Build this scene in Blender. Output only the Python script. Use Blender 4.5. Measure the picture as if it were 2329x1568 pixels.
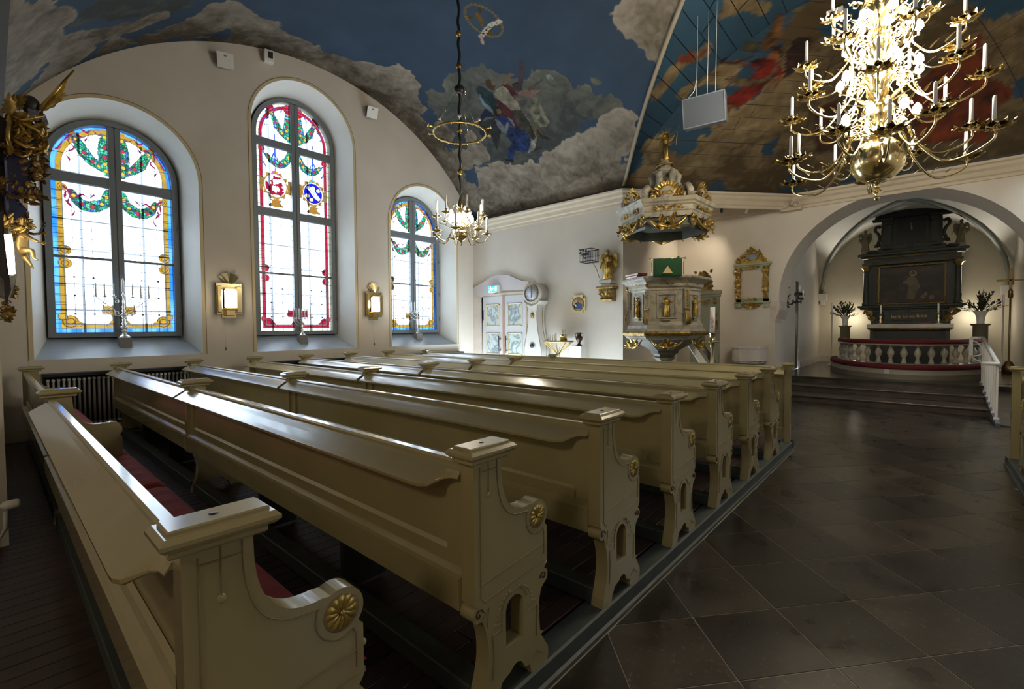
import bpy, math, random
import numpy as np
from mathutils import Vector, Matrix
from mathutils.geometry import tessellate_polygon
random.seed(7)
PI = math.pi
for o in list(bpy.data.objects): bpy.data.objects.remove(o)
SC = bpy.context.scene
COL = SC.collection
# ---------------------------------------------------------------- camera
def cam_axes(y, p, r):
    f = np.array([math.cos(y)*math.cos(p), math.sin(y)*math.cos(p), math.sin(p)])
    rt = np.array([math.sin(y), -math.cos(y), 0.0]); up = np.cross(rt, f)
    return math.cos(r)*rt+math.sin(r)*up, -math.sin(r)*rt+math.cos(r)*up, f
CR, CU, CF = cam_axes(math.radians(41.495), math.radians(-1.907), math.radians(-0.427))
F0 = 1051.8; CP = np.array([0.0, 0.0, 1.6])
cam = bpy.data.cameras.new('camera'); camo = bpy.data.objects.new('camera', cam); COL.objects.link(camo)
cam.sensor_width = 36; cam.lens = 36*F0/2329; cam.clip_start = .05; cam.clip_end = 200
camo.matrix_world = Matrix(((CR[0], CU[0], -CF[0], CP[0]), (CR[1], CU[1], -CF[1], CP[1]), (CR[2], CU[2], -CF[2], CP[2]), (0, 0, 0, 1)))
SC.camera = camo
def ray(px, py): return CF+CR*(px-1164.5)/F0-CU*(py-784)/F0
def P(px, py, x=None, y=None, z=None):      # a measured image point carried onto a plane of the building
    d = ray(px, py)
    t = (x-CP[0])/d[0] if x is not None else (y-CP[1])/d[1] if y is not None else (z-CP[2])/d[2]
    return CP+t*d
# ---------------------------------------------------------------- world, exposure
SC.view_settings.view_transform = 'Standard'; SC.view_settings.look = 'None'
SC.view_settings.exposure = EXPO = 0.28; SC.view_settings.gamma = 1
SC.view_settings.use_curve_mapping = False
SC.cycles.use_denoising = True
SC.cycles.max_bounces = 8; SC.cycles.diffuse_bounces = 4; SC.cycles.glossy_bounces = 4; SC.cycles.transparent_max_bounces = 12
SC.cycles.caustics_reflective = False; SC.cycles.caustics_refractive = False; SC.cycles.sample_clamp_indirect = 6
W = bpy.data.worlds.new('world'); SC.world = W; W.use_nodes = True
bg = W.node_tree.nodes['Background']; bg.inputs[0].default_value = (.72, .86, 1, 1); bg.inputs[1].default_value = 8.5
def light(name, typ, loc, energy, color=(1, .8, .55), size=.1, rot=None, **k):
    l = bpy.data.lights.new(name, typ); l.energy = energy; l.color = color
    if typ == 'AREA': l.size = size
    elif typ in ('POINT', 'SPOT'): l.shadow_soft_size = size
    o = bpy.data.objects.new(name, l); COL.objects.link(o); o.location = loc
    for a, b in k.items():
        if a == 'target': o.rotation_euler = (Vector(b)-Vector(loc)).to_track_quat('-Z', 'Y').to_euler()
        elif a == 'portal': l.cycles.is_portal = b
        else: setattr(l, a, b)
    if rot: o.rotation_euler = rot
    return o
WARM = (1, .86, .64)
for cx, z0, z1 in ((1.515, 1.5, 5.2), (4.587, 1.5, 6.65), (7.71, 1.5, 5.2)):
    light('daylight_portal', 'AREA', (cx, 10.6, (z0+z1)/2), 1, size=1.8, rot=(-PI/2, 0, 0), shape='RECTANGLE', size_y=z1-z0, portal=True)
light('daylight_portal', 'AREA', (16.2, -2.3, 2.6), 1, size=.4, rot=(PI/2, 0, 0), shape='RECTANGLE', size_y=2.4, portal=True)
CHX, CHY = 6.7, .4
for k in range(12):
    a = k*2.4; light('chandelier_glow', 'POINT', (CHX+.42*math.cos(a), CHY+.42*math.sin(a), 3.95+.11*k), 22, WARM, .06)
light('daylight_portal', 'AREA', (3.2, -4.6, 2.9), 1, size=.6, rot=(PI/2, 0, 0), shape='RECTANGLE', size_y=2.0, portal=True)  # portal for the added, unseen opening in the south wall
light('chandelier_glow', 'POINT', (4.83, 5.3, 3.3), 90, WARM, .12)
light('pulpit_spotlight', 'SPOT', (11.85, 3.35, 4.45), 90, WARM, .04, target=(12.0, 5.0, 2.6), spot_size=1.5, spot_blend=.7)
for y, t in ((2.35, 1.0), (-1.6, -.3)):     # small floodlights on the two corbels, washing the chancel vault
    light('chancel_lamp', 'SPOT', (19.55, y, 2.95), 75, (1, .93, .8), .08, target=(17.4, t, 5.2), spot_size=1.9, spot_blend=.8)
light('altar_uplight', 'POINT', (19.6, 1.75, 1.9), 12, (1, .9, .72), .15)
light('altar_uplight', 'POINT', (19.6, -1.15, 1.9), 12, (1, .9, .72), .15)
light('added_west_fill', 'POINT', (-3.4, .4, 4.2), 125, WARM, .3)  # added unseen lamp west of the camera, brightens the pew backs
# ---------------------------------------------------------------- helpers
def link(o, parent=None):
    COL.objects.link(o)
    if parent is not None: o.parent = parent
    return o
def tag(o, label=None, cat=None, group=None, kind=None):
    for k, v in (('label', label), ('category', cat), ('group', group), ('kind', kind)):
        if v: o[k] = v
    return o
def thing(name, label, cat, loc=(0, 0, 0), rz=0, group=None):
    o = bpy.data.objects.new(name, None); link(o); o.location = loc; o.rotation_euler = (0, 0, rz); o.empty_display_size = .1
    return tag(o, label, cat, group)
def shell(name):
    o = bpy.data.objects.new(name, None); link(o); o['kind'] = 'structure'; return o
def dup(o, parent=None):
    c = o.copy(); COL.objects.link(c); c.parent = parent
    for ch in o.children: dup(ch, c)
    return c
def xf(loc=(0, 0, 0), rz=0, rx=0, ry=0, s=1):
    return Matrix.Translation(loc) @ Matrix.Rotation(rz, 4, 'Z') @ Matrix.Rotation(ry, 4, 'Y') @ Matrix.Rotation(rx, 4, 'X') @ Matrix.Scale(s, 4)
class MB:
    def __init__(s): s.v = []; s.f = []; s.sm = []; s.M = None
    def add(s, V, F, smooth=False):
        n = len(s.v); V = [Vector(v) for v in V]
        if s.M is not None: V = [s.M @ v for v in V]
        s.v += [tuple(v) for v in V]; s.f += [tuple(i+n for i in f) for f in F]; s.sm += [smooth]*len(F); return s
    def box(s, x0, y0, z0, x1, y1, z1, c=0):
        x0, x1 = min(x0, x1), max(x0, x1); y0, y1 = min(y0, y1), max(y0, y1); z0, z1 = min(z0, z1), max(z0, z1)
        if not c:
            return s.add([(x, y, z) for x in (x0, x1) for y in (y0, y1) for z in (z0, z1)],
                         [(0, 1, 3, 2), (4, 6, 7, 5), (0, 4, 5, 1), (2, 3, 7, 6), (0, 2, 6, 4), (1, 5, 7, 3)])
        R = [(x0, y0), (x1, y0), (x1, y1), (x0, y1)]; I = [(x0+c, y0+c), (x1-c, y0+c), (x1-c, y1-c), (x0+c, y1-c)]
        V = [(a, b, z0) for a, b in I]+[(a, b, z0+c) for a, b in R]+[(a, b, z1-c) for a, b in R]+[(a, b, z1) for a, b in I]
        F = [(3, 2, 1, 0), (12, 13, 14, 15)]
        for k in range(3):
            for i in range(4): F.append((k*4+i, k*4+(i+1) % 4, k*4+4+(i+1) % 4, k*4+4+i))
        return s.add(V, F)
    def prism(s, loops, a, b, ax='y', smooth=False):
        # polygon (with holes) in the plane across ax, from a to b
        if not isinstance(loops[0][0], (tuple, list)): loops = [loops]
        def mk(p, t): return (p[0], t, p[1]) if ax == 'y' else (t, p[0], p[1]) if ax == 'x' else (p[0], p[1], t)
        fl = [p for l in loops for p in l]; n = len(fl)
        tri = tessellate_polygon([[Vector((p[0], p[1], 0)) for p in l] for l in loops])
        V = [mk(p, a) for p in fl]+[mk(p, b) for p in fl]
        F = [tuple(t) for t in tri]+[tuple(i+n for i in reversed(t)) for t in tri]
        s.add(V, F); k = 0; F = []
        for l in loops:
            m = len(l)
            for i in range(m): F.append((k+i, k+(i+1) % m, k+(i+1) % m+n, k+i+n))
            k += m
        n0 = len(s.v)-2*n; s.f += [tuple(i+n0 for i in f) for f in F]; s.sm += [smooth]*len(F); return s
    def lathe(s, prof, c=(0, 0, 0), n=16, wob=0, wn=6, smooth=True, sx=1, sy=1, ph=0):
        V = []; F = []
        for k, (r, z) in enumerate(prof):
            for i in range(n):
                a = 2*PI*i/n+ph; q = r*(1+wob*math.sin(wn*a+k*.35))
                V.append((c[0]+q*math.cos(a)*sx, c[1]+q*math.sin(a)*sy, c[2]+z))
        for k in range(len(prof)-1):
            for i in range(n): F.append((k*n+i, k*n+(i+1) % n, (k+1)*n+(i+1) % n, (k+1)*n+i))
        F.append(tuple(range(n-1, -1, -1))); F.append(tuple((len(prof)-1)*n+i for i in range(n)))
        return s.add(V, F, smooth)
    def tube(s, pts, r, n=6, closed=False, smooth=True, up=None):
        pts = [Vector(p) for p in pts]; m = len(pts); R = r if isinstance(r, (list, tuple)) else [r]*m
        V = []; F = []; prev = None
        for i, p in enumerate(pts):
            d = (pts[(i+1) % m] if (i < m-1 or closed) else p)-(pts[i-1] if (i > 0 or closed) else p)
            if d.length < 1e-9: d = Vector((0, 0, 1))
            d.normalize()
            if prev is None:
                prev = d.orthogonal().normalized() if up is None else (Vector(up)-d*d.dot(Vector(up))).normalized()
            u = prev-d*prev.dot(d)
            u = u.normalized() if u.length > 1e-6 else d.orthogonal().normalized()
            w = d.cross(u); prev = u
            for k in range(n):
                a = 2*PI*k/n+PI/n; V.append(p+(u*math.cos(a)+w*math.sin(a))*R[i])
        for i in range(m if closed else m-1):
            for k in range(n):
                j = (i+1) % m; F.append((i*n+k, i*n+(k+1) % n, j*n+(k+1) % n, j*n+k))
        if not closed: F.append(tuple(range(n-1, -1, -1))); F.append(tuple((m-1)*n+k for k in range(n)))
        return s.add(V, F, smooth)
    def ball(s, c, r, n=10, m=7):
        r = r if isinstance(r, (tuple, list)) else (r, r, r)
        V = [(c[0], c[1], c[2]-r[2])]; F = []
        for j in range(1, m):
            t = PI*j/m
            for i in range(n):
                a = 2*PI*i/n; V.append((c[0]+r[0]*math.sin(t)*math.cos(a), c[1]+r[1]*math.sin(t)*math.sin(a), c[2]-r[2]*math.cos(t)))
        V.append((c[0], c[1], c[2]+r[2]))
        for i in range(n): F.append((0, 1+(i+1) % n, 1+i)); F.append((len(V)-1, 1+(m-2)*n+i, 1+(m-2)*n+(i+1) % n))
        for j in range(m-2):
            for i in range(n): F.append((1+j*n+i, 1+j*n+(i+1) % n, 1+(j+1)*n+(i+1) % n, 1+(j+1)*n+i))
        return s.add(V, F, True)
    def leaf(s, base, d, nrm, L, w, curl=.4, n=5, ser=.25, th=.12):
        # carved acanthus leaf: ridge along the middle, scalloped edge, tip curling along nrm
        base, d, nrm = Vector(base), Vector(d).normalized(), Vector(nrm).normalized(); sd = d.cross(nrm).normalized()
        V = []; F = []
        for i in range(n+1):
            t = i/n; a = curl*t*t*2.2
            c = base+d*(L*(t-.25*abs(curl)*t*t))+nrm*(L*curl*t*t*.6)
            ww = w*math.sin(PI*(.12+.88*t)**.8)*(1+ser*(1 if i % 2 else -.4)) if i < n else w*.08
            V += [c-sd*ww-nrm*th*w, c-sd*ww*.45+nrm*.1*w, c+nrm*th*w*2.2, c+sd*ww*.45+nrm*.1*w, c+sd*ww-nrm*th*w]
        for i in range(n):
            for k in range(4): F.append((i*5+k, i*5+k+1, i*5+k+6, i*5+k+5))
        return s.add(V, F, True)
    def scroll(s, c, r0, ax1, ax2, turns=1.4, r1=.2, th=.18, a0=0, n=14, sgn=1, nn=5):
        # a volute: spiral tube in the plane of ax1, ax2
        c, A, B = Vector(c), Vector(ax1).normalized(), Vector(ax2).normalized(); pts = []; R = []
        for i in range(n+1):
            t = i/n; a = a0+sgn*2*PI*turns*t; q = r0*(1-(1-r1)*t); pts.append(c+A*q*math.cos(a)+B*q*math.sin(a)); R.append(r0*th*(1-.5*t))
        return s.tube(pts, R, nn)
    def build(s, name, mat, parent=None, kind=None, label=None, bevel=0, loc=None, segs=2):
        me = bpy.data.meshes.new(name); me.from_pydata(s.v, [], s.f); me.validate()
        if any(s.sm) and len(me.polygons) == len(s.sm): me.polygons.foreach_set('use_smooth', s.sm)
        if mat is not None: me.materials.append(mat)
        o = bpy.data.objects.new(name, me); link(o, parent)
        if kind: o['kind'] = kind
        if label: o['label'] = label
        if loc: o.location = loc
        if bevel:
            b = o.modifiers.new('b', 'BEVEL'); b.width = bevel; b.segments = segs; b.limit_method = 'ANGLE'; b.angle_limit = .6
            b.harden_normals = False
        return o
def same(name, src, parent, M):                       # another piece sharing mesh data
    o = bpy.data.objects.new(name, src.data); link(o, parent); o.matrix_local = M; return o
# ---------------------------------------------------------------- materials
def nt(m):
    m.use_nodes = True; return m.node_tree.nodes, m.node_tree.links, m.node_tree.nodes['Principled BSDF']
def mat(name, c, rough=.5, metal=0, c2=None, scale=6, detail=4, bump=0, bscale=40, coat=0, rv=0, emit=None, es=0, stretch=None, spec=None, obr=0, ao=0):
    m = bpy.data.materials.new(name); N, L, b = nt(m)
    b.inputs['Base Color'].default_value = (*c, 1); b.inputs['Roughness'].default_value = rough; b.inputs['Metallic'].default_value = metal
    if coat: b.inputs['Coat Weight'].default_value = coat; b.inputs['Coat Roughness'].default_value = .12
    if spec is not None: b.inputs['Specular IOR Level'].default_value = spec
    if emit: b.inputs['Emission Color'].default_value = (*emit, 1); b.inputs['Emission Strength'].default_value = es
    tc = N.new('ShaderNodeTexCoord'); mp = N.new('ShaderNodeMapping'); L.new(tc.outputs['Object'], mp.inputs[0])
    if stretch: mp.inputs['Scale'].default_value = stretch
    out = None
    if c2:
        n = N.new('ShaderNodeTexNoise'); n.inputs['Scale'].default_value = scale; n.inputs['Detail'].default_value = detail
        L.new(mp.outputs[0], n.inputs['Vector']); mx = N.new('ShaderNodeMixRGB'); r = N.new('ShaderNodeValToRGB')
        r.color_ramp.elements[0].position = .35; r.color_ramp.elements[1].position = .7
        L.new(n.outputs['Fac'], r.inputs[0]); L.new(r.outputs[0], mx.inputs[0])
        mx.inputs[1].default_value = (*c, 1); mx.inputs[2].default_value = (*c2, 1); out = mx.outputs[0]
        if rv:
            mr = N.new('ShaderNodeMapRange'); mr.inputs[3].default_value = rough-rv; mr.inputs[4].default_value = rough+rv
            L.new(n.outputs['Fac'], mr.inputs[0]); L.new(mr.outputs[0], b.inputs['Roughness'])
    if obr:
        oi = N.new('ShaderNodeObjectInfo'); mr = N.new('ShaderNodeMapRange'); mr.inputs[3].default_value = 1-obr; mr.inputs[4].default_value = 1+obr
        L.new(oi.outputs['Random'], mr.inputs[0]); vm = N.new('ShaderNodeVectorMath'); vm.operation = 'SCALE'
        if out: L.new(out, vm.inputs[0])
        else: vm.inputs[0].default_value = c
        L.new(mr.outputs[0], vm.inputs['Scale']); out = vm.outputs[0]
    if out: L.new(out, b.inputs['Base Color'])
    if bump:
        n = N.new('ShaderNodeTexNoise'); n.inputs['Scale'].default_value = bscale; n.inputs['Detail'].default_value = 5
        L.new(mp.outputs[0], n.inputs['Vector']); bp = N.new('ShaderNodeBump'); bp.inputs['Strength'].default_value = bump; bp.inputs['Distance'].default_value = .01
        L.new(n.outputs['Fac'], bp.inputs['Height']); L.new(bp.outputs[0], b.inputs['Normal'])
    return m
def attr_mat(name, rough=.8, spec=.3, bump=0, fine=.0):
    m = bpy.data.materials.new(name); N, L, b = nt(m); a = N.new('ShaderNodeAttribute'); a.attribute_name = 'col'
    L.new(a.outputs['Color'], b.inputs['Base Color']); b.inputs['Roughness'].default_value = rough; b.inputs['Specular IOR Level'].default_value = spec
    if bump:
        n = N.new('ShaderNodeTexNoise'); n.inputs['Scale'].default_value = 25; n.inputs['Detail'].default_value = 4
        bp = N.new('ShaderNodeBump'); bp.inputs['Strength'].default_value = bump; bp.inputs['Distance'].default_value = .01
        L.new(n.outputs['Fac'], bp.inputs['Height']); L.new(bp.outputs[0], b.inputs['Normal'])
    return m
M_wall = mat('wall_plaster', (.62, .565, .485), .75, c2=(.57, .51, .43), scale=1.2, bump=.15, bscale=14)
M_wallp = mat('niche_plaster', (.7, .68, .62), .7, c2=(.64, .62, .55), scale=1.5, bump=.1, bscale=14)
M_band = mat('niche_band', (.6, .5, .3), .6)
M_line = mat('brown_line', (.2, .13, .06), .6)
M_sill = mat('sill_paint', (.33, .39, .44), .28, c2=(.38, .44, .5), scale=2, bump=.05, bscale=10)
M_frame = mat('window_frame_paint', (.165, .185, .20), .45)
M_lead = mat('lead_came', (.16, .17, .19), .6)
M_corn = mat('cornice_paint', (.55, .47, .35), .6, c2=(.5, .42, .3), scale=3)
M_dark = mat('dark_trim', (.012, .01, .01), .6)
M_pew = mat('pew_paint', (.34, .286, .148), .24, c2=(.305, .255, .126), scale=2.5, detail=2, bump=.012, bscale=30, coat=.8, rv=.03)
M_groove = mat('incised_line', (.2, .15, .07), .6)
M_goldleaf = mat('gilding', (.55, .37, .10), .33, .9, c2=(.22, .13, .03), scale=9, bump=.2, bscale=50)
M_golddull = mat('dull_gilding', (.36, .24, .075), .45, .8, c2=(.12, .075, .025), scale=12, bump=.3, bscale=40)
M_brass = mat('polished_brass', (.80, .66, .36), .17, 1)
M_silver = mat('silver', (.85, .84, .78), .28, .85)
M_candle = mat('candle_wax', (.93, .90, .84), .4)
M_bulb = mat('lit_bulb', (1, 1, 1), .5, emit=(1, .92, .76), es=130)
M_lamp = mat('lamp_glass', (1, 1, 1), .5, emit=(1, .87, .62), es=14)
M_kerb = mat('kerb_paint', (.052, .062, .058), .55, c2=(.038, .046, .043), scale=6)
M_plank = mat('floor_plank', (.05, .024, .017), .42, c2=(.03, .018, .015), scale=5, stretch=(1, 6, 1), bump=.2, bscale=30, obr=.35)
M_red = mat('red_cushion', (.36, .045, .04), .9, c2=(.28, .035, .035), scale=4, bump=.3, bscale=90)
M_redvelvet = mat('red_velvet', (.13, .005, .012), .8)
M_white = mat('white_paint', (.7, .68, .63), .4)
M_radi = mat('radiator_paint', (.5, .49, .45), .4)
M_marb = mat('painted_marble', (.5, .47, .4), .35, c2=(.34, .33, .31), scale=5, detail=8, coat=.2)
M_doorp = mat('door_paint', (.46, .455, .46), .4)
M_black = mat('black', (.01, .01, .012), .4)
M_iron = mat('black_iron', (.03, .025, .03), .45, .5)
M_stone = mat('pale_stone', (.62, .56, .48), .6, c2=(.5, .43, .38), scale=4)
M_pink = mat('pink_stone', (.58, .50, .42), .6, c2=(.46, .38, .34), scale=3)
# ---------------------------------------------------------------- noise and painting tools
_rs = np.random.RandomState(5); _T = _rs.rand(32, 32, 32)
def vnoise(p):
    i = np.floor(p).astype(int); f = p-i; f = f*f*(3-2*f); o = 0
    for a in (0, 1):
        for b in (0, 1):
            for c in (0, 1):
                w = (f[:, 0] if a else 1-f[:, 0])*(f[:, 1] if b else 1-f[:, 1])*(f[:, 2] if c else 1-f[:, 2])
                o = o+w*_T[(i[:, 0]+a) % 32, (i[:, 1]+b) % 32, (i[:, 2]+c) % 32]
    return o
def fbm(p, sc=1.0, oc=5, gain=.55):
    s = 0; a = 1; t = 0
    for k in range(oc): s = s+a*vnoise(p*sc*2**k+k*7.3); t += a; a *= gain
    return s/t
def sstep(a, b, x):
    t = np.clip((x-a)/(b-a), 0, 1); return t*t*(3-2*t)
def inpoly(q, poly):
    poly = np.array(poly); c = np.zeros(len(q), bool); j = len(poly)-1
    for i in range(len(poly)):
        xi, yi = poly[i]; xj, yj = poly[j]
        c ^= ((yi > q[:, 1]) != (yj > q[:, 1])) & (q[:, 0] < (xj-xi)*(q[:, 1]-yi)/((yj-yi) or 1e-9)+xi); j = i
    return c
def mixc(a, b, t): t = np.asarray(t)[..., None]; return a*(1-t)+np.asarray(b)*t
def lin(r, g, b): return np.array([((v/255)/12.92 if v/255 <= .04045 else ((v/255+.055)/1.055)**2.4) for v in (r, g, b)])
def set_col(me, cols):
    at = me.color_attributes.new('col', 'FLOAT_COLOR', 'POINT'); a = np.ones((len(me.vertices), 4), np.float32); a[:, :3] = cols; at.data.foreach_set('color', a.ravel())
def grid_obj(name, V, nu, nv, mat_, parent=None, flip=False, cols=None, smooth=True, kind=None):
    # V: (nu*nv, 3)
    me = bpy.data.meshes.new(name); idx = np.arange(nu*nv).reshape(nu, nv)
    q = np.stack([idx[:-1, :-1], idx[1:, :-1], idx[1:, 1:], idx[:-1, 1:]], -1).reshape(-1, 4)
    if flip: q = q[:, ::-1]
    me.vertices.add(len(V)); me.vertices.foreach_set('co', np.asarray(V, np.float32).ravel())
    me.loops.add(q.size); me.loops.foreach_set('vertex_index', q.ravel().astype(np.int32))
    me.polygons.add(len(q)); me.polygons.foreach_set('loop_start', np.arange(0, q.size, 4, dtype=np.int32))
    me.update(calc_edges=True); me.materials.append(mat_)
    if smooth: me.polygons.foreach_set('use_smooth', np.ones(len(q), bool))
    if cols is not None: set_col(me, cols)
    o = bpy.data.objects.new(name, me); link(o, parent)
    if kind: o['kind'] = kind
    return o
# room constants
X0, X1, YN, YC, ZC = .2, 9.46, 9.85, 5.03, 4.68      # transept west/east springing, window wall, crossing line, cornice height
VR, VZ, HW = 5.41, 1.88, 4.63; VX = 4.83; NY = .40    # vault radius, its centre height, half width; transept axis, nave axis
XE = 12.55; APX = (9.40, .40); C1 = (9.46, 5.03); C2 = (12.55, 2.35); C3 = (12.55, -1.55); C4 = (9.46, -4.23)
def zs(s): return VZ+np.sqrt(VR**2-(HW*(1-np.asarray(s)))**2)
# ---- rays onto the painted surfaces (to set out the ceiling paintings in metres)
def hit_vault(px, py):
    d = ray(px, py); oz = CP[2]-VZ; ox = -VX; a = d[0]**2+d[2]**2; b = 2*(d[0]*ox+d[2]*oz); c = ox*ox+oz*oz-VR**2
    return CP+(-b+math.sqrt(b*b-4*a*c))/(2*a)*d
def dome_s(x, y):
    # plan point -> fraction from springing to apex over the east end
    best = None
    for A, B in ((C1, C2), (C2, C3), (C3, C4)):
        m = np.array([[A[0]-APX[0], B[0]-APX[0]], [A[1]-APX[1], B[1]-APX[1]]]); a, b = np.linalg.solve(m, np.array([x-APX[0], y-APX[1]]))
        if a >= -1e-6 and b >= -1e-6: return 1-(a+b)
    return 1-abs(y-NY)/HW
def hit_dome(px, py):
    d = ray(px, py); p = None
    for t in np.arange(2.5, 22, .04):
        q = CP+t*d; s = dome_s(q[0], q[1]); z = zs(max(s, -.05)) if s < 1 else 7.3
        if q[2] > z or s < -.03: return q
    return q
def ch_v(p): p = np.atleast_2d(p); return np.stack([np.arctan2(p[:, 0]-VX, p[:, 2]-VZ)*VR, p[:, 1]], -1)
def ch_d(p): p = np.atleast_2d(p); return np.stack([-np.arctan2(p[:, 1]-NY, p[:, 0]-7)*6, p[:, 2]], -1)
_T3 = _rs.rand(32, 32, 32, 3)
def worley(p):
    i0 = np.floor(p).astype(int); best = np.full(len(p), 9.)
    for a in (-1, 0, 1):
        for b in (-1, 0, 1):
            for c in (-1, 0, 1):
                q = i0+[a, b, c]; h = q+_T3[q[:, 0] % 32, q[:, 1] % 32, q[:, 2] % 32]; best = np.minimum(best, ((h-p)**2).sum(1))
    return np.clip(1-np.sqrt(best), 0, 1)
def paint_clouds(Pt, sky, blobs, lite, dark, sc=1.3, warp=.55):
    wv = np.stack([fbm(Pt+o, 1.6, 4)-.5 for o in (2.2, 13.7, 27.1)], -1)*.6+np.stack([fbm(Pt+o, 6, 3)-.5 for o in (4.2, 17.7, 29.1)], -1)*.14
    Q_ = Pt+wv; n1 = fbm(Pt, sc, 5); n2 = fbm(Pt+31.7, sc*2.6, 4)
    def bulge(q): return .55*worley(q*2.0)+.30*worley(q*4.6+3)+.15*worley(q*10+7)
    B = bulge(Q_); B2 = bulge(Q_+np.array([-.03, -.02, .07])); rel = np.clip((B-B2)*4, -1, 1)
    S0 = np.zeros(len(Pt)); SB = np.zeros(len(Pt)); SH = np.zeros(len(Pt))
    for c, r, b in blobs:
        d2 = ((Q_-c)**2).sum(1)/(r*1.1)**2; g = np.exp(-1.6*d2); S0 += g; SB += g*b; SH += g*(Q_[:, 2]-c[2])/r
    w = np.maximum(S0, 1e-6); br = SB/w; hh = np.clip(SH/w, -1.2, 1.2)
    f = S0-.30+.62*(B-.52)+warp*.2*(n1-.5)
    al = sstep(0, .06, f)
    sh = np.clip(br+.16*hh+.42*(B-.5)+.26*rel+.75*(n1-.5)+.2*(n2-.5)+.16*(1-sstep(0, .2, f)), 0, 1)
    return sky*(1-al[:, None])+mixc(np.tile(dark, (len(Pt), 1)), lite, sh)*al[:, None]
FIGK = .5
def paint_polys(cols, Pt, q, polys, conv):
    fold = fbm(Pt*np.array([1, 1, 1]), 7, 3); fold2 = fbm(Pt+3.3, 16, 2)
    for poly, c, amp in polys:
        pq = np.array([conv(a, b) for a, b in poly]); k = inpoly(q, pq)
        if k.any():
            f = 1+amp*((fold[k]-.5)*3.0+(fold2[k]-.5)*1.2); cols[k] = np.clip(lin(*c)[None]*FIGK*f[:, None], 0.002, 1)
    return cols
# ================================================================ THE SETTING
WIN = [(1.515, 4.27, 0), (4.587, 5.74, 1), (7.71, 4.27, 0)]      # centre x, arch springing, tall window?
def arch_loop(cx, spring, r, bot, n=28):
    return [(cx-r, bot), (cx+r, bot)]+[(cx+r*math.cos(PI*i/n), spring+r*math.sin(PI*i/n)) for i in range(n+1)]
# north wall with three niches
arc = [(VX+(VR+.06)*math.sin(a), VZ+(VR+.06)*math.cos(a)) for a in np.linspace(math.asin(HW/VR), -math.asin(HW/VR), 61)]
outer = [(-3.2, -.02), (12.0, -.02), (12.0, ZC)]+[(x, z) for x, z in arc]+[(-3.2, ZC)]
outer = [(-.6, -.02), (X1+.3, -.02), (X1+.3, ZC)]+[(x, z+.0) for x, z in arc]+[(-.6, ZC)]
b = MB(); b.prism([outer]+[arch_loop(cx, sp, 1.08, 1.19) for cx, sp, t in WIN], YN, YN+.03); b.build('wall_north', M_wall, kind='structure')
for k, (cx, sp, tall) in enumerate(WIN):
    w = shell('window_%d' % (k+1))
    lo = arch_loop(cx, sp, 1.08, 1.19); li = arch_loop(cx, sp+.02, .885, 1.52); n = len(lo)
    V = [(x, YN, z) for x, z in lo]+[(x, 10.52, z) for x, z in li]
    b = MB(); b.add(V, [(i, (i+1) % n, n+(i+1) % n, n+i) for i in range(1, n)], True); b.build('window_reveal', M_wallp, w)
    b = MB(); b.add([V[0], V[1], V[n+1], V[n]], [(0, 1, 2, 3)]); b.build('window_sill', M_sill, w)
    # painted band and line round the niche
    def ring(r0, r1, y, bt, sb): return [(x, y, z) for x, z in arch_loop(cx, sp, r0, bt)[1:]]+[(cx-r0, y, bt)]+[(x, y, z) for x, z in arch_loop(cx, sp, r1, bt)[1:]]+[(cx-r1, y, bt)]
    b = MB(); V = ring(1.08, 1.132, YN-.004, 1.19, 0); m = len(V)//2; b.add(V, [(i, i+1, m+i+1, m+i) for i in range(m-1)]); b.build('niche_band', M_band, w)
    b = MB(); V = ring(1.132, 1.142, YN-.006, 1.185, 0); b.add(V, [(i, i+1, m+i+1, m+i) for i in range(m-1)]); b.build('niche_line', M_line, w)
    # timber frame
    fo = arch_loop(cx, sp+.02, .885, 1.52); fi = arch_loop(cx, sp+.02, .795, 1.60)
    b = MB(); b.prism([fo, fi], 10.38, 10.52); b.build('window_frame', M_frame, w, bevel=.008)
    top = sp+.02+.80
    b = MB(); b.box(cx-.085, 10.385, 1.58, cx-.006, 10.5, top); b.box(cx+.006, 10.385, 1.58, cx+.085, 10.5, top); b.box(cx-.02, 10.40, 1.58, cx+.02, 10.5, top)
    b.build('mullion', M_frame, w, bevel=.008)
    tr = [(4.04, 4.22), (5.50, 5.68)] if tall else [(4.04, 4.22)]
    for z0, z1 in tr:
        b = MB(); b.box(cx-.82, 10.395, z0, cx+.82, 10.49, z1, .02); b.build('transom', M_frame, w)
    b = MB(); b.box(cx-.82, 10.42, 2.815, cx+.82, 10.475, 2.855); b.build('glazing_bar', M_frame, w)
    b = MB()
    for x in (cx-.42, cx+.42): b.box(x-.016, 10.72, 1.5, x+.016, 10.75, sp+.7)
    for z in (1.98, 2.42, 3.0, 3.5): b.box(cx-.8, 10.72, z-.012, cx+.8, 10.75, z+.012)
    b.build('outer_bar', M_frame, w)
    b = MB()
    for z in (1.9, 2.6, 3.5): b.tube([(cx+.875, 10.365, z-.05), (cx+.875, 10.365, z+.05)], .012, 6)
    b.build('hinge', M_frame, w)
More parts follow.
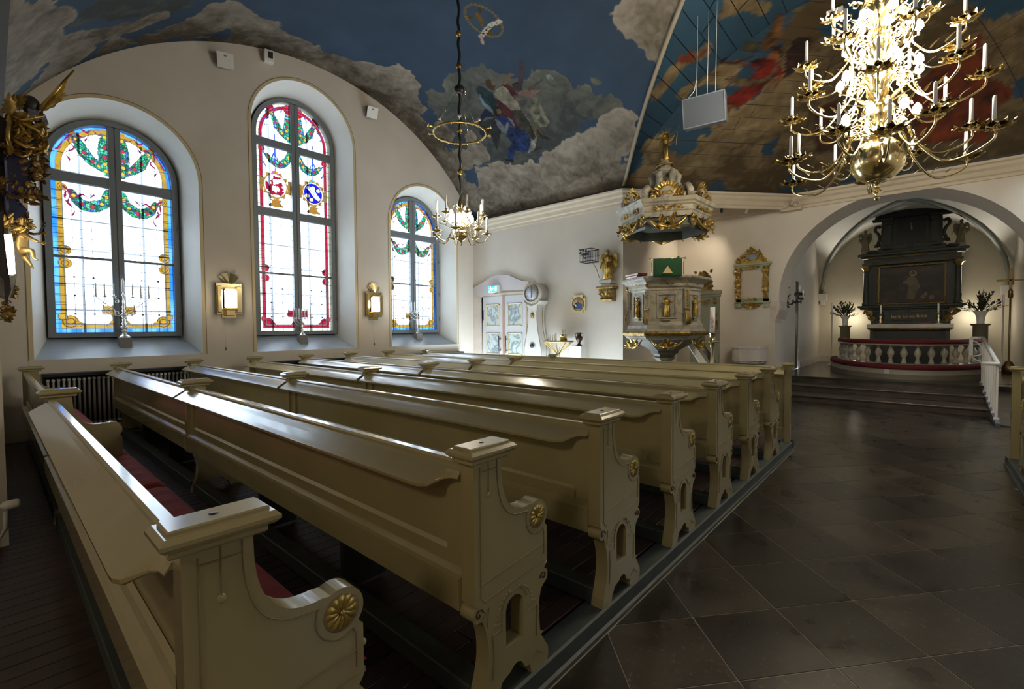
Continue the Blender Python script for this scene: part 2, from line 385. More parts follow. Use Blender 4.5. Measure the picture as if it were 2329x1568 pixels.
# ---------------------------------------------------------------- leaded glass
def glass_mat(name):
    m = bpy.data.materials.new(name); m.use_nodes = True; N, L = m.node_tree.nodes, m.node_tree.links; N.clear()
    o = N.new('ShaderNodeOutputMaterial'); a = N.new('ShaderNodeAttribute'); a.attribute_name = 'col'
    t = N.new('ShaderNodeBsdfTransparent'); g = N.new('ShaderNodeBsdfGlossy'); g.inputs['Roughness'].default_value = .1
    tl = N.new('ShaderNodeBsdfTranslucent'); mx = N.new('ShaderNodeMixShader'); mx.inputs[0].default_value = .04; m2 = N.new('ShaderNodeMixShader'); m2.inputs[0].default_value = .12
    L.new(a.outputs['Color'], t.inputs['Color']); L.new(a.outputs['Color'], tl.inputs['Color'])
    L.new(t.outputs[0], m2.inputs[1]); L.new(tl.outputs[0], m2.inputs[2]); L.new(m2.outputs[0], mx.inputs[1]); L.new(g.outputs[0], mx.inputs[2]); L.new(mx.outputs[0], o.inputs[0])
    return m
M_glass = glass_mat('stained_glass')
def dseg(q, pts):
    # distance to a polyline and the running parameter
    best = np.full(len(q), 9.); tt = np.zeros(len(q)); acc = 0
    for (x0, y0), (x1, y1) in zip(pts[:-1], pts[1:]):
        d = np.array([x1-x0, y1-y0]); l2 = d@d; t = np.clip(((q-[x0, y0])@d)/l2, 0, 1); e = np.linalg.norm(q-np.array([x0, y0])-t[:, None]*d, axis=1)
        k = e < best; best = np.where(k, e, best); tt = np.where(k, acc+t*math.sqrt(l2), tt); acc += math.sqrt(l2)
    return best, tt, acc
def curve(pts, n=8):
    out = []
    p = [pts[0]]+list(pts)+[pts[-1]]
    for i in range(1, len(p)-2):
        for k in range(n):
            t = k/n; a, b_, c, d = [np.array(v) for v in p[i-1:i+3]]
            out.append(tuple(.5*((2*b_)+(c-a)*t+(2*a-5*b_+4*c-d)*t*t+(3*b_-a-3*c+d)*t**3)))
    return out+[pts[-1]]
BLUE = np.array([.006, .05, .20]); LBLUE = np.array([.03, .10, .24]); AMB = np.array([.10, .052, .005]); AMBD = np.array([.035, .016, .003]); RED = np.array([.085, .002, .007]); WHT = np.array([.92, .95, 1.0])
def cells(q, sc):
    p = q*sc; i0 = np.floor(p).astype(int); b1 = np.full(len(p), 9.); b2 = b1.copy(); idd = np.zeros(len(p))
    for a in (-1, 0, 1):
        for b in (-1, 0, 1):
            g = i0+[a, b]; t = _T3[g[:, 0] % 32, g[:, 1] % 32, 5]; d = ((g+t[:, :2]-p)**2).sum(1); k = d < b1
            b2 = np.where(k, b1, np.minimum(b2, d)); idd = np.where(k, t[:, 2], idd); b1 = np.where(k, d, b1)
    return idd, np.sqrt(b2)-np.sqrt(b1)
def glass_cols(X, Z, sp, tall):
    # X measured from the centre line, Z from the floor
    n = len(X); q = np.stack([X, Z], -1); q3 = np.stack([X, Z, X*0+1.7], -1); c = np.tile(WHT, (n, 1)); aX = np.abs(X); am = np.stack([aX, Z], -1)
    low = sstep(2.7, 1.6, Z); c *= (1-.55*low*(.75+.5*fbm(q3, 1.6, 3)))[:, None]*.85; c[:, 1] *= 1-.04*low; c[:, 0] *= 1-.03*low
    e = np.where(Z > sp, .795-np.sqrt(X*X+np.maximum(Z-sp, 0)**2), .795-aX); e = np.minimum(e, Z-1.60)
    nz = fbm(q3, 14, 3); v2 = fbm(q3, 60, 2)
    if tall:
        k = e < .13; c[k] = RED*(.6+.8*nz[k])[:, None]; k = e < .06; c[k] = np.array([.26, .24, .17])*(.7+.5*nz[k])[:, None]
        S, SD = RED, RED*.35
    else:
        k = e < .13; c[k] = AMB*(.5+1.0*nz[k])[:, None]; k = e < .062; c[k] = mixc(np.tile(BLUE, (k.sum(), 1)), LBLUE, sstep(.4, .7, fbm(q3[k]*np.array([3, 1, 1]), 3, 2)))
        S, SD = AMB, AMBD
    # scroll ornaments: corners, beside the glazing bar, foot of the mullion
    def orn(cx, cz, r, cent=True):
        d = np.hypot(aX-cx, Z-cz); k = d < r; c[k] = S*(.6+.9*nz[k])[:, None]; c[(d < r) & (d > r*.86)] = SD*.5
        if cent: kk = np.abs(d-r*.5) < r*.09; c[kk] = SD
    for cz in (2.94, 2.73): orn(.66, cz, .085)
    orn(.62, 1.78, .10); orn(.71, 1.86, .06, False); orn(.52, 1.74, .05, False)
    if not tall: orn(.66, 3.96, .06)
    k = (Z < 2.05) & (Z > 1.66) & (aX < .14+.05*np.cos((Z-1.66)*17)+.02*(Z > 1.9)); c[k] = S*(.5+.9*nz[k])[:, None]
    orn(.17, 1.96, .065); k = (np.abs(aX-(.14+.05*np.cos((Z-1.66)*17)+.02*(Z > 1.9))) < .007) & (Z < 2.1) & (Z > 1.7); c[k] = SD*.4
    # garlands of leaves and fruit
    def garland(pts, wd):
        d, t, L = dseg(am, curve(pts)); w = wd*(.55+.45*np.sin(PI*np.clip(t/L, 0, 1)))*(.85+.4*nz); k = d < w
        if not k.any(): return
        h, ed = cells(q*np.array([1, 1.0])+.02*nz[:, None], 30)
        pal = np.array([[.01, .13, .05], [.02, .2, .07], [.01, .07, .05], [.03, .2, .17], [.008, .05, .03], [.10, .30, .10], [.02, .16, .06], [.12, .02, .03], [.05, .28, .25], [.04, .05, .2], [.01, .10, .04]])
        cc = pal[(h*11).astype(int) % 11]*(.6+.9*v2)[:, None]; cc[ed < .16] = [.006, .02, .02]; c[k] = cc[k]*.5
        kk = (d > w*.88) & (d < w*1.06); c[kk] = [.01, .03, .03]
        for f in np.arange(.12, .95, .19):
            p = curve(pts)[int(f*(len(curve(pts))-1))]; dd = np.hypot(aX-p[0], Z-p[1]); c[dd < .028] = [.12, .006, .012] if int(f*50) % 2 else [.16, .09, .01]; c[(dd < .034) & (dd > .026)] = [.02, .01, .01]
    def ribbon(pts, w=.013, col=(.05, .003, .012)):
        d, t, L = dseg(am, curve(pts)); ww = w*(.6+.5*np.sin(t*26)); c[d < np.abs(ww)+.004] = col
    T = sp-4.27
    if not tall:
        garland([(.50, 4.83), (.36, 4.55), (.2, 4.40), (.1, 4.33)], .075); garland([(.11, 4.95), (.12, 4.7), (.12, 4.45), (.1, 4.30)], .085)
        garland([(.56, 3.90), (.45, 3.74), (.3, 3.70), (.15, 3.80), (.1, 3.98)], .085)
        for r in ([(.52, 4.85), (.57, 4.72), (.5, 4.62), (.6, 4.52), (.56, 4.42)], [(.52, 4.85), (.63, 4.7), (.68, 4.58), (.72, 4.55)], [(.5, 4.86), (.4, 4.82), (.33, 4.86), (.36, 4.78)], [(.1, 4.97), (.2, 4.92), (.27, 4.98), (.34, 4.92), (.4, 4.95)],
                  [(.65, 3.97), (.56, 3.88), (.6, 3.72), (.52, 3.62), (.55, 3.52)], [(.5, 3.82), (.42, 3.88), (.34, 3.84), (.28, 3.9)], [(.62, 3.9), (.63, 3.75), (.57, 3.7)]): ribbon(r)
        d = np.hypot(aX-.53, Z-4.88); c[d < .05] = AMBD*1.5; d = np.hypot(aX-.12, Z-5.0); c[d < .05] = AMB
    else:
        garland([(.47, 6.28), (.37, 6.05), (.25, 5.88), (.12, 5.77)], .065); garland([(.12, 6.35), (.13, 6.15), (.15, 5.95), (.12, 5.75)], .075)
        garland([(.58, 5.33), (.45, 5.22), (.3, 5.2), (.17, 5.3), (.1, 5.48)], .08)
        PB = (.012, .012, .08)
        for r in ([(.48, 6.3), (.58, 6.24), (.52, 6.14), (.64, 6.05), (.6, 5.96)], [(.46, 6.3), (.38, 6.36), (.3, 6.3), (.25, 6.36)], [(.66, 5.4), (.6, 5.3), (.66, 5.2), (.6, 5.08), (.64, 4.98)], [(.47, 5.3), (.42, 5.42), (.36, 5.3)], [(.41, 6.3), (.41, 5.2), (.41, 5.05)]): ribbon(r, .012, PB)
        k = (aX > .385) & (aX < .425) & (Z > 5.33) & (Z < 5.5); c[k] = [.01, .02, .10]
        d = np.hypot(aX-.12, Z-6.42); c[d < .10] = RED; d = np.hypot(aX-.5, Z-6.36); c[d < .09] = RED*.8; d = np.hypot(aX-.68, Z-5.45); c[d < .07] = RED
        # the two coats of arms
        for sg in (-1, 1):
            x = X-sg*.41; z = Z-4.72; r = np.hypot(x/1.0, z/1.08); th = np.arctan2(z, x)
            k = (np.abs(z) < .055+.0*x) & (np.abs(x) < .345); c[k] = AMB*1.2; k = (np.abs(x) < .06) & (z > -.47) & (z < .3); c[k] = AMB*1.2
            k = (np.abs(np.abs(x)-.29) < .03) & (np.abs(z) < .15); c[k] = AMBD*1.6; k = (np.abs(x) < .12*(1+.3*np.sin(z*40))) & (z < -.3) & (z > -.45); c[k] = AMBD*2
            k = r < .27+.025*np.sin(th*12); c[k] = AMBD*(1.2+2*nz[k])[:, None]
            k = r < .225; c[k] = [.22, .2, .15]; k = r < .208
            if sg < 0:
                c[k] = [.28, .28, .32]; c[k & (np.sin(th*3+2*r*20+nz*6) > 0)] = RED*.8; kk = (np.abs(x) < .12) & (z < .02) & (z > -.19) & k; c[kk] = RED*.9
                dd = np.minimum(np.minimum(np.hypot(x/.9, (z+.08)/2.6)*1.0, np.hypot((x-.05+.15*(z+.08)), (z+.06)/1.8)), np.hypot((x+.05-.15*(z+.08)), (z+.06)/1.8)); c[(dd < .028) & kk] = [.75, .76, .8]
                c[np.hypot(x, z-.09) < .05] = [.6, .65, .8]
            else:
                c[k] = [.002, .002, .09]
                for a in (.6, 2.3, 3.6, 5.6, 4.4): c[np.hypot((x-.15*math.cos(a)), (z-.15*math.sin(a))*1.2) < .05] = [.2, .18, .07]
                for o in (-.05, .0, .05): c[k & (np.abs(x+z*.8+o-.02) < .012) & (np.abs(z) < .1)] = [.8, .8, .85]
                c[np.hypot(x, z-.12) < .045] = [.5, .6, .75]
            for a, b_ in ((-.05, .25), (.05, .25), (0, .31)): c[np.hypot(x-a, z-b_) < .022] = [.10, .02, .10] if sg < 0 else [.01, .10, .10]
            for a in range(7):
                xx, zz = (a % 3-1)*.035, -.52-.04*(a//3)-.02*(a % 3 == 1); dd = np.hypot(x-xx, z-zz); c[dd < .024] = [[.02, .2, .12], [.2, .03, .05], [.06, .3, .25]][a % 3]; c[(dd < .027) & (dd > .022)] = [.02, .03, .05]
    # dark lead edges where the border meets the field
    c[np.abs(e-.13) < .006] = .03; c[np.abs(e-.062) < .004] = .04
    return np.clip(c, .001, 1)
def make_glass(k, cx, sp, tall):
    w = bpy.data.objects['window_%d' % (k+1)]; S = sp+.02
    rows = [(1.60, 2.815), (2.855, 4.04)]+([(4.22, 5.50), (5.68, S+.795)] if tall else [(4.22, S+.795)])
    lead = MB()
    for ri, (z0, z1) in enumerate(rows):
        nz = 4 if z1-z0 > 1.1 else 3; hh = (z1-z0)/nz
        for sg in (-1, 1):
            for a in range(3):
                xa, xb = .085+.2367*a, .085+.2367*(a+1)
                for bz in range(nz):
                    za, zb = z0+hh*bz, z0+hh*(bz+1); top = zb > S+.001
                    if za > S and math.hypot(xa, za-S) > .795: continue
                    nu, nv = 31, max(8, int(hh/.0085)); us = np.linspace(xa, xb, nu); V = []
                    for u in us:
                        zt = zb
                        if ri == len(rows)-1: zt = min(zb, S+math.sqrt(max(.795**2-u*u, 0)))
                        zt = max(zt, za+.0005)
                        for v in np.linspace(za, zt, nv): V.append((sg*u, 10.445, v))
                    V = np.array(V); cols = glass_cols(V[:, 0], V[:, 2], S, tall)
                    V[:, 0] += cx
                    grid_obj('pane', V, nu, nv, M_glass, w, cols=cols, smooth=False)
            for a in (1, 2):
                x = .085+.2367*a; zt = z1 if ri < len(rows)-1 else S+math.sqrt(.795**2-x*x); lead.box(cx+sg*x-.003, 10.436, z0, cx+sg*x+.003, 10.446, zt)
            n2 = nz*(2 if ri < 2 else 1)
            for bz in range(1, n2):
                z = z0+(z1-z0)/n2*bz; xm = .795
                if z > S: xm = math.sqrt(max(.795**2-(z-S)**2, .01))
                lead.box(cx+sg*.085, 10.436, z-.003, cx+sg*xm, 10.446, z+.003)
            if ri == 0:
                for a in range(3):
                    x = .085+.2367*(a+.5); lead.box(cx+sg*x-.002, 10.437, z0, cx+sg*x+.002, 10.446, z1)
                for a in (1, 2):
                    for z in (z0+hh, z0+2*hh, z0+3*hh): lead.box(cx+sg*(.085+.2367*a)-.014, 10.434, z-.014, cx+sg*(.085+.2367*a)+.014, 10.447, z+.014)
            for j in range(int((z1-z0)/.14)):
                z = z0+.14*(j+.5)
                if z < S: lead.box(cx+sg*.665, 10.436, z-.003, cx+sg*.795, 10.446, z+.003)
    lead.build('lead_came', M_lead, w)
for k, (cx, sp, tall) in enumerate(WIN): make_glass(k, cx, sp, tall)
# ---------------------------------------------------------------- walls of the crossing, chancel
def slab(name, m, *boxes, bevel=0):
    b = MB()
    for x in boxes: b.box(*x)
    return b.build(name, m, kind='structure', bevel=bevel)
# transept east wall (door opening kept shallow), west wall, recess wall
slab('wall_transept_east', M_wall, (X1, YC, -.1, X1+.25, YN, ZC))
slab('wall_transept_west', M_wall, (-.25, YC+.1, -.1, .055, YN, ZC+.05))
slab('wall_west', M_wall, (-6.2, -4.5, -.12, -6, YN, 7.6))
slab('wall_nave_north', M_wall, (-6, YC, -.12, -.25, YC+.2, ZC+.05))
slab('wall_recess', M_wall, (X1+.24, YC, -.12, 13.7, YC+.2, ZC+.2))
sw = [(-6, 2.9), (3.5, 13.7)]
slab('wall_south', M_wall, *[(a, -4.45, -.12, c, -4.23, ZC+.1) for a, c in sw], *[(a, -4.45, z0, c, -4.23, z1) for a, c in ((2.9, 3.5),) for z0, z1 in ((-.12, 1.9), (3.9, ZC+.1))])
for k, x in enumerate((3.2,)): slab('window_%d' % (k+5), M_frame, (x-.35, -4.4, 1.6, x-.30, -4.3, 4.2), (x+.30, -4.4, 1.6, x+.35, -4.3, 4.2), (x-.04, -4.4, 1.6, x+.04, -4.3, 4.2), (x-.35, -4.4, 2.9, x+.35, -4.3, 2.98))  # added unseen opening, sized for cool fill daylight on the pew ends
slab('trim_12', mat('ledge_paint', (.085, .08, .07), .8), (-.25, YC, ZC-.05, X0+.02, YN, ZC+.02))
# chancel arch wall
R = 2.14; cy, cz = .42, 2.30
op = [(cy-2.22, -.12), (cy+2.22, -.12), (cy+2.22, 1.78), (cy+R+.0, 2.05), (cy+R, cz)]+[(cy+R*math.cos(a), cz+R*math.sin(a)) for a in np.linspace(0, PI, 41)[1:-1]]+[(cy-R, cz), (cy-R, 2.05), (cy-2.22, 1.78)]
wall = [(-4.4, -.12), (cy-2.22, -.12)]
body = [(-4.4, -.12)]+[(cy-2.22, -.12)]+op[::-1][0:0]
pts = [(-4.4, -.12), op[0]]+op[:1:-1][0:0]
outl = [(-4.4, -.12), op[0]]+[op[i] for i in range(len(op)-1, 1, -1)]+[op[1], (5.1, -.12), (5.1, 4.95), (-4.4, 4.95)]
b = MB(); b.prism(outl, XE, 13.65, 'x'); b.build('wall_chancel_arch', M_wall, kind='structure')
b = MB()   # impost blocks of the arch
for sg in (1, -1):
    pr = [(cy+sg*2.30, 1.70), (cy+sg*2.215, 1.70), (cy+sg*2.21, 1.80), (cy+sg*2.125, 2.03), (cy+sg*2.125, 2.22), (cy+sg*2.33, 2.22), (cy+sg*2.33, 1.70)]
    b.prism(pr if sg > 0 else pr[::-1], XE-.012, 13.3, 'x')
b.build('trim_1', M_pink, kind='structure')
b = MB(); b.scroll((XE-.02, cy+2.24, 2.06), .06, (0, 1, 0), (0, 0, 1), 1.5, th=.14); b.build('trim_2', M_pink, kind='structure')
# chancel
CZF = .35; CYN, CYS, CXE = 2.78, -2.0, 20.0; CA = .39; CR_ = 2.39
slab('wall_chancel_north', M_wall, (13.65, CYN, CZF-.1, 15.75, CYN+.2, 5.4), (16.25, CYN, CZF-.1, CXE, CYN+.2, 5.4), (15.75, CYN, 2.95, 16.25, CYN+.2, 5.4), (15.7, CYN+.2, CZF, 16.3, CYN+.24, 3))
slab('wall_chancel_south', M_wall, (13.65, CYS-.2, CZF-.1, 16.0, CYS, 5.4), (16.4, CYS-.2, CZF-.1, CXE, CYS, 5.4), (15.55, CYS-.2, CZF-.1, 16.85, CYS, 1.4), (15.55, CYS-.2, 3.8, 16.85, CYS, 5.4))
slab('wall_chancel_east', mat('chancel_plaster', (.62, .57, .45), .8, c2=(.57, .52, .4), scale=1.5), (CXE, CYS-.2, CZF-.1, CXE+.2, CYN+.2, 5.6))
n = 60; V = []
for i in range(n):
    for j in range(n):
        x = 13.65+(CXE-13.65)*i/(n-1); y = CYS+(CYN-CYS)*j/(n-1)
        za = 2.75+math.sqrt(max(CR_**2-(y-CA)**2, 0)); zb = 2.75+CR_*math.sqrt(max(1-((x-16.82)/3.18)**2, 0)); V.append((x, y, max(za, zb)))
grid_obj('ceiling_chancel', V, n, n, M_wallp, kind='structure')
M_rib = mat('rib_paint', (.2, .22, .19), .6)
b = MB()
for sy in (1, -1):
    for sx in (1, -1):
        pts = []
        for t in np.linspace(0.0, 1, 16):
            x = 16.82+sx*3.18*(1-t); y = CA+sy*CR_*(1-t); pts.append((x-sx*.03, y-sy*.03, 2.72+CR_*math.sqrt(max(1-(1-t)**2, 0))))
        b.tube(pts, .055, 7)
b.build('trim_3', M_rib, kind='structure')
b = MB()
for y, s in ((CYN-.12, 1), (CYS+.12, -1)): b.box(CXE-.25, y-.13, 2.52, CXE-.02, y+.13, 2.78); b.box(CXE-.2, y-.07, 2.38, CXE-.02, y+.07, 2.52)
b.build('trim_4', M_white, kind='structure', bevel=.01)
slab('baseboard_chancel', M_stone, (CXE-.05, CYS, CZF, CXE, CYN, CZF+.22), (16.3, CYN-.03, CZF, CXE, CYN, CZF+.22))
b = MB(); b.box(15.72, CYN+.02, CZF, 16.28, CYN+.1, 2.95); b.build('door_1', mat('dark_door', (.05, .045, .035), .5), kind='structure')
# window in the chancel's south wall lets the daylight in
slab('window_4', M_frame, (16.16, CYS-.1, 1.4, 16.24, CYS-.05, 3.8), (15.55, CYS-.1, 2.6, 16.85, CYS-.05, 2.66))
# ---------------------------------------------------------------- cornices
def sweep(b, prof, path, nrm):
    # prof: (out, up) pairs; path points, per-point outward normals (plan)
    m = len(prof); V = []
    for p, q in zip(path, nrm):
        for o, u in prof: V.append((p[0]+q[0]*o, p[1]+q[1]*o, p[2]+u))
    F = [(i*m+k, i*m+(k+1) % m, (i+1)*m+(k+1) % m, (i+1)*m+k) for i in range(len(path)-1) for k in range(m)]
    b.add(V, F+[tuple(range(m)), tuple(range(len(V)-1, len(V)-m-1, -1))])
CP_ = [(0, -.34), (.03, -.34), (.04, -.28), (.07, -.26), (.09, -.18), (.13, -.14), (.15, -.08), (.19, -.06), (.20, -.015), (0, -.015)]
DT = [(0, -.015), (.175, -.015), (.175, .035), (0, .035)]
e1 = np.array([C2[0]-C1[0], C2[1]-C1[1]]); e1 /= np.linalg.norm(e1); n1 = (e1[1], -e1[0])
if n1[0]*(APX[0]-C1[0])+n1[1]*(APX[1]-C1[1]) < 0: n1 = (-n1[0], -n1[1])
def bis(a, b_):
    s = np.array(a)+np.array(b_); return tuple(s/(s@s)*2)
W1_, S1_ = (-1, 0), (0, -1)
cc = MB(); dd = MB()
for q, B in ((CP_, cc), (DT, dd)):
    sweep(B, q, [(X1, YN, ZC), (C1[0], C1[1], ZC), (C2[0], C2[1], ZC), (C3[0], C3[1], ZC), (C4[0], C4[1], ZC)], [W1_, bis(W1_, n1), bis(n1, W1_), bis(W1_, (n1[0], -n1[1])), (n1[0], -n1[1])])
sweep(cc, CP_, [(C1[0], YC, ZC-.0), (XE, YC, ZC), (XE, C2[1], ZC)], [S1_, bis(S1_, W1_), W1_])
cc.build('trim_5', M_corn, kind='structure', bevel=.006); dd.build('trim_6', M_dark, kind='structure')
b = MB(); b.prism([(C1[0], C1[1]), (C2[0], C2[1]), (XE, YC)], ZC-.03, ZC-.01, 'z'); b.build('trim_7', M_corn, kind='structure')
# scrolled end of the cornice where the two arms meet
b = MB()
for o, r in ((.0, .09), (-.24, .1)): b.scroll((XE-.22-abs(o)*.2, 2.42+o, ZC-.27), r, (0, 1, 0), (0, 0, 1), 1.5, th=.25); b.ball((XE-.2, 2.42+o, ZC-.27), (.05, .05, .05))
b.box(XE-.19, 2.1, ZC-.38, XE, 2.52, ZC-.3); b.build('trim_8', M_corn, kind='structure')
# groin moulding between the two vaults
b = MB()
b.tube([(X1-HW*s, YC-HW*s, float(zs(s))-.015) for s in np.linspace(0, .97, 40)], .038, 8); b.build('trim_9', mat('groin_paint', (.26, .21, .135), .6), kind='structure')
# ---------------------------------------------------------------- painted vault of the transept
def blobs(L, hit):
    out = []
    for px, py, r, br in L:
        p = hit(px, py); out.append((p, r*float((p-CP)@CF)/F0, br))
    return out
CK = 1.15
SKYV = np.array([.026, .043, .064])*CK*.85
LITE = np.array([.185, .155, .118])*CK*1.25; DARK = np.array([.04, .031, .020])*CK*1.2
VB = [(-20, 60, 110, .5), (40, 180, 90, .45), (110, 60, 80, .5), (160, 130, 50, .35), (90, 200, 60, .4), (250, 110, 40, .1), (330, 95, 36, .1), (420, 85, 30, .05), (560, 85, 40, .15), (620, 115, 36, .1), (680, 140, 36, .05), (760, 175, 36, .1), (820, 215, 34, .05), (880, 265, 34, .05), (930, 315, 32, .05), (980, 370, 30, .1), (1010, 420, 28, .1), (1045, 465, 26, .2), (1160, 485, 34, .2), (1300, 450, 40, .35), (1340, 450, 40, .35), (1400, 430, 36, .4), (1180, 450, 36, .3), (1250, 400, 36, .45), (60, 40, 95, .55), (120, 110, 60, .4), (20, 150, 90, .35), (170, 90, 45, .3), (230, 80, 50, .2), (300, 60, 45, .25), (390, 70, 35, .15), (360, 40, 35, .4), (450, 60, 45, .25), (520, 30, 55, .45), (590, 60, 50, .3), (480, 90, 25, .1),
      (640, 90, 40, .25), (690, 110, 38, .25), (740, 140, 42, .2), (800, 165, 42, .25), (860, 180, 50, .5), (900, 165, 38, .6), (930, 190, 36, .6), (850, 220, 30, .1), (905, 240, 38, .1), (945, 235, 26, .45), (950, 290, 34, .2), (990, 330, 32, .15), (1010, 300, 25, .35), (1030, 390, 34, .2), (1060, 360, 30, .35), (1080, 330, 30, .3), (1060, 430, 30, .25),
      (1110, 410, 36, .5), (1150, 440, 40, .45), (1190, 400, 34, .65), (1140, 380, 26, .6), (1230, 430, 40, .3), (1260, 370, 34, .65), (1300, 340, 32, .75), (1350, 330, 36, .7), (1330, 390, 45, .25), (1390, 390, 40, .35), (1400, 290, 32, .8), (1430, 270, 22, .8), (1420, 330, 34, .55), (1280, 440, 40, .45), (1380, 430, 40, .4), (1220, 470, 40, .4), (1130, 480, 35, .3), (1090, 455, 30, .35),
      (1430, 30, 45, .7), (1480, 20, 50, .55), (1470, 80, 40, .45), (1500, 60, 40, .4), (1495, 115, 28, .6), (1530, 10, 40, .5)]
GB = [(1010, 240, 40, .35), (1050, 200, 40, .35), (1100, 190, 40, .4), (1150, 200, 45, .35), (1120, 260, 60, .2), (1180, 280, 60, .15), (1230, 190, 34, .45), (1270, 200, 24, .5), (1220, 240, 40, .25), (1270, 235, 30, .35), (1320, 215, 22, .45), (1355, 195, 12, .5), (1290, 270, 40, .2), (1330, 260, 34, .3), (1390, 255, 34, .3), (1240, 300, 50, .15), (1180, 340, 50, .15), (1100, 330, 50, .15), (1050, 280, 50, .2), (1050, 340, 36, .2), (220, 20, 60, .0), (300, 10, 60, .0), (400, 10, 60, .0)]
a0 = math.asin(HW/VR); rows = []
NU, NV = 540, 430
th = np.linspace(-a0, a0, NU); TH, T = np.meshgrid(th, np.linspace(0, 1, NV), indexing='ij')
Xv = VX+VR*np.sin(TH); Zv = VZ+VR*np.cos(TH); Ys = YC-(HW-np.abs(Xv-VX)); Yv = YN+.02+(Ys-YN-.02)*T
Pt = np.stack([Xv.ravel(), Yv.ravel(), Zv.ravel()], -1)
nn = fbm(Pt, .8, 4); sky = SKYV*(0.75+.6*nn[:, None])*(1+.25*(fbm(Pt+5, 3, 3)-.5)[:, None]); sky[:, 2] *= 1.05
cols = paint_clouds(Pt, sky, blobs(GB, hit_vault), np.array([.105, .105, .078])*CK, np.array([.026, .029, .027])*CK, 1.9, .55)
cols = paint_clouds(Pt, cols, blobs(VB, hit_vault), LITE, DARK, 1.5, .5)
qv = ch_v(Pt)
def cv(a, b): return ch_v(hit_vault(a, b))[0]
def zz(L, ox=1030, oy=130, s=5.808): return [(ox+x/s, oy+y/s) for x, y in L]
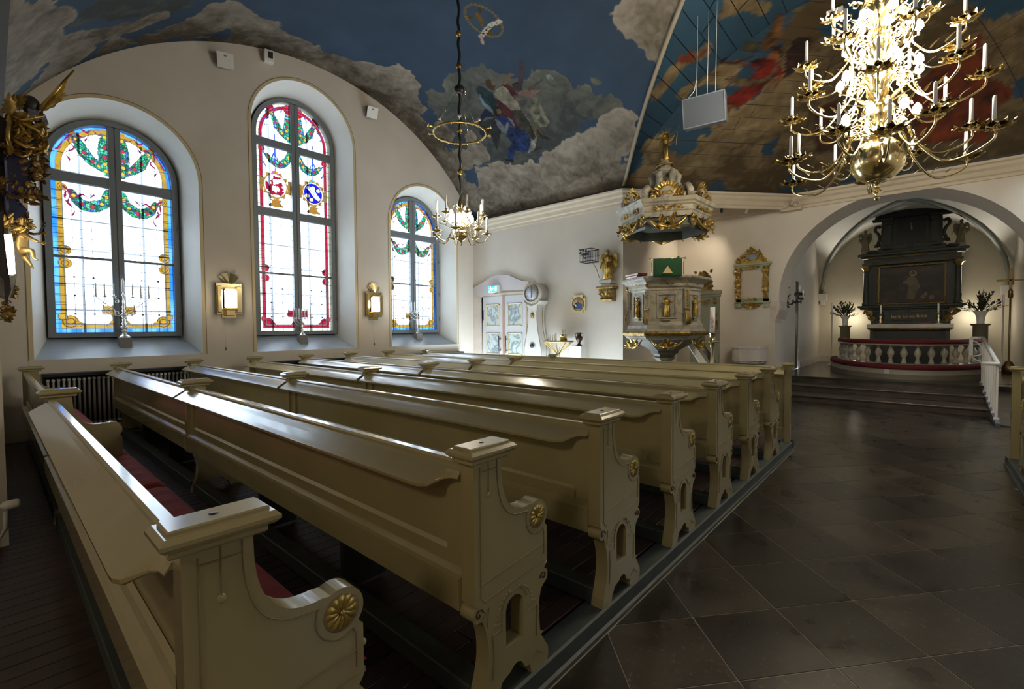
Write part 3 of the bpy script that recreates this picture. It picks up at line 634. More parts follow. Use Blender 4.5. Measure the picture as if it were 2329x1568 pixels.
ANG = [ # the three angels, outlines in order from back to front
 (zz([(880, 0), (940, 60), (960, 200), (930, 330), (900, 400), (860, 330), (860, 220)]), (74, 66, 74), .3),
 (zz([(340, 380), (420, 410), (520, 470), (590, 620), (560, 700), (500, 710), (400, 600), (330, 490), (310, 420)]), (38, 58, 62), .5),
 (zz([(350, 480), (420, 600), (500, 660), (540, 740), (500, 720), (400, 640), (350, 550)]), (120, 140, 150), .4),
 (zz([(430, 680), (500, 730), (560, 790), (440, 790), (380, 850), (350, 950), (340, 860), (370, 760)]), (30, 36, 62), .4),
 (zz([(380, 850), (560, 800), (640, 980), (580, 1240), (500, 1020), (400, 1080), (350, 1000)]), (50, 52, 46), .5),
 (zz([(1050, 500), (1130, 560), (1220, 760), (1280, 860), (1230, 920), (1150, 920), (1080, 860), (1020, 740), (940, 690), (1000, 640)]), (120, 118, 98), .9),
 (zz([(900, 440), (1000, 430), (1190, 435), (1100, 480), (1060, 540), (940, 520), (860, 490)]), (130, 104, 92), .4),
 (zz([(980, 420), (1090, 340), (1180, 290), (1200, 300), (1110, 360), (1010, 450)]), (90, 76, 66), .3),
 (zz([(1200, 240), (1290, 230), (1340, 290), (1280, 320), (1230, 290)]), (110, 124, 112), 1.2),
 (zz([(780, 360), (850, 325), (910, 360), (920, 440), (870, 460), (800, 420)]), (58, 50, 48), .5),
 (zz([(640, 380), (700, 340), (800, 420), (860, 500), (740, 530), (640, 470)]), (80, 40, 40), .5),
 (zz([(670, 350), (700, 270), (740, 210), (800, 220), (815, 235), (750, 260), (720, 340), (700, 370)]), (132, 104, 70), .3),
 (zz([(560, 440), (650, 380), (720, 420), (800, 540), (860, 600), (900, 700), (1010, 840), (1110, 1060), (1100, 1130), (1040, 1100), (930, 960), (800, 720), (640, 600), (540, 500)]), (150, 142, 120), .8),
 (zz([(560, 540), (650, 600), (790, 720), (900, 950), (860, 960), (700, 820), (640, 760), (590, 640)]), (78, 36, 36), .5),
 (zz([(760, 700), (900, 700), (1010, 850), (1100, 1060), (1050, 1110), (960, 980), (880, 960)]), (66, 62, 52), .8),
 (zz([(1040, 870), (1110, 920), (1180, 1010), (1150, 1060), (1090, 1000)]), (120, 94, 62), .3),
 (zz([(1110, 940), (1190, 1030), (1285, 1070), (1270, 1090), (1170, 1080), (1100, 1000)]), (60, 50, 30), .4),
 (zz([(800, 560), (870, 530), (920, 560), (860, 580)]), (140, 96, 74), .2),
 (zz([(430, 310), (480, 290), (530, 320), (570, 370), (540, 440), (500, 430), (440, 380)]), (74, 60, 40), .4),
 (zz([(495, 320), (540, 325), (570, 370), (530, 380)]), (136, 106, 82), .2),
 (zz([(540, 660), (600, 650), (650, 690), (655, 750), (620, 790), (560, 790), (530, 730)]), (42, 34, 30), .4),
 (zz([(575, 690), (620, 680), (650, 730), (620, 760), (585, 740)]), (128, 92, 74), .2),
 (zz([(560, 810), (650, 770), (720, 800), (800, 880), (820, 920), (740, 900), (700, 1000), (620, 950)]), (46, 58, 104), .6),
 (zz([(550, 820), (600, 830), (680, 920), (720, 860), (740, 880), (710, 1010), (640, 980), (580, 900)]), (128, 130, 136), .5),
 (zz([(720, 790), (790, 830), (820, 920), (790, 900)]), (130, 130, 134), .4),
 (zz([(740, 920), (860, 940), (940, 960), (1010, 1050), (1040, 1130), (990, 1240), (900, 1250), (830, 1230), (790, 1350), (720, 1340), (730, 1200), (790, 1140), (700, 1040)]), (36, 54, 96), .9),
 (zz([(1040, 1080), (1100, 1160), (1080, 1230), (990, 1270), (1020, 1170)]), (150, 148, 140), .7),
 (zz([(1100, 1180), (1190, 1200), (1060, 1245)]), (60, 52, 34), .3),
 (zz([(680, 1345), (800, 1350), (810, 1390), (700, 1370)]), (40, 32, 30), .3),
 # emblem: looped cord, sceptre and ribbon
 ([(1106, 62), (1110, 58), (1118, 66), (1122, 78), (1112, 88), (1106, 78), (1102, 62)], (104, 84, 36), .6),
 ([(1078, 26), (1086, 24), (1094, 38), (1104, 56), (1096, 60), (1084, 46)], (110, 88, 38), .6),
 ([(1068, 34), (1080, 40), (1070, 44), (1058, 40)], (100, 80, 34), .6), ([(1090, 14), (1096, 22), (1094, 34), (1088, 26)], (100, 80, 34), .6),
]
cols = paint_polys(cols, Pt, qv, ANG, cv)
cord = np.array([cv(1100+42*math.cos(a)*1.0+8*math.sin(a), 47+34*math.sin(a)+14*math.cos(a)) for a in np.linspace(0, 2*PI, 40)])
d, t, L = dseg(qv, [tuple(p) for p in cord]); k = (d < .022) & (np.sin(t*95) > -.6); cols[k] = lin(104, 88, 42)
rb = [tuple(cv(x, y)) for x, y in ((1096, 82), (1104, 70), (1116, 58), (1130, 51), (1137, 49))]
d, t, L = dseg(qv, rb); k = d < .042; cols[k] = lin(168, 158, 142); k = (d < .022) & (np.sin(t*120+np.sin(t*55)*2) > .25); cols[k] = lin(50, 44, 44)
d, t, L = dseg(qv, [tuple(cv(x, y)) for x, y in ((1092, 82), (1096, 90), (1098, 98))]); cols[d < .03] = lin(150, 120, 112)
M_paintv = attr_mat('painted_vault', .85, .2, .25)
grid_obj('ceiling', Pt, NU, NV, M_paintv, cols=cols, kind='structure')
# ---------------------------------------------------------------- boarded and painted vault of crossing and nave end
M_board = attr_mat('painted_board', .7, .25, .15)
CB = [(1450, 420, 30, .15), (1500, 400, 34, .2), (1480, 350, 30, .25), (1560, 420, 40, .1), (1540, 370, 30, .25), (1600, 400, 40, .2), (1610, 340, 34, .35), (1650, 380, 40, .15), (1665, 290, 40, .4), (1700, 330, 40, .3), (1640, 240, 26, .35), (1720, 260, 38, .4), (1760, 300, 34, .3), (1760, 390, 45, .1), (1700, 420, 40, .1), (1800, 350, 34, .3), (1790, 240, 34, .35), (1770, 190, 30, .3), (1650, 180, 26, .35), (1620, 170, 22, .3), (1570, 190, 28, .25), (1530, 150, 30, .25), (1510, 190, 26, .2), (1560, 130, 26, .25), (1600, 110, 20, .2), (1690, 10, 36, .2), (1660, 20, 24, .2), (1720, 30, 24, .2), (1500, 330, 20, .45), (1520, 320, 18, .4), (1740, 410, 40, .1),
      (1840, 180, 50, .2), (1830, 300, 40, .25), (1860, 390, 50, .05), (1900, 300, 60, .05), (1820, 120, 40, .1), (1950, 200, 90, 0), (2050, 300, 90, 0), (2000, 100, 90, 0), (2150, 60, 60, .1), (2240, 200, 60, .1), (2280, 100, 80, .15), (2200, 350, 70, .05), (2300, 300, 60, .1), (2150, 230, 80, 0), (1850, 30, 60, .0)]
BCL = blobs(CB, hit_dome)
def cd(a, b): return ch_d(hit_dome(a, b))[0]
def z7(L): return [(1350+x/3.733, y/3.733) for x, y in L]
RANG = [
 (z7([(1570, 100), (1600, 180), (1590, 320), (1540, 410), (1470, 440), (1400, 430), (1440, 330), (1510, 230)]), (96, 66, 34), .9),
 (z7([(1620, 480), (1700, 350), (1800, 320), (1840, 340), (1800, 500), (1700, 620), (1600, 680), (1620, 590)]), (50, 32, 30), .8),
 (z7([(1270, 370), (1330, 350), (1400, 380), (1380, 460), (1310, 460), (1260, 440)]), (62, 60, 42), .8),
 (z7([(1320, 530), (1440, 500), (1530, 530), (1590, 560), (1610, 640), (1540, 660), (1460, 720), (1380, 820), (1230, 920), (1110, 900), (1110, 850), (1200, 790), (1300, 700), (1360, 630), (1400, 570), (1330, 610)]), (112, 30, 20), .9),
 (z7([(1090, 680), (1200, 655), (1300, 690), (1420, 680), (1500, 640), (1550, 560), (1560, 610), (1480, 700), (1380, 730), (1250, 740), (1160, 710)]), (92, 78, 56), .9),
 (z7([(1190, 520), (1210, 505), (1330, 560), (1320, 580), (1220, 550)]), (136, 80, 44), .3),
 (z7([(1490, 440), (1560, 430), (1580, 500), (1520, 530), (1480, 500)]), (136, 84, 50), .4),
 (z7([(1500, 410), (1580, 400), (1600, 450), (1590, 520), (1560, 450), (1490, 450)]), (40, 22, 16), .4),
 (z7([(1060, 540), (1110, 485), (1130, 520), (1200, 530), (1350, 475), (1480, 480), (1480, 495), (1350, 490), (1200, 550), (1110, 550)]), (70, 40, 24), .5),
 (z7([(1560, 640), (1600, 660), (1560, 740), (1530, 760)]), (130, 76, 44), .4),
 (z7([(1100, 920), (1200, 900), (1150, 960), (1090, 1040), (1080, 1090), (1045, 1080), (1080, 980)]), (120, 74, 34), .3),
 (z7([(700, 540), (710, 470), (740, 460), (770, 500), (800, 440), (840, 460), (850, 510), (830, 545), (760, 550)]), (120, 58, 32), .5),
 (z7([(860, 510), (940, 420), (970, 410), (960, 450), (900, 500)]), (104, 60, 38), .5),
 ([(2060, 250), (2100, 180), (2180, 110), (2230, 80), (2240, 110), (2260, 180), (2300, 200), (2310, 215), (2270, 250), (2240, 330), (2200, 320), (2100, 330)], (100, 40, 14), .8),
 ([(1850, 260), (1890, 230), (1930, 240), (1900, 340), (1860, 350)], (70, 40, 16), .6),
]
RPQ = [(np.array([cd(a, b_) for a, b_ in poly]), c, amp) for poly, c, amp in RANG]
SKYD = np.array([.014, .038, .062])*CK*1.0
def dome_cols(Pt):
    nn = fbm(Pt, .9, 4); sky = SKYD*(.7+.7*nn[:, None])
    c = paint_clouds(Pt, sky, BCL, np.array([.235, .175, .092])*CK, np.array([.045, .030, .013])*CK, 1.7, .5); q = ch_d(Pt)
    fold = fbm(Pt, 7, 3); fold2 = fbm(Pt+3.3, 16, 2)
    for pq, col, amp in RPQ:
        k = inpoly(q, pq)
        if k.any(): c[k] = np.clip(lin(*col)[None]*.62*(1+amp*((fold[k]-.5)*3+(fold2[k]-.5)*1.2))[:, None], .002, 1)
    return c
dome = shell('ceiling_crossing')
S = np.linspace(0, 1, 400); dl = np.hypot(np.diff(S)*HW, np.diff(zs(S))); al = np.concatenate([[0], np.cumsum(dl)]); NR = int(al[-1]/.285); sk = np.interp(np.linspace(0, al[-1], NR+1), al, S)
def board(A, B, s0, s1, t0, t1, lift):
    # A, B: plan points at the springing; both run to the apex
    ln = math.hypot(B[0]-A[0], B[1]-A[1])*(t1-t0)*(1-s0); nu = max(2, int(ln/.055)+1); nv = 6; V = []; g = .007
    g1 = g/max(ln, .05)*(t1-t0)
    for u in np.linspace(t0+g1, t1-g1, nu):
        for v in np.linspace(s0+(s1-s0)*.018, s1-(s1-s0)*.018, nv):
            px = A[0]+(B[0]-A[0])*u; py = A[1]+(B[1]-A[1])*u; x = px+(APX[0]-px)*v; y = py+(APX[1]-py)*v; V.append((x, y, float(zs(v))))
    V = np.array(V); c = dome_cols(V)*(1+.14*(random.random()-.5)); V[:, 2] += lift; return V, nu, nv, c
rb_ = random.Random(3)
for A, B, nm in ((C1, C2, 'NE'), (C2, C3, 'E'), (C3, C4, 'SE')):
    for r in range(NR):
        s0, s1 = sk[r], sk[r+1]; ln = math.hypot(B[0]-A[0], B[1]-A[1])*(1-s0)
        cut = [0, 1] if ln < 1.6 or r % 3 == 1 else [0, rb_.uniform(.3, .7), 1]
        for t0, t1 in zip(cut[:-1], cut[1:]):
            V, nu, nv, c = board(A, B, s0, s1, t0, t1, rb_.uniform(0, .006)); grid_obj('plank', V, nu, nv, M_board, dome, cols=c)
# north slope of the nave vault, from the groin to the polygon
for r in range(NR):
    s0, s1 = sk[r], sk[r+1]; xr = APX[0]+.06*(1-s0)
    if s0 < .01: s0 = .012
    cut = [0, 1] if HW*s1 < 2 else [0, rb_.uniform(.35, .65), 1]
    for t0, t1 in zip(cut[:-1], cut[1:]):
        ln = HW*s1*(t1-t0); nu = max(2, int(ln/.06)); nv = 6; V = []
        for u in np.linspace(t0+.006/max(ln, .1), t1-.006/max(ln, .1), nu):
            for v in np.linspace(s0+(s1-s0)*.02, s1-(s1-s0)*.02, nv): xg = X1-HW*v-.0; V.append((xg+(xr-xg)*u, YC-HW*v, float(zs(v))))
        V = np.array(V); c = dome_cols(V)*(1+.14*(rb_.random()-.5)); grid_obj('plank', V, nu, nv, M_board, dome, cols=c)
# dark backing above the boards, and the rest of the nave vault (out of view)
b = MB()
for A, B in ((C1, C2), (C2, C3), (C3, C4)):
    V = [(A[0]+(B[0]-A[0])*u+(APX[0]-A[0]-(B[0]-A[0])*u)*v, A[1]+(B[1]-A[1])*u+(APX[1]-A[1]-(B[1]-A[1])*u)*v, float(zs(v))+.03) for u in (0, 1) for v in sk]; m = len(sk)
    b.add(V, [(i, i+1, m+i+1, m+i) for i in range(m-1)])
V = [(x, YC-HW*v, float(zs(v))+.03) for v in sk for x in (X1-HW*v, APX[0]+.06*(1-v))]; b.add(V, [(2*i, 2*i+1, 2*i+3, 2*i+2) for i in range(len(sk)-1)])
b.build('backing', M_dark, dome)
b = MB(); V = [(x, NY-(HW*(1-v)), float(zs(v))) for v in sk for x in (-6, APX[0])]; b.add(V, [(2*i, 2*i+1, 2*i+3, 2*i+2) for i in range(len(sk)-1)], True)
V = [(x, YC-HW*v, float(zs(v))) for v in sk for x in (-6, X0+HW*v)]; b.add(V, [(2*i, 2*i+1, 2*i+3, 2*i+2) for i in range(len(sk)-1)], True)
b.build('ceiling_nave', mat('nave_ceiling', (.1, .09, .075), .8), kind='structure')
# ---------------------------------------------------------------- floors
def clip_poly(poly, x0, x1, y0, y1):
    def cl(p, f, g):
        o = []
        for i in range(len(p)):
            a, b_ = p[i-1], p[i]; fa, fb = f(a), f(b_)
            if (fa >= 0) != (fb >= 0): t = fa/(fa-fb); o.append((a[0]+(b_[0]-a[0])*t, a[1]+(b_[1]-a[1])*t))
            if fb >= 0: o.append(b_)
        return o
    for f in (lambda p: p[0]-x0, lambda p: x1-p[0], lambda p: p[1]-y0, lambda p: y1-p[1]):
        poly = cl(poly, f, 0)
        if not poly: return poly
    return poly
def stone_mat():
    m = bpy.data.materials.new('polished_limestone'); N, L, b = nt(m); tc = N.new('ShaderNodeTexCoord'); oi = N.new('ShaderNodeObjectInfo')
    ad = N.new('ShaderNodeVectorMath'); ad.operation = 'ADD'; L.new(tc.outputs['Object'], ad.inputs[0]); sc = N.new('ShaderNodeVectorMath'); sc.operation = 'SCALE'; sc.inputs['Scale'].default_value = 40
    cb = N.new('ShaderNodeCombineXYZ'); L.new(oi.outputs['Random'], cb.inputs[0]); L.new(oi.outputs['Random'], cb.inputs[1]); L.new(cb.outputs[0], sc.inputs[0]); L.new(sc.outputs[0], ad.inputs[1])
    n1 = N.new('ShaderNodeTexNoise'); n1.inputs['Scale'].default_value = 3; n1.inputs['Detail'].default_value = 8; L.new(ad.outputs[0], n1.inputs[0])
    n2 = N.new('ShaderNodeTexNoise'); n2.inputs['Scale'].default_value = 26; n2.inputs['Detail'].default_value = 6; n2.inputs['Roughness'].default_value = .7; L.new(ad.outputs[0], n2.inputs[0])
    r = N.new('ShaderNodeValToRGB'); r.color_ramp.elements[0].color = (.014, .0095, .006, 1); r.color_ramp.elements[1].color = (.046, .037, .026, 1); r.color_ramp.elements[0].position = .3; r.color_ramp.elements[1].position = .75; L.new(n1.outputs['Fac'], r.inputs[0])
    r2 = N.new('ShaderNodeValToRGB'); r2.color_ramp.elements[0].position = .56; r2.color_ramp.elements[1].position = .72; L.new(n2.outputs['Fac'], r2.inputs[0])
    mx = N.new('ShaderNodeMixRGB'); mx.inputs[2].default_value = (.11, .092, .07, 1); L.new(r.outputs[0], mx.inputs[1]); mf = N.new('ShaderNodeMath'); mf.operation = 'MULTIPLY'; mf.inputs[1].default_value = .8; L.new(r2.outputs[0], mf.inputs[0]); L.new(mf.outputs[0], mx.inputs[0])
    mr = N.new('ShaderNodeMapRange'); mr.inputs[3].default_value = .5; mr.inputs[4].default_value = 1.5; L.new(oi.outputs['Random'], mr.inputs[0]); vm = N.new('ShaderNodeVectorMath'); vm.operation = 'SCALE'; L.new(mx.outputs[0], vm.inputs[0]); L.new(mr.outputs[0], vm.inputs['Scale']); L.new(vm.outputs[0], b.inputs['Base Color'])
    rr = N.new('ShaderNodeMapRange'); rr.inputs[3].default_value = .2; rr.inputs[4].default_value = .4; L.new(n1.outputs['Fac'], rr.inputs[0]); L.new(rr.outputs[0], b.inputs['Roughness'])
    bp = N.new('ShaderNodeBump'); bp.inputs['Strength'].default_value = .05; bp.inputs['Distance'].default_value = .01; L.new(n2.outputs['Fac'], bp.inputs['Height']); L.new(bp.outputs[0], b.inputs['Normal'])
    return m
M_tile = stone_mat(); M_joint = mat('floor_joint', (.30, .26, .20), .6)
fl = MB(); fl.box(-6, -4.4, -.3, XE+.1, YC+.1, -.1125); floor = fl.build('floor', M_joint, kind='structure')
YK = 1.29; SK = -.79
A0 = np.array([3.881, .637]); U = np.array([-.352, -.350]); Vv = np.array([.412, -.348])
for i in range(-34, 34):
    for j in range(-34, 34):
        o = A0+i*U+j*Vv; q = [tuple(o), tuple(o+U), tuple(o+U+Vv), tuple(o+Vv)]
        for (x0, x1, y0, y1) in ((.9, 7.45, SK, YK), (7.45, 12.3, -2.2, 3.2)):
            c = clip_poly(q, x0, x1, y0, y1)
            if len(c) < 3: continue
            ar = abs(sum(c[k-1][0]*c[k][1]-c[k][0]*c[k-1][1] for k in range(len(c))))/2
            if ar < .004: continue
            ce = np.mean(c, 0); cc_ = [(ce[0]+(p[0]-ce[0])*(1-.0046/max(.05, math.dist(p, ce))), ce[1]+(p[1]-ce[1])*(1-.0046/max(.05, math.dist(p, ce)))) for p in c]
            t = MB(); m = len(cc_)
            t.add([(p[0]-ce[0], p[1]-ce[1], 0) for p in cc_]+[((p[0]-ce[0])*.997, (p[1]-ce[1])*.997, .004) for p in cc_], [tuple(range(m, 2*m))]+[(k, (k+1) % m, m+(k+1) % m, m+k) for k in range(m)])
            t.build('tile', M_tile, floor, loc=(ce[0], ce[1], -.114))
# steps up to the chancel
M_step = mat('dark_step_stone', (.045, .033, .025), .3, c2=(.09, .07, .055), scale=4, detail=8)
M_cfl = mat('chancel_floor', (.07, .062, .05), .2, c2=(.04, .033, .026), scale=3, detail=6)
for x, z in ((12.25, .043), (13.0, .197)):
    b = MB(); b.box(x, -.97, z-.153, x+.95, 2.6 if x > 12.5 else 2.62, z-.025); b.box(x-.03, -.97, z-.03, x+.97, 2.62, z); b.build('floor_step', M_step, kind='structure', bevel=.006)
b = MB(); b.box(13.7, -1.99, .197, 20, 2.77, CZF-.03); b.box(13.67, -1.99, CZF-.03, 20, 2.77, CZF); b.build('floor_chancel', M_cfl, kind='structure')
# timber platforms under the two blocks of pews
def platform(name, y0, y1, yk, x1):
    b = MB(); b.box(-3, min(y0, y1), -.1, x1-.1, max(y0, y1), -.02); pl = b.build(name, M_dark, kind='structure')
    s = 1 if yk < y1 else -1
    k = MB(); yo = yk; prof = [(yo+s*.14, 0), (yo+s*.02, 0), (yo+s*.008, -.008), (yo+s*.006, -.085), (yo-s*.01, -.092), (yo-s*.012, -.114), (yo+s*.14, -.114)]
    k.prism([(a, b_) for a, b_ in prof], -3, x1, 'x'); k.build('kerb', M_kerb, pl)
    k = MB(); k.box(x1-.14, min(yo, y1), -.1, x1, max(yo, y1), 0); k.build('kerb', M_kerb, pl)
    return pl
pl = platform('floor_platform', 1.35, YN, 1.31, 7.5)
rr = random.Random(4); y = 1.47; n = 0
while y < 9.8:
    w_ = .118; xs = [-1.6, rr.uniform(1.5, 3), rr.uniform(4, 6), 7.38]
    for a, c in zip(xs[:-1], xs[1:]):
        b = MB(); b.box(a+.003, y+.002, -.02, c-.003, y+w_-.003, 0, .003); b.build('plank', M_plank, pl)
    y += w_
ps = platform('floor_platform_south', -4.2, -.82, -.80, 8.25)
b = MB(); b.box(-3, -4.2, -.02, 8.1, -.95, 0); b.build('plank', M_plank, ps)
# ramp with its side board beside the steps
b = MB(); b.prism([(11.3, -.114), (14.3, -.114), (14.3, .35), (14.2, .35), (11.3, -.09)], -1.9, -1.03, 'y'); b.build('floor_ramp', M_step, kind='structure')
b = MB(); b.prism([(11.25, -.114), (14.3, -.114), (14.3, .40), (11.25, -.06)], -1.03, -.97, 'y'); b.build('trim_10', mat('ramp_side', (.1, .115, .15), .5), kind='structure')
# ================================================================ PEWS
YA, YM, YW_ = 1.33, 5.38, 9.36; TH_ = .075
def arcp(cx, cz, r, a0, a1, n=8):
    n = int(n*1.8)
    return arcp_(cx, cz, r, a0, a1, n)
def arcp_(cx, cz, r, a0, a1, n=8): return [(cx+r*math.cos(math.radians(a0+(a1-a0)*i/n)), cz+r*math.sin(math.radians(a0+(a1-a0)*i/n))) for i in range(n+1)]
END = ([(0, 1.07), (0, .478), (.018, .468)]+arcp(.022, .435, .034, 95, 290, 9)+curve([(.045, .392), (.06, .35), (.074, .30), (.079, .24), (.074, .18), (.056, .11), (.034, .05), (.022, 0)], 3)+[(.128, 0), (.132, .035), (.15, .055), (.16, .075), (.21, .09)]
       +arcp(.255, .06, .05, 145, 20, 6)+[(.315, .055), (.345, .05), (.355, .02), (.36, 0), (.478, 0), (.488, .03), (.484, .07), (.462, .10), (.445, .13), (.43, .148), (.446, .158), (.424, .17), (.418, .24), (.418, .32), (.432, .37)]
       +arcp(.448, .425, .036, -75, 75, 7)+[(.47, .475), (.48, .49), (.48, .66), (.466, .672)]+arcp(.408, .728, .074, -38, 118, 10)+curve([(.345, .797), (.315, .797), (.275, .803), (.235, .822), (.20, .858), (.176, .915), (.165, .98), (.162, 1.07)], 5))
HOLE = [(.185, .21), (.30, .21), (.30, .36)]+arcp(.2425, .365, .0575, 0, 180, 8)+[(.185, .36)]
def groove(b, pts, y=-.0015, r=.0022): b.tube([(x, y, z) for x, z in pts], r, 4, smooth=False)
def make_end(parent, y, fancy):
    b = MB(); b.prism([END, HOLE] if fancy else [END], 0, TH_)
    e = b.build('end_panel', M_pew, parent, bevel=.006, loc=(0, y, 0))
    c = MB(); c.box(-.03, -.022, 1.060, .192, TH_+.022, 1.082, .006); c.box(-.048, -.04, 1.082, .222, TH_+.04, 1.116, .012); c.box(-.028, -.014, 1.112, .20, TH_+.014, 1.128, .004)
    c.build('cap', M_pew, e)
    h = MB(); h.lathe([(.011, 0), (.011, .002)], (.082, .037, 1.1275), 12); h.build('peg_hole', M_black, e)
    if fancy:
        g = MB()
        groove(g, [(.035, 1.04), (.035, .50), (.06, .47)]); groove(g, [(.035, 1.02), (.135, 1.02)]); groove(g, [(.085, 1.06), (.085, .925)])
        groove(g, curve([(.135, 1.06), (.137, .98), (.147, .91), (.168, .85), (.20, .81), (.245, .785), (.30, .776), (.335, .772)], 4)+curve([(.33, .765), (.325, .72), (.345, .675), (.38, .652), (.41, .648), (.445, .66)], 4)+[(.455, .64), (.455, .53)])
        groove(g, [(.035, .555), (.455, .585)]); groove(g, [(.05, .478), (.46, .51)])
        groove(g, arcp(.2425, .365, .085, 15, 165, 8)+[(.158, .33), (.158, .30)]); groove(g, [(.10, .34), (.158, .34)]); groove(g, [(.10, .31), (.158, .31)]); groove(g, [(.327, .34), (.40, .34)]); groove(g, [(.327, .31), (.40, .31)])
        groove(g, [(.10, .31), (.108, .22), (.10, .12)]); groove(g, [(.40, .31), (.395, .16)]); groove(g, [(.36, .06), (.40, .09), (.45, .05)]); groove(g, [(.03, .40), (.08, .44), (.07, .36)])
        g.build('incised_line', M_groove, e)
        d = MB()
        for a in range(8):
            for sg in (1, -1):
                t = math.radians(90+sg*(14+a*10)); d.ball((.2425+.125*math.cos(t), -.001, .33+.125*math.sin(t)), (.0055, .004, .009), 6, 4)
        d.build('carved_drops', M_pew, e, kind='stuff')
        b = MB(); b.ball((.085, .002, .915), (.012, .006, .014), 10, 6); b.build('boss', M_pew, e)
        for cx, cz, s in ((.022, .435, 1), (.448, .425, -1)):
            b = MB(); b.tube([(cx+s*(.026-.0026*k)*math.cos(k*.75), -.003, cz+(.026-.0026*k)*math.sin(k*.75)) for k in range(10)], .0026, 5); b.build('red_scroll', M_redline, e, label='dark red painted spiral')
        r = MB()
        for k in range(12):
            a = 2*PI*k/12
            for t, w_, hh in ((0, 1, 1),):
                ca, sa = math.cos(a), math.sin(a); V = []; 
                for rr_, ww, yy in ((.008, .004, -.004), (.03, .0085, -.010), (.048, .0115, -.007), (.056, .004, -.001)):
                    for q, dy in ((-1, .006), (0, 0), (1, .006)): V.append((.408+ca*rr_-sa*ww*q, yy+dy, .728+sa*rr_+ca*ww*q))
                r.add(V, [(i*3+j, i*3+j+1, i*3+j+4, i*3+j+3) for i in range(3) for j in range(2)], True)
        r.ball((.408, -.006, .728), (.009, .008, .009), 8, 6); r.lathe([(.058, 0), (.06, .003)], (0, 0, 0), 3) if False else None
        r.build('rosette', M_pewgold, e, label='gilded daisy rosette')
        k = MB(); k.M = xf((.408, -.001, .728), rx=PI/2); k.lathe([(.059, 0), (.0565, .001)], (0, 0, 0), 20); k.build('rosette_recess', M_groove, e)
        kb = MB(); kb.M = xf((.48, .037, .57), ry=PI/2); kb.lathe([(.008, 0), (.006, .008), (.013, .016), (.013, .022), (.006, .03)], (0, 0, 0), 10); kb.build('knob', M_pew, e)
    return e
M_redline = mat('red_line', (.05, .006, .008), .6)
M_pewgold = mat('pew_gilding', (.62, .46, .14), .35, .85, c2=(.35, .24, .06), scale=30)
LPR = [(.055, 1.055), (.02, 1.055), (.012, 1.045), (.012, 1.03), (-.004, 1.018), (-.03, 1.003), (-.075, .975), (-.10, .958), (-.098, .943), (-.088, .938), (-.06, .955), (-.02, .978), (.02, .992), (.03, 1.0), (.055, 1.0)]
def make_bench(parent, y0, y1, ledge=True, cut0=False, cut1=False):
    # moulded back panel
    b = MB(); b.prism([(-.018, .44), (-.018, .572), (.0, .580), (.028, .600), (.038, .605), (.038, 1.02), (.052, 1.02), (.052, .44)], y0, y1)
    p = b.build('back_panel', M_pew, parent)
    f = MB()
    for a in (y0, y1-.115): f.box(.022, a, .60, .04, a+.115, 1.0, .003)
    f.prism([(.022, .60), (.022, .655), (.036, .672), (.04, .60)], y0+.1, y1-.1); f.box(.022, y0+.1, .955, .04, y1-.1, 1.0, .002)
    f.build('back_frame', M_pew, p)
    if ledge:
        ys = [(y0, .16), (y0+.04, .20), (y0+.075, .34), (y0+.10, .6), (y0+.125, .86), (y0+.165, .98), (y0+.2, 1.0)] if cut0 else [(y0, 1.0)]
        ys += [(y1, 1.0)]
        V = []; m = len(LPR)
        for yy, k in ys:
            for x, z in LPR:
                if x < -.004: x2 = -.004+(x+.004)*k; z = z+(1.012-z)*(1-k)*(.8)-(.012 if z < 1 and False else 0); x = x2
                V.append((x, yy, z))
        F = [(i*m+k, (i+1)*m+k, (i+1)*m+(k+1) % m, i*m+(k+1) % m) for i in range(len(ys)-1) for k in range(m)]
        b = MB(); b.add(V, F+[tuple(range(m)), tuple(range(len(V)-1, len(V)-m-1, -1))]); o = b.build('book_ledge', M_pew, parent, bevel=.003)
    else:
        b = MB(); b.prism([(.055, 1.055), (.015, 1.055), (.008, 1.045), (.008, 1.02), (.015, .99), (.055, .99)], y0, y1); b.build('top_rail', M_pew, parent, bevel=.004)
    b = MB(); b.box(.05, y0, .425, .53, y1, .46, .008); b.build('seat', M_pew, parent)
    b = MB(); b.box(.03, y0, 0, .135, y1, .095, .006); b.build('foot_rail', M_kerb, parent)
def make_pew(i, x, label, ledges=(True, True)):
    t = thing('church_pew', label, 'pew', (x, 0, 0), group='cream painted pews north of the aisle')
    make_end(t, YA, True); make_end(t, YM, False); make_end(t, YW_, False)
    make_bench(t, YA+TH_, YM, ledges[0], True); make_bench(t, YM+TH_, YW_, ledges[1])
    for y in (2.6, 3.9, 6.7, 8.1): s = MB(); s.box(.12, y, .02, .40, y+.04, .425); s.build('seat_support', M_dark, t)
    return t
PEWX = [.29, 1.265, 2.24, 3.215, 4.19, 5.165, 6.14]
PLAB = ['cream painted pew nearest the camera with red seat cushions', 'cream painted pew directly in front of the red cushioned one', 'third cream pew from the camera, its book ledge lit by the windows',
        'fourth cream pew from the camera, middle of the seven', 'third cream pew back from the plain front board', 'second cream pew back from the plain front board', 'cream painted pew directly behind the plain front board']
pew0 = make_pew(0, PEWX[0], PLAB[0], (True, False))
pew1 = make_pew(1, PEWX[1], PLAB[1])
for i in range(2, 7):
    c = dup(pew1); c.location = (PEWX[i], 0, 0); c['label'] = PLAB[i]
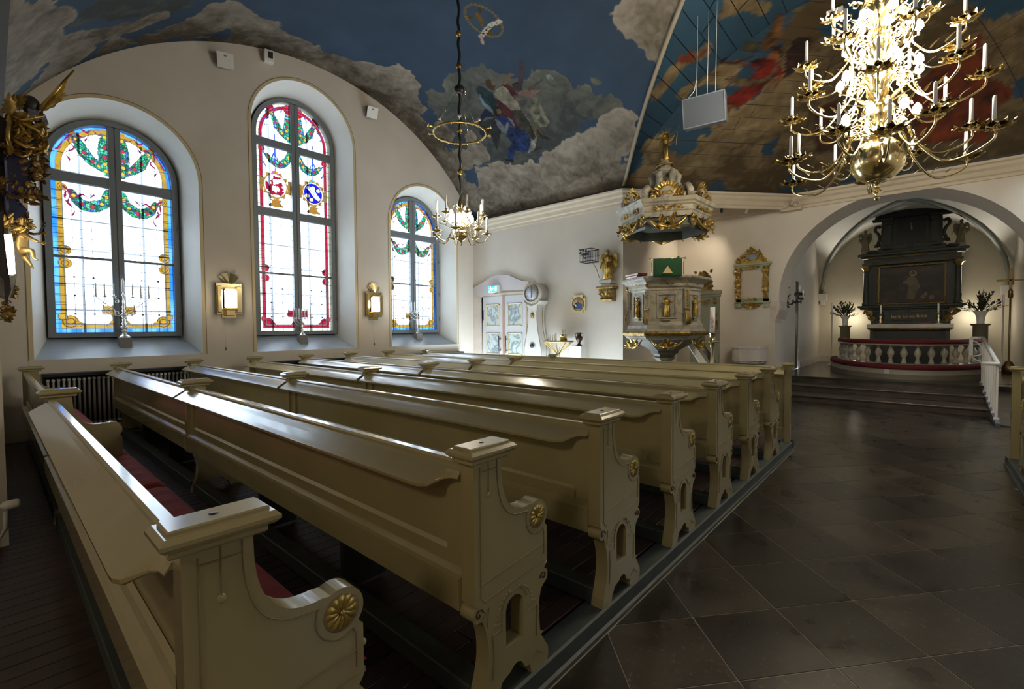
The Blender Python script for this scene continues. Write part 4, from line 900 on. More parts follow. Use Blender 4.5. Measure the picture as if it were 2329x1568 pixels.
# plain board in front of the first pew
def make_front(x, y0, y1, label, s=1):
    t = thing('pew_front_board', label, 'pew front', (x, 0, 0))
    for y in ((y0, (y0+y1)/2, y1) if y1-y0 > 5 else (y0,)):
        b = MB(); b.box(0, y, 0, .07, y+.075, 1.06, .004); b.build('post', M_pew, t)
        c = MB(); c.box(-.02, y-.02, 1.05, .09, y+.095, 1.068, .004); c.box(-.035, y-.035, 1.068, .105, y+.11, 1.10, .01); c.box(-.015, y-.015, 1.1, .085, y+.09, 1.11, .003); c.build('cap', M_pew, t)
    a, e = min(y0, y1)+.075, max(y0, y1)
    b = MB(); b.prism([(x_-.0, z) for x_, z in LPR], a, e); b.build('book_ledge', M_pew, t, bevel=.003)
    b = MB(); b.box(.02, a, .06, .05, e, 1.0); b.box(.005, a, .06, .06, e, .2, .005); b.box(.005, a, .9, .06, e, .99, .005); b.build('board', M_pew, t)
    return t
make_front(7.26, YA, YW_, 'plain front board with book ledge ahead of the foremost pew')
# pews of the block south of the aisle, only their aisle ends in view
tS = make_front(8.06, -.90, -4.15, 'plain front board of the pews south of the aisle')
for i, x in enumerate((6.95, 5.97)):
    t = thing('church_pew', ['cream pew end seen at the right edge behind its plain front board', 'cream pew south of the aisle, second behind its front board'][i], 'pew', (x, 0, 0), group='cream painted pews south of the aisle')
    e = make_end(t, 0, True); e.scale = (1, -1, 1); e.location = (0, -.83, 0)
    b = MB(); b.box(.02, -4.15, .44, .05, -.90, 1.0); b.build('back_panel', M_pew, t); b = MB(); b.prism(LPR, -4.15, -.905); b.build('book_ledge', M_pew, t); b = MB(); b.box(.05, -4.15, .425, .485, -.905, .46, .008); b.build('seat', M_pew, t)
# red seat cushions on the nearest pew
def cushion(y0, y1, label):
    nx, ny = 14, 40; rr_ = random.Random(int(y0*100)); V = []
    for i in range(nx):
        for j in range(ny):
            u, v = i/(nx-1), j/(ny-1); e = min(1, min(u, 1-u)*7)**.5*min(1, min(v, 1-v)*22)**.5
            V.append((.345+.49*u, y0+(y1-y0)*v, .462+.045*e+.004*math.sin(v*34+u*5)*e+.003*math.sin(v*71-u*9)*e))
    me = grid_obj('seat_cushion', np.array(V), nx, ny, M_red); tag(me, label, 'cushion', 'red cushions on the nearest pew'); return me
cushion(1.42, 2.75, 'red seat cushion nearest the aisle on the nearest pew')
cushion(2.77, 4.09, 'red seat cushion second from the aisle on the nearest pew')
cushion(4.11, 5.36, 'red seat cushion against the middle divider of the nearest pew, aisle side')
cushion(5.48, 7.4, 'red seat cushion beyond the middle divider of the nearest pew')
cushion(7.43, 9.33, 'red seat cushion at the radiator end of the nearest pew')
# radiators under the windows
def radiator(x0, x1, label):
    t = thing('radiator', label, 'radiator', (x0, 9.70, 0), group='column radiators under the window wall')
    b = MB(); b.box(-.06, -.06, .935, x1-x0+.06, .14, .985, .004); b.build('top_shelf', M_dark, t)
    f = MB(); f.tube([(0, 0, .19), (0, 0, .89)], .013, 6); f.tube([(0, .07, .19), (0, .07, .89)], .013, 6); f.box(-.018, -.015, .86, .018, .085, .90, .008); f.box(-.018, -.015, .17, .018, .085, .21, .008)
    m0 = f.build('fin', M_radi, t); n = int((x1-x0)/.057)
    for i in range(1, n): same('fin', m0, t, Matrix.Translation((i*.057, 0, 0)))
    b = MB(); b.tube([(.0, .035, .12), (x1-x0, .035, .12)], .02, 8); b.box(.1, 0, .0, .13, .07, .17); b.box(x1-x0-.2, 0, .0, x1-x0-.17, .07, .17); b.build('feed_pipe', M_radi, t)
    b = MB(); b.box(-.05, .12, .02, x1-x0+.05, .135, .93); b.build('back_plate', M_dark, t)
radiator(.56, 2.5, 'column radiator below the round-arched window nearest the left wall'); radiator(3.5, 5.6, 'column radiator below the tall middle window'); radiator(6.6, 8.8, 'column radiator below the window nearest the door')
b = MB(); b.box(.055, YN-.03, 0, X1, YN, .14); b.box(.055, YN-.022, .14, X1, YN, .165); b.build('baseboard_north', M_corn, kind='structure', bevel=.003)
# radiator with its valve against the west pier
t = thing('radiator', 'dark radiator with white thermostat valve at the left edge', 'radiator', (-1.2, 4.9, 0))
for i in range(19):
    f = MB(); f.tube([(i*.057, 0, .15), (i*.057, 0, .62)], .015, 6); f.build('fin', M_black, t)
b = MB(); b.tube([(-.02, 0, .12), (1.2, 0, .12), (1.24, 0, .2), (1.24, 0, .32)], .014, 8); b.build('feed_pipe', M_radi, t)
b = MB(); b.M = xf((1.20, 0, .36), ry=PI/2); b.lathe([(.012, 0), (.016, .02), (.03, .03), (.034, .05), (.034, .10), (.026, .115)], n=12); b.build('valve', M_white, t, label='white ribbed valve head')
# ================================================================ CARVING HELPERS
rc = random.Random(11)
def curls(b, c, w, h, n, ax=(1, 0, 0), up=(0, 0, 1), out=(0, -1, 0), size=.1, seed=1, sym=True, depth=.03):
    # bunch of acanthus leaves and volutes filling a w x h patch
    r = random.Random(seed); A, U_, O = Vector(ax), Vector(up), Vector(out); c = Vector(c)
    for i in range(n):
        u = r.uniform(0, 1) if sym else r.uniform(-1, 1); v = r.uniform(-1, 1); a = r.uniform(-1.2, 1.9)
        for sg in ((1, -1) if sym else (1,)):
            p = c+A*(sg*u*w/2)+U_*(v*h/2)+O*r.uniform(0, depth); d = A*(sg*math.cos(a))+U_*math.sin(a)+O*.25
            if i % 3 == 0: b.scroll(p, size*.42, A*sg, U_, 1.3, th=.28, a0=a, nn=5, n=9)
            else: b.leaf(p, d, O, size*r.uniform(.8, 1.3), size*.3, .5, 4)
def robed(b, c, h, rz=0, wings=0, arm=0, seed=0, halo=False, item=None):
    # small carved standing figure: robe with folds, arms, head; wings optional
    M0 = b.M; b.M = (M0 or Matrix.Identity(4)) @ xf(c, rz)
    r = h*.13
    b.lathe([(r*1.15, 0), (r*1.25, h*.03), (r*1.05, h*.2), (r*.95, h*.38), (r*.78, h*.52), (r*.72, h*.6), (r*.86, h*.70), (r*.92, h*.76), (r*.6, h*.815), (r*.3, h*.83), (r*.27, h*.86)], n=26, wob=.11, wn=7, sy=.75)
    b.lathe([(r*.2, h*.0), (r*.5, h*.1), (r*.75, h*.3), (r*.55, h*.5), (r*.2, h*.6)], (r*.35, -r*.35, 0), 10, wob=.15, wn=5)
    b.ball((0, -r*.05, h*.925), (r*.46, r*.52, h*.075), 12, 9); b.ball((0, -r*.55, h*.915), (r*.09, r*.14, h*.016), 6, 4)
    b.ball((0, r*.1, h*.94), (r*.52, r*.5, h*.072), 10, 7)
    for sg in (1, -1):
        up = arm if sg > 0 else -.2
        s0 = Vector((sg*r*.8, 0, h*.76)); el = s0+Vector((sg*r*(.5+.4*abs(up)), -r*.3, h*(-.13+.08*max(up, 0)))); ha = el+Vector((-sg*r*.5 if up <= 0 else sg*r*.7, -r*.9, h*(.02+.14*max(up, 0))))
        b.tube([s0, (s0+el)/2, el, (el+ha)/2, ha], [r*.3, r*.3, r*.27, r*.22, r*.1], 8); b.ball(ha, (r*.13, r*.15, r*.13), 7, 5)
        if wings:
            wo = [(.04, .70), (.09, .80), (.16, .88), (.23, .90), (.29, .84), (.315, .72), (.30, .56), (.26, .42), (.20, .30), (.17, .24), (.155, .34), (.11, .48), (.06, .58)]; k_ = h*wings/.6
            b.prism([(sg*x*k_, h*.72+(z-.72)*k_) for x, z in wo], r*.62, r*.78)
            for k in range(9):
                t = k/8; b.leaf((sg*k_*(.07+.17*math.sin(t*1.5)), r*.60, h*.72+(.13-.16*t)*k_), (sg*(.55-.3*t), 0, -.9), (0, -1, 0), k_*(.22+.12*t), k_*.026, .05, 4, .05)
    if item == 'book': b.box(-r*.9, -r*1.3, h*.56, r*.1, -r*.9, h*.68)
    b.M = M0
def hexpts(r, ph, n=6): return [(r*math.cos(ph+2*PI*i/n), r*math.sin(ph+2*PI*i/n)) for i in range(n)]
def hexloft(b, prof, ph, c=(0, 0), n=6):
    V = []; F = []
    for r, z in prof: V += [(c[0]+x, c[1]+y, z) for x, y in hexpts(r, ph, n)]
    for k in range(len(prof)-1):
        for i in range(n): F.append((k*n+i, k*n+(i+1) % n, (k+1)*n+(i+1) % n, (k+1)*n+i))
    F.append(tuple(range(n-1, -1, -1))); F.append(tuple((len(prof)-1)*n+i for i in range(n))); b.add(V, F)
def marble_mat(name, c, v, rough=.35, sc=2.2):
    m = bpy.data.materials.new(name); N, L, b = nt(m); tc = N.new('ShaderNodeTexCoord'); n1 = N.new('ShaderNodeTexNoise'); n1.inputs['Scale'].default_value = sc; n1.inputs['Detail'].default_value = 7; n1.inputs['Distortion'].default_value = 1.2
    L.new(tc.outputs['Object'], n1.inputs[0]); r = N.new('ShaderNodeValToRGB'); e = r.color_ramp.elements; e[0].position = .36; e[0].color = (*c, 1); e[1].position = .66; e[1].color = (*c, 1)
    k = r.color_ramp.elements.new(.5); k.color = (*v, 1); k = r.color_ramp.elements.new(.42); k.color = (*c, 1); k = r.color_ramp.elements.new(.58); k.color = (*c, 1)
    L.new(n1.outputs['Fac'], r.inputs[0]); L.new(r.outputs[0], b.inputs['Base Color']); b.inputs['Roughness'].default_value = rough; return m
M_pmarble = marble_mat('painted_white_marble', (.34, .30, .215), (.20, .19, .165))
M_dmarb = marble_mat('door_marbling', (.42, .46, .43), (.16, .2, .21), .35, 3)
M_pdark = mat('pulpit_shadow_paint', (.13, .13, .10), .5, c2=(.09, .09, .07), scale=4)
# ================================================================ PULPIT
PK = .88; PC = (8.76, 3.76); PZ = .19; PH = math.atan2(-PC[1], -PC[0])+PI/6+.06
pu = thing('pulpit', 'hexagonal white marbled pulpit with gilded saints, garlands and green hanging', 'pulpit', (PC[0], PC[1], PZ)); pu.scale = (PK,)*3
b = MB(); hexloft(b, [(.80, 1.56), (.80, 1.66), (.77, 1.70), (.745, 1.74), (.745, 2.38), (.76, 2.40), (.76, 2.44), (.80, 2.47), (.81, 2.53), (.86, 2.58), (.92, 2.62), (.94, 2.64), (.94, 2.68), (.70, 2.68)], PH); b.build('body', M_pmarble, pu, bevel=.004)
b = MB(); hexloft(b, [(.74, 1.36), (.82, 1.38), (.86, 1.42), (.86, 1.44)], PH); hexloft(b, [(.86, 1.53), (.84, 1.56), (.82, 1.58)], PH); b.build('lower_cornice', M_pmarble, pu)
b = MB(); hexloft(b, [(.84, 1.43), (.91, 1.46), (.92, 1.49), (.90, 1.525), (.83, 1.54)], PH); 
tor = b.build('gilded_moulding', M_golddull, pu)
b = MB()
for i in range(6):
    a = PH+PI/3*i; p, q = Vector((math.cos(a), math.sin(a), 0)), Vector((math.cos(a+PI/3), math.sin(a+PI/3), 0)); ou = (p+q).normalized()
    for k in range(14):
        t = (k+.5)/14; c = (p*(1-t)+q*t)*.90; b.leaf((c.x, c.y, 1.455), (q-p)*(1 if k < 7 else -1)+Vector((0, 0, .5)), ou, .09, .028, .3, 3)
b.build('leaf_frieze', M_goldleaf, tor)
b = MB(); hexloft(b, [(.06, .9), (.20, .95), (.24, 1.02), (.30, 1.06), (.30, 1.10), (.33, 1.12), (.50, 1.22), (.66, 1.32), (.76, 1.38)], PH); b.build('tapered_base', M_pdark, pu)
b = MB(); hexloft(b, [(.30, -.33), (.30, .1), (.2, .2), (.16, .6), (.16, .88), (.25, .95)], PH); b.build('pillar', M_pmarble, pu)
for i in range(6):
    a = PH+PI/3*i; p = Vector((math.cos(a), math.sin(a), 0)); q = Vector((math.cos(a+PI/3), math.sin(a+PI/3), 0)); ou = (p+q).normalized(); al = (q-p).normalized(); ap = .745*math.cos(PI/6)
    if ou.dot(Vector((-PC[0], -PC[1], 0))) < -.3*10: continue
    rz = math.atan2(ou.y, ou.x)+PI/2
    fr = MB(); fr.M = xf(ou*ap, rz)
    for (x0, z0, x1, z1) in ((-.2, 1.8, .2, 1.83), (-.2, 2.29, .2, 2.32), (-.2, 1.8, -.17, 2.32), (.17, 1.8, .2, 2.32)): fr.box(x0, -.022, z0, x1, .0, z1, .006)
    fr.box(-.1, -.07, 1.80, .1, 0, 1.835, .006); fr.box(-.08, -.05, 1.76, .08, 0, 1.80, .006); fr.build('panel_frame', M_pmarble, pu)
    st = MB(); st.M = xf(ou*(ap+.035), rz); robed(st, (0, 0, 1.835), .44, arm=(.5, 0, .9, -.2, .3, .6)[i], item='book' if i % 2 else None); st.build('saint_figure', M_goldleaf, pu)
    ch = MB(); ch.M = xf(ou*(ap+.02), rz); ch.ball((0, -.02, 2.545), (.045, .035, .05), 10, 7)
    for sg in (1, -1):
        for k in range(5): ch.leaf((sg*.03, -.02, 2.53+.01*k), (sg, -.1, .35-k*.28), (0, -1, 0), .15-.012*k, .022, .15, 4)
    ch.build('cherub_head', M_golddull, pu)
    # garland below
    g = MB(); g.M = xf(ou*(ap+.11), rz)
    curls(g, (0, 0, 1.24), .34, .12, 8, size=.13, seed=20+i, depth=.04)
    for sg in (1, -1): g.tube([(sg*.32, 0, 1.35), (sg*.25, -.02, 1.27), (sg*.12, -.03, 1.20), (0, -.03, 1.18)], [.012, .02, .03, .035], 6)
    g.build('garland', M_goldleaf, pu)
    # corner pilaster: leaf drop and bracket
    rz2 = math.atan2(p.y, p.x)+PI/2
    c = MB(); c.M = xf(p*.755, rz2); c.box(-.05, -.04, 2.0, .05, .02, 2.42, .01); c.build('pilaster', M_pmarble, pu)
    c = MB(); c.M = xf(p*.795, rz2)
    for k in range(8):
        for sg in (1, -1): c.leaf((0, -.004, 2.38-.045*k), (sg*.8, -.1, -.6), (0, -1, 0), .05, .014, .3, 3)
        c.ball((0, -.012, 2.38-.045*k), .013, 6, 4)
    c.ball((0, -.02, 2.49), (.03, .03, .04), 8, 6); c.build('leaf_drop', M_goldleaf, pu)
    c = MB(); c.M = xf(p*.76, rz2)
    for dx in (-.045, -.015, .015, .045): c.tube([(dx, -.02, 1.98), (dx, -.05, 1.94), (dx, -.085, 1.86), (dx, -.10, 1.78), (dx, -.085, 1.71), (dx, -.05, 1.68)], .014, 6)
    c.build('scroll_bracket', M_golddull, pu)
# green hanging over the front, with its rail
fo = Vector((math.cos(PH-PI/6), math.sin(PH-PI/6), 0)) if False else None
best = max(range(6), key=lambda i: Vector((math.cos(PH+PI/3*i+PI/6), math.sin(PH+PI/3*i+PI/6), 0)).dot(Vector((-PC[0], -PC[1], 0))))
aF = PH+PI/3*best+PI/6; ou = Vector((math.cos(aF), math.sin(aF), 0)); rzF = aF+PI/2
ant = thing('pulpit_hanging', 'green cloth with pale triangle hung over the front of the pulpit', 'hanging', (PC[0]+ou.x*.86*PK, PC[1]+ou.y*.86*PK, PZ+2.66*PK), rzF); ant.scale = (PK,)*3
b = MB(); b.add([(x, -.03-.012*math.sin(x*22)*(1 if z < .2 else .3), z) for z in (.35, .2, .05, -.02) for x in np.linspace(-.28, .28, 12)], [(r*12+i, r*12+i+1, r*12+i+13, r*12+i+12) for r in range(3) for i in range(11)], True)
o = b.build('cloth', mat('green_cloth', (.008, .055, .018), .9, bump=.2, bscale=120), ant); sd = o.modifiers.new('s', 'SOLIDIFY'); sd.thickness = .008
b = MB(); b.prism([(-.10, .05), (.10, .05), (0, .20)], -.062, -.052); b.build('triangle', mat('straw', (.55, .42, .2), .8, bump=.2), ant, label='straw coloured triangle')
b = MB(); b.tube([(-.34, -.03, .35), (.34, -.03, .35)], .009, 8); [b.ball((sg*.34, -.03, .35), .022, 8, 6) for sg in (1, -1)]
for sg in (1, -1): b.tube([(sg*.31, -.03, .35), (sg*.31, .0, .30), (sg*.31, .02, .03)], .008, 6)
b.build('rail', M_brass, ant)
mic = thing('microphone', 'small black microphone standing above the green pulpit cloth', 'microphone', (PC[0]+ou.x*.6+.14, PC[1]+ou.y*.6-.14, PZ+2.68*PK)); mic.scale = (PK,)*3
b = MB(); b.tube([(0, 0, 0), (0, 0, .2), (-.02, -.02, .34)], .006, 6); b.build('stem', M_black, mic); b = MB(); b.ball((-.03, -.03, .37), (.028, .028, .035), 8, 6); b.build('head', M_black, mic)
# red books on the pulpit rim
rl = Vector((-ou.y, ou.x, 0)) if True else 0
lf = [math.cos(aF-PI/3), math.sin(aF-PI/3)]
if ray(0, 0) is not None:
    cand = [(math.cos(aF+s*PI/3), math.sin(aF+s*PI/3)) for s in (1, -1)]; lf = max(cand, key=lambda v: -(v[0]*CR[0]+v[1]*CR[1]))
for k in range(2):
    t = thing('book', ['dark red leather book lying on top of the pulpit rim', 'dark red leather book lying beneath another on the pulpit rim'][1-k], 'book', (PC[0]+lf[0]*.62, PC[1]+lf[1]*.62, PZ+2.68*PK+.045*k), math.atan2(lf[1], lf[0])+PI/2+.1*k, 'books on the pulpit rim'); t.scale = (PK,)*3
    b = MB(); b.box(-.26, -.12, .0, .22, .12, .007, .002); b.box(-.26, -.12, .041, .22, .12, .048, .002); b.box(.215, -.12, 0, .225, .12, .048); b.build('cover', mat('red_leather', (.16, .015, .02), .5), t)
    b = MB(); b.box(-.25, -.11, .006, .215, .11, .042); b.build('pages', M_candle, t)
# stair behind the pulpit, doorway panel
st = thing('pulpit_stair', 'slanting marbled stair side behind the pulpit', 'stair', (PC[0], PC[1], PZ)); st.scale = (PK,)*3
b = MB(); b.M = xf((.55, -.12, 0), math.radians(-52)); b.prism([(.15, 1.25), (.30, 1.25), (1.35, -.3), (1.15, -.3)], -.04, .02); b.build('string_board', M_white, st)
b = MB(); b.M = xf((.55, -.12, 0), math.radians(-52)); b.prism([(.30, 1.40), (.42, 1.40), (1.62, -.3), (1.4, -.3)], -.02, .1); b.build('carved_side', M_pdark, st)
dp = P(1600, 700, x=11.6)
pd = thing('pulpit_doorway', 'narrow green-grey doorway panel with gilded carved crest behind the pulpit', 'doorway', (11.6, dp[1], 0))
b = MB(); b.box(0, -.36, .0, .08, .0, 2.45); b.box(-.03, -.40, 2.40, .1, .36, 2.5, .01); b.box(-.02, -.38, 2.34, .1, .36, 2.4, .01); b.box(0, -.0, 0, .08, .33, 2.4); b.build('panel', mat('greygreen', (.2, .19, .13), .5), pd)
b = MB()
for yy in (-.3, .22): curls(b, (-.02, yy, 1.8), .05, 1.0, 12, ax=(0, 1, 0), out=(-1, 0, 0), size=.12, seed=int(yy*10)+50, sym=False)
b.prism([(-.2, 2.5), (.2, 2.5), (.16, 2.7), (.08, 2.8), (.1, 2.92), (0, 3.0), (-.1, 2.92), (-.08, 2.8), (-.16, 2.7)], .0, .05, 'x'); curls(b, (-.01, .0, 2.73), .34, .42, 36, ax=(0, 1, 0), out=(-1, 0, 0), size=.11, seed=71); curls(b, (-.02, -.05, 2.2), .3, .1, 4, ax=(0, 1, 0), out=(-1, 0, 0), size=.09, seed=72)
b.build('gilded_carving', M_golddull, pd)
# ================================================================ SOUNDING BOARD
PX_ = ((9.3-PC[0])/PK, (YC-PC[1]+.02)/PK)
sbd = thing('sounding_board', 'hexagonal canopy with gilded carving above the pulpit', 'canopy', (PC[0], PC[1], PZ)); sbd.scale = (PK,)*3
b = MB(); hexloft(b, [(.93, 3.88), (.93, 3.98), (.95, 4.0), (.95, 4.10), (.98, 4.12), (.99, 4.15), (1.03, 4.18), (1.05, 4.23), (1.06, 4.25), (.5, 4.27), (.1, 4.3)], PH); b.build('cornice', M_pmarble, sbd, bevel=.004)
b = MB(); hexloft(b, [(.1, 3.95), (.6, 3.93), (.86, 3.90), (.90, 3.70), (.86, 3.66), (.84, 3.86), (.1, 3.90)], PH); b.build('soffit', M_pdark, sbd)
for i in range(6):
    a = PH+PI/3*i; p = Vector((math.cos(a), math.sin(a), 0)); q = Vector((math.cos(a+PI/3), math.sin(a+PI/3), 0)); ou_ = (p+q).normalized(); ap = math.cos(PI/6); rz = math.atan2(ou_.y, ou_.x)+PI/2
    f = MB(); f.M = xf(ou_*(.95*ap+.01), rz); curls(f, (0, 0, 4.05), .62, .04, 12, size=.07, seed=90+i, depth=.012); f.build('frieze_carving', M_goldleaf, sbd)
    f = MB(); f.M = xf(ou_*(.98*ap), rz)
    curls(f, (0, 0, 3.72), .36, .14, 9, size=.15, seed=100+i, depth=.05)
    for sg in (1, -1): f.tube([(sg*.36, 0, 3.88), (sg*.33, -.02, 3.80), (sg*.22, -.03, 3.70), (0, -.04, 3.64)], [.02, .028, .04, .05], 6)
    f.build('hanging_garland', M_goldleaf, sbd)
    f = MB(); f.M = xf(ou_*(.93*ap), rz)
    for k in range(13):
        t = PI*(k+.5)/13; f.leaf((.20*math.cos(t), 0, 4.28+.22*math.sin(t)), (math.cos(t), -.1, math.sin(t)), (0, -1, 0), .13, .035, .4, 4)
    f.tube([(.2*math.cos(t), 0, 4.28+.22*math.sin(t)) for t in np.linspace(0, PI, 12)], .028, 6)
    curls(f, (0, 0, 4.32), .62, .08, 10, size=.13, seed=120+i, depth=.03); f.build('crest', M_goldleaf, sbd)
    f = MB(); f.M = xf(ou_*(.93*ap+.0), rz); f.prism([(.17*math.cos(t)*(1+.1*math.cos(4*t)), 4.38+.12*math.sin(t)) for t in np.linspace(0, 2*PI, 24)[:-1]], -.02, .03); f.build('cartouche', M_pmarble, sbd)
    f = MB(); f.M = xf(p*.97, math.atan2(p.y, p.x)+PI/2)
    f.ball((0, 0, 3.86), (.04, .04, .06), 8, 6); curls(f, (0, 0, 3.76), .06, .2, 6, size=.08, seed=140+i, sym=False); f.build('tassel', M_goldleaf, sbd)
    f = MB(); f.M = xf((0, 0, 0), math.atan2(p.y, p.x))
    f.tube([(.86, 0, 4.28), (.88, 0, 4.40), (.80, 0, 4.50), (.66, 0, 4.47), (.55, 0, 4.42), (.42, 0, 4.48), (.32, 0, 4.62), (.25, 0, 4.78), (.28, 0, 4.92), (.22, 0, 5.0)], [.07, .08, .08, .06, .055, .07, .08, .07, .075, .05], 8); f.build('volute', M_pmarble, sbd)
b = MB(); hexloft(b, [(.12, 4.9), (.22, 4.96), (.27, 5.0), (.27, 5.04), (.2, 5.06)], PH); b.build('top_plinth', M_pmarble, sbd)
b = MB(); b.ball((0, 0, 5.17), .13, 14, 10); b.build('orb', M_pmarble, sbd)
b = MB(); b.tube([(.19*math.cos(a), .19*math.sin(a), 5.08+.02*a) for a in np.linspace(0, 2*PI*1.3, 30)], .03, 6); b.build('serpent', M_golddull, sbd)
b = MB(); b.tube([(0, 0, 4.2), (.2, .6, 4.1), (PX_[0], PX_[1], 4.0)], .03, 6); b.build('support_arm', M_iron, sbd)
b = MB(); b.M = xf((0, 0, 5.28), rzF); robed(b, (0, 0, 0), .58, arm=.9)
for k in range(15):
    a = math.radians(-20+220*k/14); b.tube([(.05*math.cos(a), .02, .52+.05*math.sin(a)), ((.2+.04*(k % 2))*math.cos(a), .02, .52+(.2+.04*(k % 2))*math.sin(a))], [.012, .002], 4)
b.tube([(.22, -.06, .30), (.26, -.06, .75)], .008, 5); b.build('risen_figure', M_goldleaf, sbd)
# ================================================================ LIGHT FITTINGS
def arm_set(t, n, R, zp, za, zd, r0, ph, pan_r, th, ch, fancy, names=('arm', 'drip_pan', 'candle')):
    arms = []
    for i in range(n):
        a = ph+2*PI*i/n; M = xf((0, 0, 0), a)
        if not arms:
            b = MB(); pts = [(r0, 0, za), (r0+(R-r0)*.18, 0, za+.04), (r0+(R-r0)*.3, 0, (za+zd)/2+.02), (r0+(R-r0)*.55, 0, zd+.015), (r0+(R-r0)*.8, 0, zd+.01), (R, 0, (zd+zp)/2), (R+.01, 0, zp)]
            b.tube([Vector((x, 0, z)) for x, z in curve([(p[0], p[2]) for p in pts], 4)], th, 7)
            if fancy:
                b.scroll((r0+(R-r0)*.12, 0, za+.06), .05, (1, 0, 0), (0, 0, 1), 1.2, th=.22); b.ball((r0+(R-r0)*.27, 0, (za+zd)/2+.08), (.02, .02, .028), 8, 6); b.ball((r0+(R-r0)*.3, 0, (za+zd)/2+.03), (.016, .016, .02), 8, 6)
                for k in range(3): b.leaf((r0+(R-r0)*(.35+.2*k), 0, zd+.05), (.6, 0, .7), (1, 0, 0), .09, .018, .5, 4)
            o = b.build(names[0], M_brass, t); o.matrix_local = M; arms.append(o)
            p = MB()
            if fancy:
                for k in range(9):
                    q = 2*PI*k/9; p.leaf((R+.02*math.cos(q), .02*math.sin(q), zp), (math.cos(q), math.sin(q), .12), (0, 0, 1), pan_r, pan_r*.34, .28, 5, .1)
                p.lathe([(.03, 0), (.042, .015), (.02, .035), (.034, .055), (.026, .075), (.024, .085)], (R, 0, zp), 10)
            else: p.lathe([(.012, -.02), (.03, -.012), (pan_r, .004), (pan_r, .009), (.02, .004), (.02, .03), (.028, .035), (.022, .05), (.018, .06)], (R, 0, zp), 16)
            p.build(names[1], M_brass, o); hb = .085 if fancy else .055
            c = MB(); c.lathe([(.017, 0), (.0165, ch*.9), (.013, ch*.96), (.003, ch)], (R, 0, zp+hb), 10); c.build(names[2], M_candle, o)
        else:
            o = same(names[0], arms[0], t, M); arms.append(o)
            for chd in arms[0].children: same(chd.name.split('.')[0], chd, o, Matrix.Identity(4))
    return arms
big = thing('chandelier', 'large tiered brass chandelier with many candles and leaf-shaped drip pans', 'chandelier', (CHX, CHY, 0))
b = MB(); b.lathe([(.004, 3.02), (.025, 3.04), (.03, 3.06), (.012, 3.08), (.05, 3.11), (.045, 3.13), (.02, 3.15), (.028, 3.2), (.05, 3.225), (.1, 3.235), (.11, 3.25)], n=20); b.build('finial', M_brass, big)
b = MB(); b.ball((0, 0, 3.47), (.255, .255, .25), 36, 22); b.build('globe', M_brass, big)
b = MB(); b.lathe([(.09, 3.70), (.13, 3.73), (.10, 3.77), (.08, 3.85), (.12, 3.95), (.16, 4.02), (.12, 4.1), (.07, 4.15), (.10, 4.28), (.15, 4.38), (.12, 4.48), (.06, 4.55), (.09, 4.68), (.13, 4.78), (.09, 4.88), (.05, 4.95), (.08, 5.1), (.1, 5.2), (.04, 5.3), (.02, 5.35), (.015, 7.2)], n=20); b.build('stem', M_brass, big)
arm_set(big, 6, .95, 3.46, 3.74, 3.27, .12, .15, .15, .0115, .23, True)
arm_set(big, 6, .76, 3.64, 3.86, 3.45, .10, .66, .14, .011, .23, True)
arm_set(big, 8, .84, 4.12, 4.34, 3.93, .12, .05, .14, .011, .24, True)
arm_set(big, 8, .72, 4.60, 4.80, 4.43, .11, .44, .13, .010, .24, True)
arm_set(big, 6, .50, 5.06, 5.22, 4.92, .08, .1, .12, .010, .24, True)
k = 0; bulb0 = None
for z, R_, n in ((3.90, .33, 7), (4.36, .36, 9), (4.78, .33, 9), (5.0, .22, 5)):
    for i in range(n):
        a = 2*PI*i/n+z; M = xf((R_*math.cos(a), R_*math.sin(a), z))
        if bulb0 is None:
            b = MB(); b.lathe([(.012, -.05), (.016, -.02), (.016, 0)], n=8); b.tube([(0, 0, -.04), (-.12, 0, -.09), (-.2, 0, -.02)], .006, 5); base = b.build('bulb_holder', M_brass, big); base.matrix_local = M @ Matrix.Rotation(a, 4, 'Z'); bulb0 = base
            b = MB(); b.lathe([(.014, 0), (.042, .03), (.036, .08), (.005, .12)], n=10); b.build('bulb', M_bulb, base)
        else:
            o = same('bulb_holder', bulb0, big, M @ Matrix.Rotation(a, 4, 'Z')); same('bulb', bulb0.children[0], o, Matrix.Identity(4))
for z, R_, n, s in ((4.08, .24, 9, .2), (4.52, .26, 10, .2), (4.95, .24, 9, .2), (5.22, .3, 8, .2)):     # gilt crown work round the stem
    b = MB()
    for i in range(n):
        a = 2*PI*i/n; c, s_ = math.cos(a), math.sin(a); b.leaf((.09*c, .09*s_, z), (c*.75, s_*.75, .6), (c, s_, .1), s, .04, .5, 5); b.scroll((R_*c, R_*s_, z-.05), .055, (c, s_, 0), (0, 0, 1), 1.3, th=.2)
    b.build('leaf_crown', M_brass, big)
small = thing('chandelier', 'small brass chandelier hanging in front of the window wall', 'chandelier', (4.83, 5.3, 0))
b = MB(); b.lathe([(.004, 2.88), (.014, 2.90), (.01, 2.93), (.02, 2.945), (.03, 2.96)], n=12); b.ball((0, 0, 3.045), (.11, .11, .095), 20, 14); b.lathe([(.03, 3.13), (.09, 3.15), (.05, 3.18), (.04, 3.25), (.07, 3.32), (.04, 3.4), (.06, 3.5), (.03, 3.58), (.012, 3.65)], n=16); b.build('stem', M_brass, small)
arm_set(small, 7, .40, 3.06, 3.22, 2.93, .05, .2, .085, .0075, .22, False)
arm_set(small, 7, .36, 3.31, 3.45, 3.20, .05, .65, .075, .007, .20, False)
b0 = None
